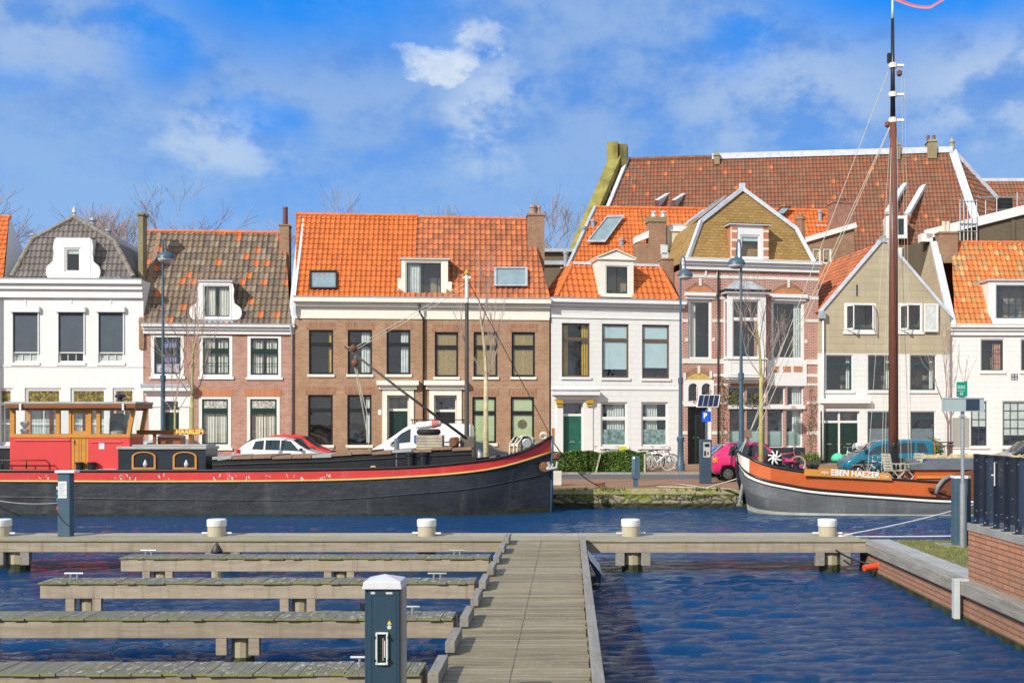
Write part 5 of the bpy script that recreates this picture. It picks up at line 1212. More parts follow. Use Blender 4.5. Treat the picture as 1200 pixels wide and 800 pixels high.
# ---- far brown roof on the right and flat roofs in the gaps
H = House('far_house', 'distant brown tiled roof at the right edge above the timber building', 1145, 88.0, 0); R = H.root
q0, q1, q2, q3 = H.p(1140, 270, 0), H.p(1290, 270, 0), H.p(1290, 211, 3), H.p(1146, 211, 3)
tile_poly('roof', R, [q0, q1, q2, q3], T_BROWN, tw=.30, th=.45, amp=.05, sub=4)
b = MB(); b.bar(q3, q2, .3, .25, PALELEAD); b.build('ridge_lead', R)
b = MB(); b.box(q0.x, q1.x, .1, 6, 0, q0.z, BRICK_CH); b.build('wall', R)
H = House('far_flat_building', 'grey brown flat roofed block seen in the gap right of the brick chimney', 632, 70.0, 0, cat='building'); R = H.root
a, z0, c, z1 = H.rect(600, 292, 668, 360); b = MB(); b.box(a, c, 0, 5, 0, z1 - .2, TIM); b.box(a - .2, c + .2, -.3, 5.2, z1 - .199, z1, LEAD); b.box(a - .2, c + .2, -.2, 5, z1 - 1.0, z1 - .75, LEAD); b.build('wall', R)

# ================================================================== bare winter trees behind the roofs
BARK = paint('grey_brown_bark', (.19, .145, .11), .95, .25, 3)
TWIG = paint('twig_bark', (.33, .25, .22), .95, .2, 3)
YBARK = paint('greenish_young_bark', (.34, .31, .14), .9, .25, 4)
def branchy(rnd, mb, p, d, L, r, depth, m, mt, spread=.55, up=.12, kids=(2, 4), minr=.012):
    n = 3; path = [p]; q = Vector(p); dd = Vector(d)
    for i in range(n):
        dd = (dd + Vector((rnd.gauss(0, .13), rnd.gauss(0, .13), rnd.gauss(0, .08) + up * .3))).normalized(); q = q + dd * (L / n); path.append(q.copy())
    re = max(minr, r * .62)
    mb.tube(path, [r + (re - r) * i / n for i in range(n + 1)], m if r > .05 else mt, 5 if r > .05 else 3, cap=False)
    if depth <= 0: return
    for k in range(rnd.randint(*kids)):
        t = rnd.uniform(.45, 1.0); i = min(n - 1, int(t * n)); s_ = path[i].lerp(path[i + 1], t * n - i)
        ax = Vector((rnd.gauss(0, 1), rnd.gauss(0, 1), rnd.gauss(0, .5))).normalized()
        nd = (dd + ax * spread * rnd.uniform(.7, 1.4) + Vector((0, 0, up))).normalized()
        branchy(rnd, mb, s_, nd, L * rnd.uniform(.58, .82), re * rnd.uniform(.55, .8), depth - 1, m, mt, spread, up, kids, minr)
def bare_tree(x, y, h, seed, label, group, depth=5, r=None, name='bare_tree', z0=0.0, th=.32, spread=.55, kids=(3, 4), bark=None, twig=None, up=.14, lean=0.0, minr=.014, sidef=.6):
    rnd = random.Random(seed); t = thing(name, label, 'tree', (x, y, z0), 0, group); r = r or h * .018
    b = MB(); b.tube([(0, 0, -.1), (lean * .3, 0, h * th * .5), (lean, 0, h * th)], [r * 1.25, r, r * .85], bark or BARK, 8); b.build('trunk', t, smooth=True)
    b = MB()
    for k in range(4):
        a = k * 1.57 + rnd.uniform(-.4, .4); branchy(rnd, b, Vector((lean, 0, h * th * rnd.uniform(.85, 1.0))), Vector((.55 * math.cos(a), .55 * math.sin(a), .85)).normalized(), h * .27, r * sidef, depth - 1, bark or BARK, twig or TWIG, spread, up, kids, minr)
    branchy(rnd, b, Vector((lean, 0, h * th)), Vector((0, 0, 1)), h * .33, r * .75, depth, bark or BARK, twig or TWIG, spread, up, kids, minr)
    b.build('crown', t, fixn=False)
    return t
places = ['left of the grey gambrel roof', 'over the left slope of the grey gambrel', 'over the right slope of the grey gambrel', 'behind the thin brick chimney', 'over the left end of the grey speckled roof', 'over the middle of the grey speckled roof',
          'over the bright orange roof', 'over the old orange roof near its middle', 'left of the brick chimney with two pots', 'right of the brick chimney with two pots', 'against the mossy gable of the great hall', 'low over the right end of the speckled roof']
for i, (px, ytop, Y) in enumerate(((-2, 222, 74), (62, 243, 92), (103, 230, 90), (138, 250, 80), (168, 243, 84), (214, 228, 82), (440, 234, 88), (537, 236, 90), (597, 222, 84), (655, 236, 84), (694, 208, 94), (292, 256, 90))):
    bare_tree(X(px, Y), Y, Z(ytop, Y) * .88, 40 + i * 7, 'bare winter tree ' + places[i], 'bare trees behind the houses', depth=5, kids=(3, 4), minr=.013)
# ================================================================== boats
BOATBLACK = paint('black_hull_paint', (.030, .034, .040), .38, .25, .7, dirt=.6, dirtc=(.11, .105, .10), dent=.035)
BOATRED = paint('faded_red_paint', (.56, .042, .038), .42, .12, .9, dirt=.35, dirtc=(.60, .26, .24), dent=.02)
HOUSERED = paint('red_wheelhouse_paint', (.66, .055, .055), .38, .06, .8)
YELLOWL = paint('yellow_line_paint', (.55, .42, .12), .5, .12)
VARNISH = wood('varnished_wood', (.50, .20, .03), (.62, .28, .055), 'X', 5, rough=.3)
VARNDARK = wood('dark_varnished_wood', (.20, .06, .02), (.28, .09, .03), 'X', 5, rough=.35)
RUSTW = wood('brown_hatch_boards', (.20, .11, .065), (.32, .20, .13), 'X', .6)
GREYDECK = paint('grey_deck_paint', (.36, .36, .34), .7, .12, 2, dirt=.3)
ROPE = paint('pale_rope', (.52, .48, .38), .9, .12, 8)
CANVAS = paint('grey_canvas', (.40, .37, .29), .9, .15, 5)
RUST = paint('rusty_iron', (.17, .07, .035), .8, .3, 6)
def resample(pts, n):
    """points along a polyline at even steps of its length"""
    p = [Vector(q) for q in pts]; L = [0.0]
    for i in range(1, len(p)): L.append(L[-1] + (p[i] - p[i - 1]).length)
    out = []
    for k in range(n):
        t = L[-1] * k / (n - 1); i = 1
        while i < len(p) - 1 and L[i] < t: i += 1
        f = (t - L[i - 1]) / max(1e-9, L[i] - L[i - 1]); out.append(p[i - 1].lerp(p[i], f))
    return out
def smoothline(pts, n):
    """Catmull-Rom through photo points (px, py, half_breadth)"""
    q = [pts[0]] + list(pts) + [pts[-1]]; o = []
    for i in range(1, len(q) - 2):
        for k in range(8):
            t = k / 8; a, b_, c, d = (np.array(q[i + j]) for j in (-1, 0, 1, 2))
            o.append(0.5 * (2 * b_ + (c - a) * t + (2 * a - 5 * b_ + 4 * c - d) * t * t + (3 * b_ - a - 3 * c + d) * t ** 3))
    o.append(np.array(q[-1])); return o
def hull_levels(levels, yc, n):
    res = []
    for lv in levels:
        ps = []
        for (px, py, hb) in smoothline(lv, n):
            hb = max(0.0, hb); Y = yc - hb; ps.append(Vector((X(px, Y), Y, Z(py, Y))))
        res.append(resample(ps, n))
    return res
def mirror(p, yc): return Vector((p.x, 2 * yc - p.y, p.z))
def loft_hull(mb, A, B, m, yc):
    n = len(A)
    mb.add(A + B, [(i, i + 1, n + i + 1, n + i) for i in range(n - 1)], m)
    mb.add([mirror(p, yc) for p in A + B], [(i, i + 1, n + i + 1, n + i) for i in range(n - 1)], m)

# ---- black barge with the red strake
YC = 37.02; HBm = 1.42; NS = 60
t = thing('barge', 'long black barge with red strake, yellow line and varnished wheelhouse moored along the quay', 'barge', (0, 0, 0)); BT = t
top = [(-330, 546, .02), (-322, 548, .7), (-290, 550, 1.25), (-200, 551, HBm), (0, 552, HBm), (200, 552, HBm), (380, 550.5, HBm), (480, 548, HBm), (540, 543, 1.36), (580, 538, 1.20), (610, 530.5, .82), (632, 521, .34), (646, 512, .03)]
bot = [(-328, 558, .02), (-320, 561, .7), (-290, 563, 1.25), (-200, 563.5, HBm), (0, 563.5, HBm), (200, 564, HBm), (380, 562.5, HBm), (480, 558.5, HBm), (540, 554, 1.34), (580, 548.5, 1.16), (610, 541, .78), (632, 534, .32), (646, 529.5, .03)]
chi = [(-322, 575, .02), (-312, 578, .6), (-285, 580, 1.15), (-200, 581, HBm), (0, 582, HBm), (200, 585, HBm), (380, 585, HBm), (500, 577, 1.38), (560, 571, 1.2), (610, 561, .70), (632, 556.5, .3), (646, 553, .03)]
wl = [(-300, 604, .02), (-290, 604, .5), (-265, 604, 1.05), (-200, 604, HBm), (0, 604, HBm), (200, 604, HBm), (400, 604, HBm), (520, 603.5, 1.25), (585, 602, .85), (620, 600.5, .42), (635, 600, .2), (645, 599.5, .03)]
L0, L1, L2, L3 = hull_levels((top, bot, chi, wl), YC, NS)
L4 = [Vector((p.x, YC + (p.y - YC) * .85, -1.5)) for p in L3]
b = MB(); loft_hull(b, L0, L1, BOATRED, YC); o = b.build('red_strake', t, smooth=True)
L3a = [p.lerp(q, .88) for p, q in zip(L2, L3)]
WEED = paint('waterline_weed', (.020, .024, .010), .8, .6, 7, .01)
b = MB(); loft_hull(b, L1, L2, BOATBLACK, YC); loft_hull(b, L2, L3a, BOATBLACK, YC); loft_hull(b, L3a, L3, WEED, YC); loft_hull(b, L3, L4, WEED, YC); b.build('hull', t, smooth=True)
for sgn in (0, 1):
    f = (lambda p: p) if not sgn else (lambda p: mirror(p, YC))
    b = MB(); b.tube([f(p) + Vector((0, -.02 if not sgn else .02, 0)) for p in L1], .036, YELLOWL, 6); b.build('rub_rail', t, smooth=True)
    b = MB(); b.tube([f(p) + Vector((0, 0, .02)) for p in L0], .05, BLACKP, 6); b.build('gunwale', t, smooth=True)
    b = MB(); b.tube([f(p) + Vector((0, -.005 if not sgn else .005, 0)) for p in L2], .022, BOATBLACK, 6); b.build('chine_strip', t, smooth=True)
b = MB(); b.tube([L0[-1] + Vector((.03, 0, .05)), L1[-1] + Vector((.03, 0, 0)), L3[-1] + Vector((.03, 0, -.3))], .05, STEEL if False else BLUEGREY, 8); b.build('stem_bar', t, smooth=True)
dk = [p + Vector((0, .02, -.16)) for p in L0]; dm = [mirror(p, YC) for p in dk]
b = MB(); b.add(dk + dm, [(i, i + 1, NS + i + 1, NS + i) for i in range(NS - 1)], GREYDECK); b.build('deck', t, fixn=False)
YF = YC - HBm                                       # near side
dz = lambda px: Z(552, YF) - .16
# white scuffs in the strake
sc_ = paint('pale_scuff', (.62, .56, .54), .6, .15, 5)
b = MB(); rs_ = random.Random(4)
for px in [48, 54, 133, 140, 150, 158, 183, 188, 193, 199, 250, 257, 268, 272, 277, 290, 312, 316, 338, 342, 354, 376, 379, 382, 386]:
    for k in range(rs_.choice((1, 1, 2))):
        x = X(px + rs_.uniform(-2, 2), YF); zz = Z(rs_.uniform(556, 561), YF); w = rs_.uniform(.015, .05); h = rs_.uniform(.05, .12); s = rs_.uniform(-.06, .06)
        b.add([(x, YF - .008, zz - h / 2), (x + w, YF - .008, zz - h / 2), (x + w + s, YF - .008, zz + h / 2), (x + s, YF - .008, zz + h / 2)], [(0, 1, 2, 3)], sc_)
b.build('paint_scuffs', t)
# wheelhouse
Yw = YF + .28; Yw2 = Yw + 1.15
wx = lambda px: X(px, Yw); wz = lambda py: Z(py, Yw)
b = MB()
z0w = dz(0) - .05; zr_ = wz(512.5)
dl, dr = wx(83), wx(103.5)
b.box(wx(11.5), dl, Yw, Yw2, z0w, zr_, HOUSERED); b.box(dr, wx(152), Yw, Yw2, z0w, zr_, HOUSERED); b.box(dl, dr, Yw + .1, Yw2, z0w, zr_, HOUSERED)
b.box(wx(18), wx(82), Yw - .03, Yw, wz(516.5), wz(515), HOUSERED); b.box(wx(107), wx(143), Yw - .03, Yw, wz(518.5), wz(517), HOUSERED)
b.build('wheelhouse_body', t, bevel=.01)
b = MB(); z1w, z2w = wz(512.4), wz(478.5)
def post(x0, x1, x0t=None, x1t=None, y0=None, y1=None):
    y0 = Yw - .01 if y0 is None else y0; y1 = Yw + .09 if y1 is None else y1
    x0t = x0 if x0t is None else x0t; x1t = x1 if x1t is None else x1t
    b.prism([(wx(x0), y0, z1w + .1), (wx(x1), y0, z1w + .1), (wx(x1t), y0, z2w - .06), (wx(x0t), y0, z2w - .06)], (0, y1 - y0, 0), VARNISH)
for a in ((11.8, 17), (65.5, 70), (80.5, 83.5), (103.6, 107), (113, 117.5)): post(*a)
post(148, 152.5, 153, 158)
b.box(wx(11.5), wx(152.5), Yw - .015, Yw + .1, z1w + .0, z1w + .11, VARNISH); b.box(wx(11.5), wx(158), Yw - .015, Yw + .1, z2w - .06, z2w + .02, VARNISH)
for y0, y1 in ((Yw2 - .1, Yw2 - .001),):
    for a in ((11.8, 17), (40, 44), (80, 84), (113, 117)): post(*a, y0=y0, y1=y1)
    post(148, 152.5, 153, 158, y0, y1)
    b.box(wx(11.5), wx(152.5), y0, y1, z1w, z1w + .11, VARNISH); b.box(wx(11.5), wx(158), y0, y1, z2w - .06, z2w + .02, VARNISH)
b.box(wx(11.8), wx(14), Yw + .1, Yw2 - .1, z1w, z1w + .11, VARNISH); b.box(wx(149), wx(152.4), Yw + .1, Yw2 - .1, z1w, z1w + .11, VARNISH)
b.build('window_frame', t)
for k, (x0, x1) in enumerate(((17, 65.5), (70, 80.5), (107, 113), (117.5, 149))):
    g = MB(); g.poly([(wx(x0), Yw + .04, z1w + .1), (wx(x1), Yw + .04, z1w + .1), (wx(x1 if k < 3 else 154), Yw + .04, z2w - .06), (wx(x0), Yw + .04, z2w - .06)], GLASS); g.build('pane', t, fixn=False)
g = MB(); g.poly([(wx(17), Yw2 - .05, z1w + .1), (wx(149), Yw2 - .05, z1w + .1), (wx(154), Yw2 - .05, z2w - .06), (wx(17), Yw2 - .05, z2w - .06)], GLASS); g.build('pane', t, fixn=False)
b = MB(); b.box(dl + .01, dr - .01, Yw + .02, Yw + .07, z0w + .16, wz(508), VARNISH)
ring(b, dl + .01, wz(508) + .001, dr - .01, z2w - .07, .09, Yw + .02, Yw + .07, VARNISH)
for q0, q1 in ((dl + .09, (dl + dr) / 2 - .03), ((dl + dr) / 2 + .03, dr - .09)): ring(b, q0, z0w + .32, q1, wz(513), .018, Yw + .008, Yw + .019, VARNISH)
dd = b.build('door', t)
g = MB(); g.poly([(dl + .1, Yw + .05, wz(507)), (dr - .1, Yw + .05, wz(507)), (dr - .1, Yw + .05, z2w - .16), (dl + .1, Yw + .05, z2w - .16)], GLASS); g.build('pane', dd, fixn=False)
b = MB(); b.tube([(dl + .1, Yw - .02, wz(515)), (dl + .1, Yw - .02, wz(520))], .014, STEEL, 6); b.build('handle', dd)
rt = wz(470.5); rb = wz(478.4)
b = MB(); b.box(wx(9.5), wx(162), Yw - .22, Yw2 + .1, rb, rt - .08, VARNDARK); b.box(wx(9.0), wx(162.6), Yw - .24, Yw2 + .12, rt - .079, rt, GREYDECK); b.build('wheelhouse_roof', t, bevel=.015)
for px in (28.5, 148): b = MB(); b.box(wx(px) - .03, wx(px) + .03, Yw - .28, Yw - .225, wz(480.5), wz(473), WHITE); b.build('roof_lamp', t)
b = MB(); b.lathe([(.07, 0), (.07, .12), (.17, .16), (.17, .22), (.05, .27)], (wx(132), Yw + .6, rt), BLACKP, 10); b.build('vent', t)
b = MB(); b.box(wx(116), wx(122.5), Yw - .012, Yw - .001, wz(526), wz(519), paint('notice', (.62, .66, .72), .5, .05)); b.build('notice', t)
q = wx(132); b = MB(); b.prism([(wx(122), Yw + .35, z1w + .1), (wx(139.5), Yw + .35, z1w + .1), (wx(139.5), Yw + .35, wz(489)), (wx(134), Yw + .35, wz(484)), (wx(128), Yw + .35, wz(484)), (wx(122.5), Yw + .35, wz(489))], (0, .4, 0), BLACKP); b.build('seat_back', t, bevel=.04)
b = MB(); b.lathe([(.10, 0), (.15, .16), (.04, .2), (.12, .3), (.15, .38), (.1, .42)], (wx(23), Yw + .35, wz(509)), WHITE, 10); b.build('lamp_ornament', t)
b = MB(); b.lathe([(.2, 0), (.22, .1), (.06, .12)], (wx(134), Yw + .25, wz(509)), CANVAS, 10); b.build('folded_cloth', t)
# after cabin and rail
b = MB(); b.box(X(-120, Yw), wx(11.2), Yw + .2, Yw2, z0w, wz(525.5), BLACKP); b.box(X(-121, Yw), wx(12), Yw + .15, Yw2 + .05, wz(525.4), wz(523.2), GREYDECK); b.build('after_cabin', t, bevel=.01)
b = MB()
for px in (3, 31, -30, -60): b.tube([(X(px, YF + .06), YF + .06, Z(549, YF)), (X(px, YF + .06), YF + .06, wz(538.5))], .02, BLACKP, 6)
b.tube([(X(-90, YF + .06), YF + .06, wz(538.5)), (X(54, YF + .06), YF + .06, wz(538.8)), (X(58, YF + .06), YF + .06, wz(543)), (X(58.5, YF + .06), YF + .06, wz(552))], .022, BLACKP, 6); b.build('hand_rail', t, smooth=True)
for px in (93, 107.5): b = MB(); b.lathe([(.12, 0), (.11, .26), (.14, .27), (.14, .33)], (X(px, YF + .12), YF + .13, dz(0) + .12), BLACKP, 12); b.build('bollard', t, smooth=False)
b = MB(); b.box(wx(96), wx(138), Yw - .13, Yw, z0w, z0w + .27, WHITE); b.build('white_step', t)
# forward cabin with two arched windows
Yc_ = YF + .2; cx_ = lambda px: X(px, Yc_); cz_ = lambda py: Z(py, Yc_)
b = MB(); b.box(cx_(138.5), cx_(241), Yc_, Yw2 + .0, z0w, cz_(526.5), paint('black_blue_cabin', (.02, .026, .035), .3, .2)); b.build('cabin', t)
b = MB(); b.box(cx_(137), cx_(242.5), Yc_ - .06, Yw2 + .06, cz_(526.4), cz_(523), GREYDECK); b.box(cx_(141), cx_(240), Yc_ + .15, Yw2 - .1, cz_(523) + .001, cz_(521), GREYDECK); b.build('cabin_roof', t, bevel=.02)
for x0, x1 in ((155, 183), (203, 231)):
    xa, xb, za, zb = cx_(x0), cx_(x1), cz_(549.6), cz_(535); m_ = (xa + xb) / 2; hw = (xb - xa) / 2
    out_ = [(xa, za), (xb, za)] + [(m_ + hw * math.cos(a), zb + .17 * math.sin(a)) for a in np.linspace(0, math.pi, 11)]
    inn = [(m_ + (x - m_) * .84, za + .06 + (z - za - 0) * .84 - .0) for x, z in out_]
    n_ = len(out_); b = MB()
    b.add([(x, Yc_ - .05, z) for x, z in out_] + [(x, Yc_ - .05, z) for x, z in inn] + [(x, Yc_, z) for x, z in out_] + [(x, Yc_ - .01, z) for x, z in inn],
          [(i, (i + 1) % n_, n_ + (i + 1) % n_, n_ + i) for i in range(n_)] + [(i, (i + 1) % n_, 2 * n_ + (i + 1) % n_, 2 * n_ + i) for i in range(n_)] + [(n_ + i, n_ + (i + 1) % n_, 3 * n_ + (i + 1) % n_, 3 * n_ + i) for i in range(n_)], VARNISH)
    w = b.build('cabin_window', t)
    b = MB(); b.poly([(x, Yc_ - .012, z) for x, z in inn], paint('dark_glass', (.02, .025, .03))); b.build('pane', w)
    b = MB(); b.lathe([(.05, 0), (.08, .08), (.02, .22)], ((xa + xb) / 2 + .05, Yc_ - .035, za + .08), NETC, 8); b.build('ornament', w)
# hatch coaming and boards
hx = [(249, 546, 540), (290, 545, 538.5), (380, 543, 536), (470, 541, 531), (553, 538, 527)]
Yh = YF + .22
def hxz(k, j): return X(hx[k][0], Yh), Z(hx[k][j], Yh)
b = MB(); zb_ = dz(0) - .05
P0 = [(X(p[0], Yh), Yh, Z(p[2], Yh)) for p in hx]
b.prism([(P0[0][0], Yh, zb_)] + [(P0[-1][0], Yh, zb_)] + list(reversed(P0)), (0, 2.35, 0), BLACKP)
b.build('hatch_coaming', t)
b = MB(); mid = [(p[0], Yh - .02, p[2] - .13) for p in P0]
b.tube(mid, .025, BLACKP, 6); b.build('coaming_strip', t)
rs_ = random.Random(9)
for k in range(13):
    x0 = P0[0][0] + (P0[-1][0] - P0[0][0]) * (k + .02) / 13; x1 = P0[0][0] + (P0[-1][0] - P0[0][0]) * (k + .98) / 13
    zf = lambda x: float(np.interp(x, [p[0] for p in P0], [p[2] for p in P0]))
    lift = rs_.choice((0, .0, .03, .05)); th_ = .09
    b = MB(); b.prism([(x0, Yh - .07, zf(x0) + .002 + lift), (x1, Yh - .07, zf(x1) + .002 + lift), (x1, Yh - .07, zf(x1) + th_ + lift), (x0, Yh - .07, zf(x0) + th_ + lift)], (0, 2.5, 0), GREYDECK if k in (0, 5, 9) else RUSTW); b.build('hatch_board', t)
# mast, boom, exhaust, bollards, bow gear
Ym = YC; mx = X(547, Ym)
b = MB(); b.tube([(mx, Ym, Z(545, Ym)), (mx, Ym, Z(355, Ym))], [.085, .062], paint('dark_mast_paint', (.07, .065, .06), .5, .2), 12); b.tube([(mx, Ym, Z(355, Ym) + .001), (mx, Ym, Z(335, Ym)), (mx, Ym, Z(322, Ym))], [.068, .062, .055], CREAM, 12); b.lathe([(.07, 0), (.09, .05), (.07, .1), (.02, .18)], (mx, Ym, Z(322, Ym)), paint('gilt_paint', (.5, .32, .03)), 10)
b.box(mx - .14, mx + .14, Ym - .03, Ym + .03, Z(326, Ym), Z(324, Ym), CREAM); b.build('mast', t, smooth=False)
b = MB(); b.box(X(540, Ym), X(557, Ym), Ym - .25, Ym + .25, Z(548, Ym), Z(511, Ym), RUST if False else paint('mast_case', (.10, .085, .07), .7, .25)); b.build('mast_case', t, bevel=.02)
b = MB(); b.tube([P(404, 406, Ym - .5), P(470, 457, Ym - .45), P(546, 513, Ym - .25)], [.032, .042, .05], paint('dark_boom', (.055, .045, .04), .6, .2), 10); b.build('boom', t, smooth=True)
for px, py in ((414, 408), (416, 425)): b = MB(); b.lathe([(.0, -.14), (.11, -.08), (.12, .05), (.0, .14)], P(px, py, Ym - .5), RUST, 10); b.build('pulley_block', t, smooth=True)
b = MB()
for a, c in (((545, 332), (414, 408)), ((545, 338), (416, 410)), ((416, 428), (431, 488)), ((418, 428), (436, 548)), ((405, 406), (414, 408)), ((416, 412), (416, 425)), ((415, 428), (429, 500))): b.tube([P(*a, Ym - .4), P(*c, Ym - .5)], .011, ROPE, 5)
b.build('tackle_rope', t)
b = MB(); b.tube([P(549, 330, Ym), P(645, 510, Ym)], .013, BLACKP, 5); b.build('forestay', t)
b = MB(); b.tube([P(465, 546, YF + .3), P(465, 513.5, YF + .3)], .085, paint('bluish_steel', (.22, .25, .29), .3, .1, metallic=.5), 12); b.build('exhaust_pole', t, smooth=False)
for px in (480.5, 496): b = MB(); b.lathe([(.13, -.1), (.12, .25), (.16, .27), (.16, .35), (.13, .38)], P(px, 543, YF + .15), BLACKP, 12); b.build('bollard', t)
# windlass with ropes, anchor, figurehead block
b = MB(); q = P(618, 524, YC); b.box(q.x - .25, q.x + .25, YC - .35, YC + .35, q.z - .35, q.z + .12, paint('windlass_grey', (.2, .2, .19), .7, .2)); b.tube([(q.x, YC - .55, q.z + .15), (q.x, YC + .55, q.z + .15)], .16, STEEL, 12); b.build('windlass', t, bevel=.02)
b = MB()
for k in range(9):
    y = YC - .3 + .07 * k; rx = .22 + .05 * math.sin(k * 2.1); b.tube([(q.x - .05 + rx * math.cos(a) * 1.1, y + .05 * math.sin(a * 2 + k), q.z + .2 + .2 * math.sin(a)) for a in np.linspace(0, 6.28, 14)], .03, ROPE, 6)
for dx in (0, .12, .26): b.tube([(q.x - .15 - dx, YC - .38, q.z + .35), (q.x - .3 - dx, YC - .5, q.z + .12), (q.x - .33 - dx * .9, YC - .55, q.z - .22), (q.x - .42 - dx, YC - .6, q.z - .42)], .03, ROPE, 6)
for k in range(4): b.tube([P(637 + 4 * math.cos(a), 511 - 3 * math.sin(a) - k * .6, YC - .1 + .1 * k) for a in np.linspace(0, 6.28, 12)], .028, ROPE, 6)
b.build('mooring_ropes', t, smooth=True)
b = MB(); q = P(648, 512, YC); b.box(q.x - .04, q.x + .06, YC - .05, YC + .05, q.z - .2, q.z + .3, paint('orange_wood', (.45, .14, .05), .7)); b.build('stem_post', t)
b = MB(); q = P(638, 547, YC - .42); b.lathe([(.0, -.05), (.16, -.02), (.18, .03), (.0, .06)], (q.x, q.y, q.z), RUST, 12, 'Y'); b.build('hawse_pipe', t)
b = MB(); AN = paint('pale_anchor_paint', (.42, .41, .40), .6, .2, 6)
for (p0, p1, r) in (((642, 541), (646, 550), .055), ((641, 549.5), (652, 548), .06), ((641, 549.5), (644.5, 544.5), .05), ((652, 548), (653, 540.5), .05), ((646, 550), (648, 543), .04)): b.tube([P(*p0, YC - .5), P(*p1, YC - .5)], [r, r * .7], AN, 6)
b.build('anchor', t)
b = MB(); b.lathe([(.0, -.13), (.13, -.05), (.14, .08), (.0, .16)], P(652.5, 535, YC - .4), RUST, 8); b.build('fairlead', t)
bar_o = BT
# things lying on the barge
t = thing('name_board', 'orange name board lettered HAARLEM lying on the cabin roof of the black barge', 'name board', (0, 0, 0))
Yb = YC - .3
b = MB(); b.box(X(160, Yb), X(203, Yb), Yb, Yb + .05, Z(509, Yb), Z(503.8, Yb), wood('brown_board', (.17, .06, .015), (.24, .09, .02), 'X', 5)); b.prism([(X(203.2, Yb), Yb - .01, Z(509, Yb)), (X(237, Yb), Yb - .01, Z(509.3, Yb)), (X(240, Yb), Yb - .01, Z(506, Yb)), (X(237, Yb), Yb - .01, Z(502.2, Yb)), (X(203.2, Yb), Yb - .01, Z(502.6, Yb))], (0, .06, 0), wood('orange_board', (.36, .12, .012), (.46, .17, .02), 'X', 5, rough=.4)); b.build('board', t)
for px in (180, 222): b = MB(); b.box(X(px, Yb) - .05, X(px, Yb) + .05, Yb + .052, Yb + .12, Z(522, Yb), Z(504, Yb), VARNDARK); b.build('support', t)
text_mesh('HAARLEM', .20, 'lettering', paint('pale_yellow_letters', (.85, .62, .16), .5), t, (X(222.5, Yb), Yb - .016, Z(505.9, Yb)), sx=1.02, bold=.006)
t = thing('skylight_box', 'low varnished skylight box on the cabin roof under the orange name board', 'skylight box', (0, 0, 0))
b = MB(); b.box(X(182, Yb), X(209, Yb), Yb + .2, Yb + .7, Z(521.5, Yb), Z(512.5, Yb), VARNDARK); b.prism([(X(181, Yb), Yb + .15, Z(512.4, Yb)), (X(181, Yb), Yb + .75, Z(512.4, Yb)), (X(181, Yb), Yb + .45, Z(509.6, Yb))], (X(210, Yb) - X(181, Yb), 0, 0), VARNISH); b.build('box', t)
t = thing('crate', 'pale canvas-covered crate on the hatch beside the dark mast', 'crate', (0, 0, 0))
q0, q1 = P(488, 527, YC - .5), P(518, 510, YC - .5)
b = MB(); b.box(q0.x, q1.x, YC - .5, YC + .2, q0.z, q1.z, CANVAS)
for k in range(1, 5): zz = q0.z + (q1.z - q0.z) * k / 5; b.box(q0.x - .01, q1.x + .01, YC - .512, YC - .501, zz - .012, zz + .012, paint('crate_line', (.25, .23, .18), .9))
b.build('box', t, bevel=.015)
t = thing('tyre', 'black tyre lying on top of the canvas-covered crate', 'tyre', (X(503, YC), YC - .15, q1.z))
b = MB(); b.tube([(.30 * math.cos(a), .30 * math.sin(a), .11) for a in np.linspace(0, 6.283, 25)], .105, RUBBER, 10, cap=False); b.build('tread', t, smooth=True)
t = thing('rolled_fender', 'white and red striped roll lying on the tyre', 'rolled cloth', (X(503, YC), YC - .15, q1.z + .22))
b = MB(); b.tube([(-.42, 0, .10), (.0, .03, .13), (.4, 0, .18)], [.11, .13, .10], WHITE, 10); b.build('roll', t, smooth=True)
b = MB(); b.tube([(.12, -.0, .14), (.34, 0, .175)], [.137, .112], paint('faded_red_cloth', (.5, .16, .14), .8, .2), 10); b.build('red_band', t)
t = thing('rusty_chair', 'rusty iron winch frame standing on the hatch left of the mast foot', 'winch', (0, 0, 0))
b = MB()
for (a, c) in (((528, 524), (528, 514)), ((536, 524), (537, 513)), ((528, 514), (537, 513)), ((528, 520), (536, 519))): b.tube([P(*a, YC - .4), P(*c, YC - .4)], .05, RUST, 6)
b.build('frame', t)
b = MB(); b.lathe([(.12, -.25), (.12, .25)], P(532, 518, YC - .35), RUST, 10, 'Y'); b.build('drum', t)
t = thing('rope_heap', 'little heap of yellow rope by the bulwark below the boom', 'rope', (0, 0, 0))
b = MB()
for k in range(4): b.tube([P(437.5 + 3 * math.cos(a), 548 + 1.2 * math.sin(a) - k * .9, YF + .2 + .04 * k) for a in np.linspace(0, 6.28, 10)], .03, paint('yellow_rope', (.45, .36, .14), .9), 6)
b.build('coil', t, smooth=True)

# ---- brown sailing barge on the right
YC2 = 36.98
OXIDE = paint('orange_brown_paint', (.47, .095, .018), .32, .1, .6, dirt=.2, dirtc=(.5, .2, .1), dent=.02)
SALMON = paint('faded_salmon_paint', (.50, .108, .028), .4, .15, .8)
HULLGREY = paint('grey_blue_hull', (.125, .132, .138), .45, .2, .8, dirt=.7, dirtc=(.26, .265, .26), dent=.04)
WLPALE = paint('pale_waterline', (.42, .44, .38), .6, .15, 2, dirt=.3)
t = thing('sailing_ship', 'orange brown sailing barge with white rub rail and very tall mast on the right', 'sailing barge', (0, 0, 0)); ST = t
top = [(863.5, 528, .03), (868, 531.5, .55), (877, 536, .95), (890, 542.5, 1.2), (910, 548.3, 1.36), (952, 554.6, 1.46), (1000, 558.6, 1.5), (1045, 562, 1.5), (1110, 566, 1.5), (1180, 566.5, 1.5), (1280, 561, 1.4), (1340, 553, .9), (1352, 550, .05)]
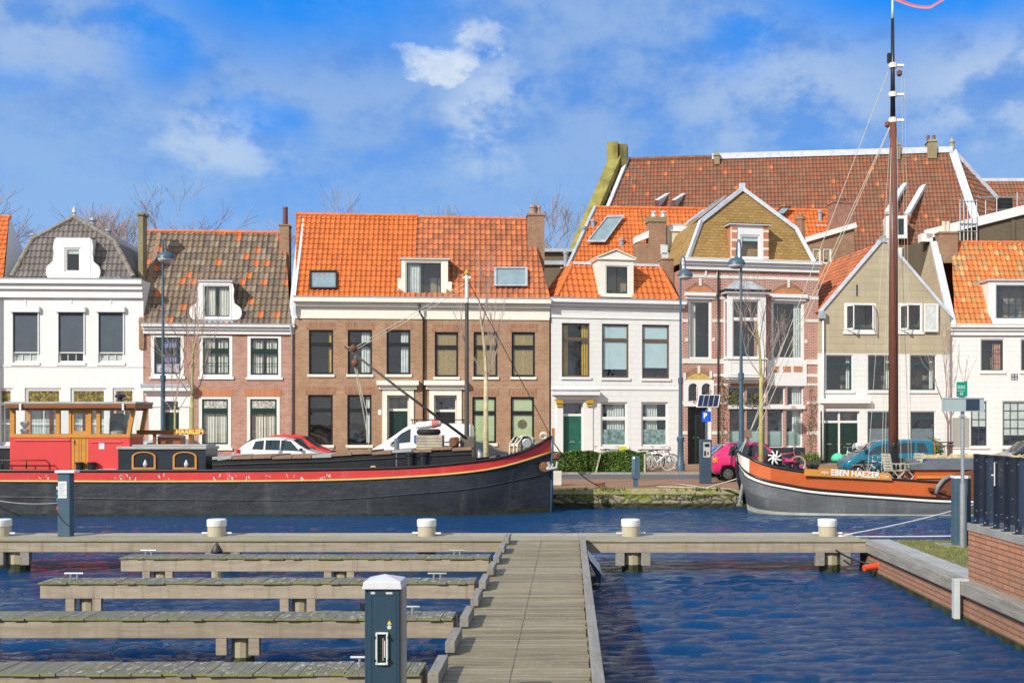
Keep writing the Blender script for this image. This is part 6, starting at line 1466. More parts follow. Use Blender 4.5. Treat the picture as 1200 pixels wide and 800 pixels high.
rub = [(866, 545, .03), (871, 553, .62), (880, 560, 1.05), (898, 566.5, 1.3), (920, 571, 1.43), (952, 576.4, 1.53), (1000, 580.5, 1.57), (1045, 583.6, 1.57), (1110, 587.5, 1.57), (1180, 587, 1.57), (1280, 581, 1.45), (1340, 572, .9), (1350, 568, .05)]
mid = [(866, 556, .03), (871, 568, .55), (880, 577, .95), (898, 583, 1.25), (920, 586, 1.40), (952, 589, 1.5), (1000, 592, 1.54), (1045, 594, 1.55), (1110, 596, 1.55), (1180, 596, 1.55), (1280, 592, 1.4), (1335, 586, .8), (1346, 584, .05)]
wl = [(876, 597, .03), (883, 599.5, .5), (892, 601, .85), (906, 602.3, 1.15), (926, 603.2, 1.36), (956, 603.6, 1.47), (1000, 604, 1.5), (1045, 604, 1.5), (1110, 604, 1.5), (1180, 604, 1.5), (1270, 603, 1.3), (1320, 602, .7), (1336, 601, .05)]
M0, M1, M2, M3 = hull_levels((top, rub, mid, wl), YC2, NS)
M4 = [Vector((p.x, YC2 + (p.y - YC2) * .8, -1.5)) for p in M3]
k0 = 7
kw = 4
for f in (lambda p: p, lambda p: mirror(p, YC2)):
    for nm, i0, i1, m in (('bulwark', k0, NS - 1, OXIDE), ('white_bow_panel', 0, kw, CREAM), ('bow_bulwark', kw, k0, SALMON)):
        A_, B_ = [f(p) for p in M0[i0:i1 + 1]], [f(p) for p in M1[i0:i1 + 1]]; n_ = len(A_)
        b = MB(); b.add(A_ + B_, [(i, i + 1, n_ + i + 1, n_ + i) for i in range(n_ - 1)], m); b.build(nm, t, smooth=True)
M23 = [p.lerp(q, .82) for p, q in zip(M2, M3)]
b = MB(); loft_hull(b, M1, M2, HULLGREY, YC2); loft_hull(b, M2, M23, HULLGREY, YC2); loft_hull(b, M23, M3, WLPALE, YC2); loft_hull(b, M3, M4, HULLGREY, YC2); b.build('hull', t, smooth=True)
for sgn in (0, 1):
    f = (lambda p: p) if not sgn else (lambda p: mirror(p, YC2))
    s_ = -.03 if not sgn else .03
    b = MB(); b.tube([f(p) + Vector((0, s_, -.0)) for p in M1[3:]], .044, CREAM, 6); b.build('rub_rail', t, smooth=True)
    b = MB(); b.tube([f(p) + Vector((0, s_ * .5, .1)) for p in M1[:]], .04, BLACKP, 6); b.build('black_strip', t, smooth=True)
    b = MB(); b.tube([f(p) + Vector((0, 0, .02)) for p in M0], .045, BLACKP, 6); b.build('gunwale', t, smooth=True)
dk = [p + Vector((0, .02, -.12)) for p in M0]; dm = [mirror(p, YC2) for p in dk]
b = MB(); b.add(dk + dm, [(i, i + 1, NS + i + 1, NS + i) for i in range(NS - 1)], GREYDECK); b.build('deck', t, fixn=False)
b = MB(); b.tube([P(871, 564, YC2 - .2), P(868.5, 578, YC2 - .25), P(866, 592, YC2 - .3)], [.06, .07, .05], paint('grey_anchor', (.2, .2, .2), .6, .2), 6); b.tube([P(863, 591.5, YC2 - .3), P(869, 592, YC2 - .3)], .05, MATS['grey_anchor'], 6); b.build('anchor', t)
b = MB(); b.tube([P(863.5, 528, YC2), P(863, 546, YC2), P(865, 560, YC2), P(873, 590, YC2)], .06, BLACKP, 8); b.build('stem_bar', t, smooth=True)
# name board on the bulwark
Yn = YC2 - 1.60
b = MB(); nz = lambda px: Z(np.interp(px, (942, 1045), (556.2, 561.9)), Yn)
b.prism([(X(942, Yn), Yn - .02, nz(942) - .02), (X(1045.5, Yn), Yn - .02, nz(1045) - .02), (X(1043, Yn), Yn - .02, Z(554.6, Yn)), (X(963, Yn), Yn - .02, Z(548, Yn)), (X(960, Yn), Yn - .02, Z(550, Yn)), (X(943, Yn), Yn - .02, Z(549, Yn))], (0, .05, 0), VARNISH); nb = b.build('name_board', t)
LW = paint('white_lettering', (.8, .8, .78), .5, .02)
ang = math.atan2(-(557.0 - 554.2), (1024 - 980)) 
ob = text_mesh('EBEN HAEZER', .265, 'lettering', LW, nb, (X(1002, Yn), Yn - .028, Z(555.0, Yn)), rot=(math.pi / 2, -ang, 0), sx=.94, bold=.006); ob.rotation_euler = (math.pi / 2, math.radians(3.4), 0)
ob = text_mesh('41 TON', .12, 'lettering', LW, nb, (X(1033.5, Yn), Yn - .028, Z(558.4, Yn)), sx=1.0); ob.rotation_euler = (math.pi / 2, math.radians(3.4), 0)
ob = text_mesh('RIJN', .12, 'lettering', LW, nb, (X(966.5, Yn), Yn - .028, Z(553.6, Yn)), sx=1.0); ob.rotation_euler = (math.pi / 2, math.radians(3.4), 0)
# mast with white bands and topmast, vane
Ym = YC2; xm = X(1047, Ym)
MASTB = wood('mast_wood', (.15, .052, .034), (.23, .088, .055), 'Z', 5, rough=.35)
b = MB(); b.tube([(xm, Ym, Z(562, Ym)), (xm, Ym, Z(300, Ym)), (xm - .02, Ym, Z(141, Ym))], [.165, .145, .115], MASTB, 14); b.build('mast', t, smooth=True)
b = MB(); b.tube([(xm - .02, Ym, Z(145, Ym)), (xm - .03, Ym, Z(22, Ym))], [.09, .05], BLACKP, 12); b.tube([(xm - .03, Ym, Z(22, Ym) + .001), (xm - .035, Ym, Z(-6, Ym))], [.05, .015], CREAM, 10); b.build('topmast', t, smooth=True)
for py in (141, 111, 77):
    b = MB(); zz = Z(py, Ym); b.tube([(xm - .02, Ym, zz - .08), (xm - .02, Ym, zz + .08)], .125, CREAM, 10); b.box(xm - .16, xm + .34, Ym - .05, Ym + .05, zz - .04, zz + .04, CREAM)
    if py == 77: b.box(xm - .2, xm - .1, Ym - .07, Ym + .07, zz + .09, zz + .4, BLACKP)
    b.build('mast_band', t)
b = MB(); b.lathe([(0, -.12), (.09, -.06), (.09, .06), (0, .12)], P(1054, 86, Ym), RUST, 8); b.build('pulley_block', t); b = MB(); b.lathe([(0, -.12), (.09, -.06), (.09, .06), (0, .12)], P(1040, 146, Ym), RUST, 8); b.build('pulley_block', t)
# pennant
PR = paint('faded_pink_pennant', (.62, .13, .16), .8, .15); PW = paint('white_pennant', (.62, .25, .28), .8, .05)
b = MB(); n_ = 18; A_, B_, C2_ = [], [], []
for i in range(n_ + 1):
    s = i / n_; x = xm + s * 1.68; wv = .10 * math.sin(s * 5.2 + .5) * s; zz = Z(1 + 8.5 * math.sin(min(s, .85) * 2.6 - .35) - 9 * max(0, s - .72) / .28, Ym); h = .065 * (1 - .4 * s)
    A_.append((x, Ym + wv, zz + h)); B_.append((x, Ym + wv, zz + h * .1)); C2_.append((x, Ym + wv, zz - h))
b.add(A_ + B_, [(i, i + 1, n_ + 2 + i, n_ + 1 + i) for i in range(n_)], PR); b.add(B_ + C2_, [(i, i + 1, n_ + 2 + i, n_ + 1 + i) for i in range(n_)], PW); b.build('pennant', t, smooth=True, fixn=False)
# standing rigging
b = MB()
for a, c in (((1041, 84), (878, 508)), ((1043, 148), (878, 508)), ((1043, 150), (884, 512)), ((876, 512), (866, 529)), ((878, 508), (868, 531))): b.tube([P(*a, Ym - .05), P(*c, YC2 - .1)], .013, ROPE, 5)
b.build('forestay', t)
b = MB(); q = P(877, 509, YC2 - .1); b.box(q.x - .13, q.x + .1, q.y - .07, q.y + .07, q.z - .1, q.z + .16, paint('block_wood', (.22, .14, .1), .7)); b.build('stay_block', t, bevel=.02)
b = MB()
for px0, px1, sg in ((1044, 1017, -1), (1045, 1033, -1), (1045, 1037, -1), (1051, 1056, -1), (1052, 1066, 1)): b.tube([P(px0, 150, Ym), Vector((X(px1, YC2 + 1.3 * sg), YC2 + 1.3 * sg, Z(552, YC2 + 1.3 * sg)))], .0075, ROPE, 5)
for px in (1056.5, 1060): b.tube([P(px, 92, Ym), P(px + 8, 540, Ym - .4)], .006, ROPE, 4)
b.build('shroud', t)
# mast case, furled sail, hatch roof, leeboard, rail
b = MB(); q0, q1 = P(1044, 560, YC2 - .35), P(1053.5, 521, YC2 - .35); b.box(q0.x, q1.x, YC2 - .35, YC2 - .15, q0.z, q1.z, BLACKP); b.tube([((q0.x + q1.x) / 2, YC2 - .25, q1.z - .1), ((q0.x + q1.x) / 2, YC2 - .25, q1.z + .06)], .13, BLACKP, 10); b.build('mast_case', t, bevel=.03)
b = MB(); q0, q1 = P(1072, 562, YC2 - .9), P(1330, 550, YC2 - .9); b.box(q0.x, q1.x, YC2 - .9, YC2 + .9, q0.z - .3, q1.z - .0, OXIDE); b.build('deckhouse', t)
b = MB(); zz = q1.z
b.prism([(q0.x - .15, YC2 - 1.0, zz + .001), (q0.x - .15, YC2 - .97, zz + .16), (q0.x - .15, YC2 - .3, zz + .34), (q0.x - .15, YC2 + .3, zz + .34), (q0.x - .15, YC2 + .97, zz + .16), (q0.x - .15, YC2 + 1.0, zz + .001)], (q1.x - q0.x + .3, 0, 0), paint('grey_hatch_cloth', (.10, .115, .13), .75, .15, 2)); b.build('hatch_cover', t)
b = MB(); b.box(q0.x + .05, q1.x, YC2 - .96, YC2 - .905, zz - .28, zz - .2, VARNISH); b.build('grab_rail', t)
b = MB(); p0, p1 = P(1056, 540.5, YC2), P(1330, 544, YC2); b.tube([p0, p1], .075, paint('boom_wood', (.16, .09, .06), .5), 10); b.build('boom', t, smooth=True)
b = MB(); rs_ = random.Random(2); pts = []
SAIL = paint('ochre_furled_sail', (.46, .36, .18), .9, .35, 7, .01)
for i in range(40):
    s = i / 39; pts.append((p0 + (p1 - p0) * (.09 + s * .6) + Vector((0, rs_.gauss(0, .02), .14 + rs_.gauss(0, .02)))))
b.tube(pts, [.10 + .04 * rs_.random() for _ in pts], SAIL, 9)
for i in range(0, 40, 4): b.tube([pts[i] + Vector((.02 * k, .15 * math.cos(a), .15 * math.sin(a))) for k, a in enumerate(np.linspace(0, 6.28, 9))], .02, ROPE, 5)
b.build('furled_sail', t, smooth=True)
b = MB(); Yl = YC2 - 1.66
out_ = [(1098, 570), (1103, 562), (1112, 557), (1150, 549), (1176, 546), (1190, 552), (1192, 575), (1184, 592), (1165, 590), (1140, 586), (1112, 580), (1104, 578)]
b.prism([P(x, y, Yl) for x, y in out_], (0, .09, 0), wood('leeboard_wood', (.17, .045, .02), (.25, .075, .03), 'X', .34, rough=.4)); lb = b.build('leeboard', t)
b = MB(); b.tube([P(1097, 578, Yl - .03), P(1099, 570, Yl - .03), P(1106, 561.5, Yl - .03), P(1116, 556.5, Yl - .03)], [.07, .075, .07, .05], paint('grey_anchor', (.2, .2, .2), .6, .2), 8); b.build('iron_strap', lb, smooth=True)
b = MB(); b.bar(P(1088, 572.5, Yl), P(1107, 576, Yl), .1, .1, paint('dark_oak', (.10, .035, .025), .5)); b.build('fender_beam', t)
for px in (924, 933, 949.5, 955): 
    b = MB(); b.lathe([(.11, -.15), (.1, .16), (.14, .18), (.14, .26)], P(px, 550 if px < 940 else 553, YC2 - 1.0), BLACKP, 10); b.build('bollard', t)
b = MB(); b.tube([P(900, 541, YC2), P(945, 551, YC2 - .9)], .04, BLACKP, 6); b.build('bow_rail', t)
# winch wheel with white curved spokes
b = MB(); q = P(908, 536, YC2 - .55); WN = paint('white_winch_paint', (.75, .75, .72), .5)
b.tube([q + Vector((.06 * math.cos(a), 0, .06 * math.sin(a))) for a in np.linspace(0, 6.28, 10)], .045, WN, 6)
for k in range(8):
    a = k * .785; b.tube([q + Vector((r * math.cos(a + r * 1.9), 0, r * math.sin(a + r * 1.9))) for r in (.05, .12, .18, .24)], [.03, .03, .028, .024], WN, 6)
wl_ = b.build('winch_wheel', t, smooth=True)
b = MB(); b.lathe([(.21, .04), (.21, .09)], q, BLACKP, 14, 'Y'); b.box(q.x - .25, q.x + .25, q.y + .1, q.y + .7, q.z - .45, q.z + .12, BLACKP); b.build('winch', t)
# deck things
def deck_chair(px, Y, zpy, rz, label):
    c = thing('deck_chair', label, 'chair', (X(px, Y), Y, Z(zpy, Y)), rz, 'folding chairs on the sailing barge')
    W_ = paint('weathered_teak', (.48, .44, .34), .8, .15, 6)
    s = MB()
    for k in range(6): s.bar((-.23 + .085 * k, -.22, .43), (-.23 + .085 * k, .22, .43), .06, .025, W_)
    s.build('seat', c)
    s = MB(); s.bar((.24, -.22, .42), (.36, -.22, .98), .04, .04, W_); s.bar((.24, .22, .42), (.36, .22, .98), .04, .04, W_)
    for k in range(6): s.bar((.25 + .02 * k, -.22, .5 + .09 * k), (.25 + .02 * k, .22, .5 + .09 * k), .02, .06, W_)
    s.build('backrest', c)
    for y in (-.22, .22):
        for x0, x1 in ((-.26, .24), (.26, -.24)): s = MB(); s.bar((x0, y, 0), (x1, y, .44), .035, .035, W_); s.build('leg', c)
    for y in (-.25, .25): s = MB(); s.bar((-.25, y, .64), (.28, y, .66), .05, .03, W_); s.bar((-.2, y, .44), (-.2, y, .63), .03, .03, W_); s.build('armrest', c)
    return c
zdk = lambda Y: 561
deck_chair(1066, YC2 - .6, 566, .3, 'teak folding chair with upright slatted back on the deck right of the mast')
deck_chair(1049, YC2 - .9, 566.5, math.pi + .3, 'teak folding chair facing away, between mast and name board on the barge deck')
# mooring lines
t = thing('mooring_line', 'white mooring rope running from the pier bollard up to the sailing barge', 'rope', (0, 0, 0))
def sag(a, c, s, n=14): return [Vector(a).lerp(Vector(c), i / n) + Vector((0, 0, -s * 4 * (i / n) * (1 - i / n))) for i in range(n + 1)]
b = MB(); b.tube(sag(P(983, 628, 23.1), P(1186, 575, 35.2), .12), .022, paint('white_rope', (.7, .68, .64), .8), 6); b.build('line', t, smooth=True)
t = thing('mooring_line', 'white mooring rope stretched low from the pier bollard towards the grass corner', 'rope', (0, 0, 0))
b = MB(); b.tube(sag(P(983, 628.5, 23.1), P(1190, 626, 25.5), .02), .02, MATS['white_rope'], 6); b.build('line', t, smooth=True)
t = thing('mooring_line', 'dark mooring rope hanging from the black barge bow to the quay paving', 'rope', (0, 0, 0))
b = MB(); b.tube(sag(P(646, 514, YC), Vector((X(703, 40.2), 40.2, .03)), .25), .02, BLACKP, 6); b.tube([Vector((X(703, 40.2) + .18 * math.cos(a), 40.2 + .18 * math.sin(a), .03 + .01 * a)) for a in np.linspace(0, 12.5, 24)], .022, RUST, 6); b.build('line', t, smooth=True)
for lb_, (p0, p1) in {'pale rope lying over the brick paving from the sailing barge bow, the nearer one': (((868, 573, 38.2), (770, 573.5, 40.0))), 'pale rope lying over the brick paving from the sailing barge bow, the farther one': (((866, 560, 37.5), (790, 569, 41.8)))}.items():
    t = thing('mooring_line', lb_, 'rope', (0, 0, 0)); a = P(p0[0], p0[1], p0[2]); c = Vector((X(p1[0], p1[2]), p1[2], .03)); m_ = Vector(((a.x + c.x) / 2, QY + .5, .035))
    b = MB(); b.tube([a, a.lerp(m_, .6), m_, m_.lerp(c, .5), c], .02, ROPE, 6); b.build('line', t, smooth=True)
t = thing('mooring_line', 'thin dark rope drooping along the side of the black barge to the left pedestal', 'rope', (0, 0, 0))
b = MB(); b.tube(sag(P(-30, 580, YF - .1), P(68, 589, YF - 3), .12), .014, paint('grey_rope', (.3, .3, .3), .8), 6); b.build('line', t, smooth=True)
# ================================================================== timber jetty in the foreground
PIERW = wood('weathered_pier_boards', (.14, .112, .066), (.335, .28, .18), 'X', .13, groove=(.13, .13, .75), moss=.36, lichen=.2, mossc=(.19, .19, .075), plw=.22)
CROSSW = wood('weathered_cross_boards', (.22, .195, .14), (.44, .39, .29), 'X', .16, moss=.2, lichen=.2, mossc=(.16, .15, .06), edge=.4)
FINGW = wood('mossy_finger_boards', (.13, .125, .10), (.25, .235, .18), 'Y', .145, moss=.42, lichen=1.0, mossc=(.15, .155, .035), edge=.9, groove=(.036, .38, .62), plw=.1)
BEAMW = wood('pale_pier_beam', (.25, .205, .15), (.41, .345, .26), 'X', 5, moss=.15, mossc=(.20, .18, .075), streak=.5)
KERBW = wood('grey_kerb_timber', (.17, .155, .13), (.30, .28, .245), 'Y', 5)
PILEW = wood('pier_pile', (.30, .25, .15), (.44, .38, .26), 'Z', 5)
SLIME = paint('green_slime', (.035, .04, .012), .5, .4, 5)
CONC = wood('mooring_post_wood', (.40, .35, .24), (.52, .47, .35), 'Z', 5)
rs_ = random.Random(11)
PX0, PX1, PY1 = -1.225, .18, 22.35
t = thing('walkway_pier', 'long weathered board walkway leading straight out from the viewer with kerb timbers', 'pier', (0, 0, 0)); PT = t
b = MB(); y = 2.0
while y < PY1 - .02:
    w = .1235; h = rs_.uniform(-.003, .003); e0, e1 = rs_.uniform(-.02, .02), rs_.uniform(-.012, .012)
    b.box(PX0 + e0, PX1 + .02 + e1, y, min(y + w, PY1), -.045, h, PIERW); y += .13
b.build('deck', t)
b = MB(); b.box(-.562, -.552, 2.0, PY1, .001, .0055, paint('dark_screw_line', (.20, .165, .115), .9, .3, 9)); b.build('screw_line', t)
b = MB()
for x in (PX0 + .06, -.55, PX1 - .14): b.box(x - .07, x + .07, 2.0, PY1 - .02, -.26, -.047, BEAMW)
b.build('bearer', t)
y = 2.82; k = 0
while y < 21.6:
    L = .80; b = MB(); dx = rs_.uniform(.07, .09)
    b.box(PX0 - .13 + dx, PX0 - .03 + dx, y, y + L, .03, .145, KERBW); b.box(PX0 - .12 + dx, PX0 - .04 + dx, y + .03, y + .2, .006, .029, KERBW); b.box(PX0 - .12 + dx, PX0 - .04 + dx, y + L - .2, y + L - .03, .006, .029, KERBW)
    b.build('kerb_block', t, bevel=.006); y += 1.43
b = MB(); y = 2.0
while y < 22.0:
    b.box(PX1 + .03, PX1 + .14, y, min(y + 2.95, 22.3), -.02, .09, KERBW); y += 2.962
b.build('kerb_beam', t, bevel=.006)
for y in (5.5, 9.5, 13.5, 17.5):
    for x in (-1.0, -.05): b = MB(); b.lathe([(.13, -3), (.13, -.27)], (x, y, 0), PILEW, 10); b.build('pile', t)
b = MB(); b.prism([(PX1 + .16, 19.6, -.02), (PX1 + .42, 19.9, -.35), (PX1 + .40, 20.3, -.62), (PX1 + .16, 20.3, -.1)], (0, 1.4, 0), paint('grey_fender', (.42, .45, .46), .5, .1)); b.build('fender', t, bevel=.05)

def jetty(name, label, x0, x1, y0, y1, boards, bw, piles, group=None, run='Y', pd=.14, slats=True):
    """a narrow jetty: boards laid across it, a beam along each edge, clamped piles below"""
    t = thing(name, label, 'jetty', (0, 0, 0), 0, group)
    b = MB(); r = random.Random(int(y0 * 100))
    if run == 'Y':
        x = x0
        while x < x1 - .02:
            w = bw * .97; e = r.uniform(-.015, .015); b.box(x, min(x + w, x1), y0 - .03 + e, y1 + .02 + e, -.024, r.uniform(-.004, .004), boards); x += bw
    else:
        y = y0 - .03
        while y < y1:
            x = x0
            while x < x1 - .05:
                L = min(r.uniform(3.2, 4.2), x1 - x); b.box(x, x + L - .008, y, y + bw * .94, -.026, r.uniform(-.004, .004), boards); x += L
            y += bw
    b.build('deck', t)
    for y in (y0, y1 - .09): b = MB(); b.box(x0 + .02, x1, y, y + .09, -.245, -.036, BEAMW); b.build('beam', t, bevel=.008)
    b = MB(); b.box(x0 + .025, x0 + .12, y0 + .091, y1 - .091, -.24, -.04, BEAMW); b.build('end_beam', t)
    for px in piles:
        for dx in (0,):
            b = MB(); ym = y0 + pd + .075; b.lathe([(pd, -3.0), (pd, -.246)], (px + dx, ym, 0), PILEW, 12); b.lathe([(pd + .004, -1.2), (pd + .004, -.55), (pd + .001, -.50)], (px + dx, ym, 0), SLIME, 12); pl = b.build('pile', t)
        if pd < .2:
            for dx in (-.27, .13): b = MB(); b.box(px + dx, px + dx + .13, y0 - .0, y0 + .075, -.45, -.247, BEAMW); b.build('clamp', t)
        else:
            for dx in (-.35, .17): b = MB(); b.box(px + dx, px + dx + .18, y0 - .02, y0 + .10, -.50, -.247, KERBW); b.build('clamp', t)
    return t
wd = ['farthest of the four, just before the cross jetty', 'second from the cross jetty', 'third from the cross jetty', 'nearest to the viewer, along the bottom edge']
FY = (19.54, 16.56, 13.56, 10.62)
for i, y in enumerate(FY):
    t = jetty('finger_jetty', 'mossy narrow finger jetty, ' + wd[i], -7.92 if i < 2 else -9.4, PX0 - .19, y, y + .49, FINGW, .145, (-7.25, -4.05), 'finger jetties beside the walkway')
    # mooring cleats on the finger
    for x in ((-7.5, -2.0) if i < 3 else (-2.0,)):
        b = MB(); q = (x, y + .3, 0); b.tube([(x - .14, y + .24, .10), (x + .14, y + .24, .10)], .014, STEEL, 6)
        for d in (-.05, .05): b.tube([(x + d, y + .24, .0), (x + d, y + .24, .10)], .014, STEEL, 6)
        b.build('cleat', t)
JY0, JY1 = 22.4, 23.8
t = jetty('cross_jetty', 'cross jetty left of the walkway end carrying white-topped posts and a blue pedestal', -13.5, PX0 - .0, JY0, JY1, CROSSW, .16, (-11.25, -7.0), run='X', pd=.21)
b = MB(); b.box(PX0 + .005, PX1 + .015, PY1 + .006, JY1, -.05, -.002, CROSSW); b.build('landing', PT)
t = jetty('cross_jetty', 'cross jetty right of the walkway joining the brick quay corner', PX1 + .02, 5.98, JY0 - .1, JY1, CROSSW, .16, (1.28, 5.3), run='X', pd=.21)

# mooring posts with white caps
post = thing('mooring_post', 'x', 'mooring post', (X(254, 23.2), 23.2, 0), 0, 'white capped mooring posts along the cross jetty')
b = MB(); b.lathe([(.185, -3), (.185, .21)], (0, 0, 0), CONC, 18); b.build('post', post, smooth='auto')
b = MB(); b.lathe([(.196, .205), (.20, .215), (.20, .335), (.185, .352)], (0, 0, 0), paint('white_post_cap', (.74, .74, .73), .5, .06, 4, dirt=.5), 18); b.build('cap', post, smooth='auto')
b = MB(); b.tube([(-.31, -.0, .06), (.31, 0, .06)], .02, paint('white_bar', (.7, .7, .68), .5, .1), 8); b.build('crossbar', post)
post['label'] = 'white capped mooring post with pale crossbar behind the left jetty, above the second finger end'
for px, lb in ((2, 'white capped mooring post left of the slim blue pedestal on the cross jetty'), (500, 'white capped mooring post just left of the walkway end'), (739, 'white capped mooring post just right of the walkway end'), (969.5, 'white capped mooring post with ropes tied to it near the quay corner')):
    copy_tree(post, (X(px, 23.2), 23.2, 0), rz=px * .01 % .5 - .2, label=lb)
# blue pedestal on the cross jetty
def pedestal(loc, w, d, h, label, cap='slab'):
    t = thing('power_pedestal', label, 'pedestal', loc, 0)
    b = MB(); b.box(-w / 2, w / 2, -d / 2, d / 2, 0, h, BLUEGREY); b.build('body', t, bevel=.012)
    return t
Yp = 23.15
t = pedestal((X(77.3, Yp), Yp, 0), .255, .22, 1.32, 'slim blue grey pedestal with white cap and notice on the left cross jetty')
b = MB(); b.box(-.17, .24, -.15, .13, 1.321, 1.375, WHITE); b.build('cap', t, bevel=.01)
b = MB(); b.box(-.11, .07, -.119, -.1105, .80, 1.15, paint('paper_notice', (.66, .68, .66), .6, .03))
for k in range(7): b.box(-.09, .05 - .03 * (k % 3), -.1215, -.1192, 1.09 - .04 * k, 1.10 - .04 * k, paint('print_grey', (.25, .26, .28), .7))
b.build('notice', t)
b = MB()
for k, c in enumerate((paint('white_plastic', (.7, .7, .72), .4), paint('blue_plastic', (.05, .16, .42), .4), paint('blue_plastic', (.05, .16, .42)), paint('red_plastic', (.55, .05, .05), .4))): b.lathe([(.03, -.06), (.045, -.04), (.045, .02)], (-.15, 0, 1.02 - .12 * k - (.06 if k == 3 else 0)), c, 8)
b.build('sockets', t)
b = MB(); b.tube([(-.13, -.12, .5), (-.02, -.125, .34), (.12, -.12, .22)], .006, BLACKP, 5); b.build('scratch_cable', t)
# near pedestal
Yn = 8.75; xn = X(451, Yn)
t = thing('power_pedestal', 'large dark blue power pedestal with white pyramid cap and socket window beside the walkway', 'pedestal', (xn, Yn, .142), 0); t.scale = (.936, .936, .936)
w, d = .30, .26
PB = paint('pedestal_blue', (.024, .055, .082), .38, .08, 1.2, .0006, dirt=.18, dirtc=(.075, .09, .10))
b = MB(); b.box(-w / 2 + .03, w / 2 - .005, -d / 2, d / 2, 0, 1.03, PB); b.box(-w / 2, -w / 2 + .045, -d / 2 + .02, d / 2 - .01, 0, 1.0295, PB); b.box(w / 2 - .035, w / 2 + .02, -d / 2 + .045, d / 2 - .02, 0, 1.029, paint('grey_side_strip', (.36, .34, .32), .6, .1)); b.build('body', t, bevel=.008)
b = MB(); ring(b, -w / 2 + .05, .02, w / 2 - .03, .99, .012, -d / 2 - .004, -d / 2 - .0005, PB); b.build('door', t)
CW = paint('pale_grey_cap', (.55, .55, .55), .45, .04, 3, dirt=.15)
b = MB(); e = .166; z0 = 1.031; b.add([(-e, -e + .01, z0), (e, -e + .01, z0), (e, e, z0), (-e, e, z0), (-e + .012, -e + .022, z0 + .062), (e - .012, -e + .022, z0 + .062), (e - .012, e - .012, z0 + .062), (-e + .012, e - .012, z0 + .062), (0, 0, z0 + .108)],
      [(0, 3, 2, 1), (0, 1, 5, 4), (1, 2, 6, 5), (2, 3, 7, 6), (3, 0, 4, 7), (4, 5, 8), (5, 6, 8), (6, 7, 8), (7, 4, 8)], CW); b.build('cap', t, bevel=.006)
b = MB(); wx0, wx1, wz0, wz1 = -.052, .052, .405, .675
ring(b, wx0, wz0, wx1, wz1, .016, -d / 2 - .03, -d / 2 - .0005, paint('white_plastic_frame', (.68, .72, .68), .4)); fr_ = b.build('socket_frame', t, bevel=.006)
b = MB(); b.box(wx0 + .017, wx1 - .017, -d / 2 - .004, -d / 2 - .0006, wz0 + .017, wz1 - .017, paint('dark_socket_panel', (.01, .04, .035), .3))
for k in range(6): b.box(-.022, -.006, -d / 2 - .012, -d / 2 - .0045, wz0 + .04 + k * .037, wz0 + .058 + k * .037, BLACKP)
b.box(.004, .012, -d / 2 - .012, -d / 2 - .0045, wz0 + .035, wz1 - .05, paint('pink_strip', (.5, .28, .26), .5)); b.box(.018, .026, -d / 2 - .011, -d / 2 - .0045, wz0 + .06, wz1 - .07, paint('white_plastic', (.7, .7, .72))); b.build('socket_panel', fr_)
for z in (wz0 + .04, wz1 - .04):
    for x in (wx0 - .004, wx1 + .004): b = MB(); b.lathe([(.010, -.035), (.010, -.001)], (x, -d / 2, z), BLACKP, 8, 'Y'); b.build('latch', fr_)
b = MB(); yy = -d / 2 - .0015; b.prism([(.040, yy, .738), (.078, yy, .738), (.059, yy, .772)], (0, .001, 0), paint('warning_yellow', (.75, .58, .02), .5, .03)); b.build('warning_sticker', t)
b = MB(); b.lathe([(.018, -.003), (.018, -.0005)], (.058, -d / 2, .715), paint('pale_badge', (.55, .55, .52), .5), 14, 'Y'); b.build('lock_badge', t)
b = MB(); b.box(-.095, -.06, -d / 2 - .002, -d / 2 - .0005, .985, 1.008, paint('pale_badge', (.55, .55, .52))); b.build('sticker', t); b = MB(); b.box(.03, .085, -d / 2 - .002, -d / 2 - .0005, .99, 1.006, MATS['pale_badge']); b.build('sticker', t)
b = MB(); b.lathe([(.03, -.05), (.05, -.04), (.05, .02)], (-w / 2 - .02, .02, .88), BLACKP, 10); b.build('side_socket', t, bevel=.004)
b = MB(); b.box(xn - .3, PX0 - .02, Yn - .25, Yn + .25, -.1, -.001, BEAMW); b.box(xn - .15, xn + .15, Yn - .13, Yn + .13, 0, .141, STONE); b.build('pedestal_bracket', PT)
# cone-shaped fender top seen between the jetties
t = thing('mooring_cone', 'small dark conical pile cap between the cross jetty and the first finger', 'pile', (X(254, 21.3), 21.3, 0))
b = MB(); b.lathe([(.10, -3), (.10, -.13)], (0, 0, 0), PILEW, 12); b.build('pile', t)
b = MB(); b.lathe([(.105, -.13), (.115, -.09), (.03, .05), (.01, .07)], (0, 0, 0), paint('dark_cone', (.03, .032, .035), .5), 12); b.build('cap', t, smooth=True)

# ================================================================== near quay on the right
QX = 5.98
b = MB(); b.box(QX + .05, QX + 14, -5, 23.0, -3.0, -.16, BRICK_QUAY); tag(b.build('quay_wall'), kind='structure')
m, nt = new_mat('wet_slime'); finish(nt, nt.mix(nt.sstep(nt.noise(nt.n('ShaderNodeTexCoord').outputs['Object'], 3, 5), .4, .6), (.025, .028, .01), (.06, .065, .02)), .45)
b = MB(); b.box(QX + .035, QX + 1, -5, 23.01, -1.2, -.57, m); tag(b.build('quay_wall_foot'), kind='structure')
t = thing('quay_fender_beam', 'grey weathered timber edge beam along the top of the brick quay wall', 'timber beam', (0, 0, 0))
QTIM = wood('quay_timber', (.20, .185, .155), (.36, .335, .29), 'Y', 5, moss=.2)
for y0, y1 in ((-4, 13.9), (13.92, 17.8), (17.82, 23.05)): b = MB(); b.box(QX - .03, QX + .22, y0, y1, -.235, -.035, QTIM); b.build('beam', t, bevel=.012)
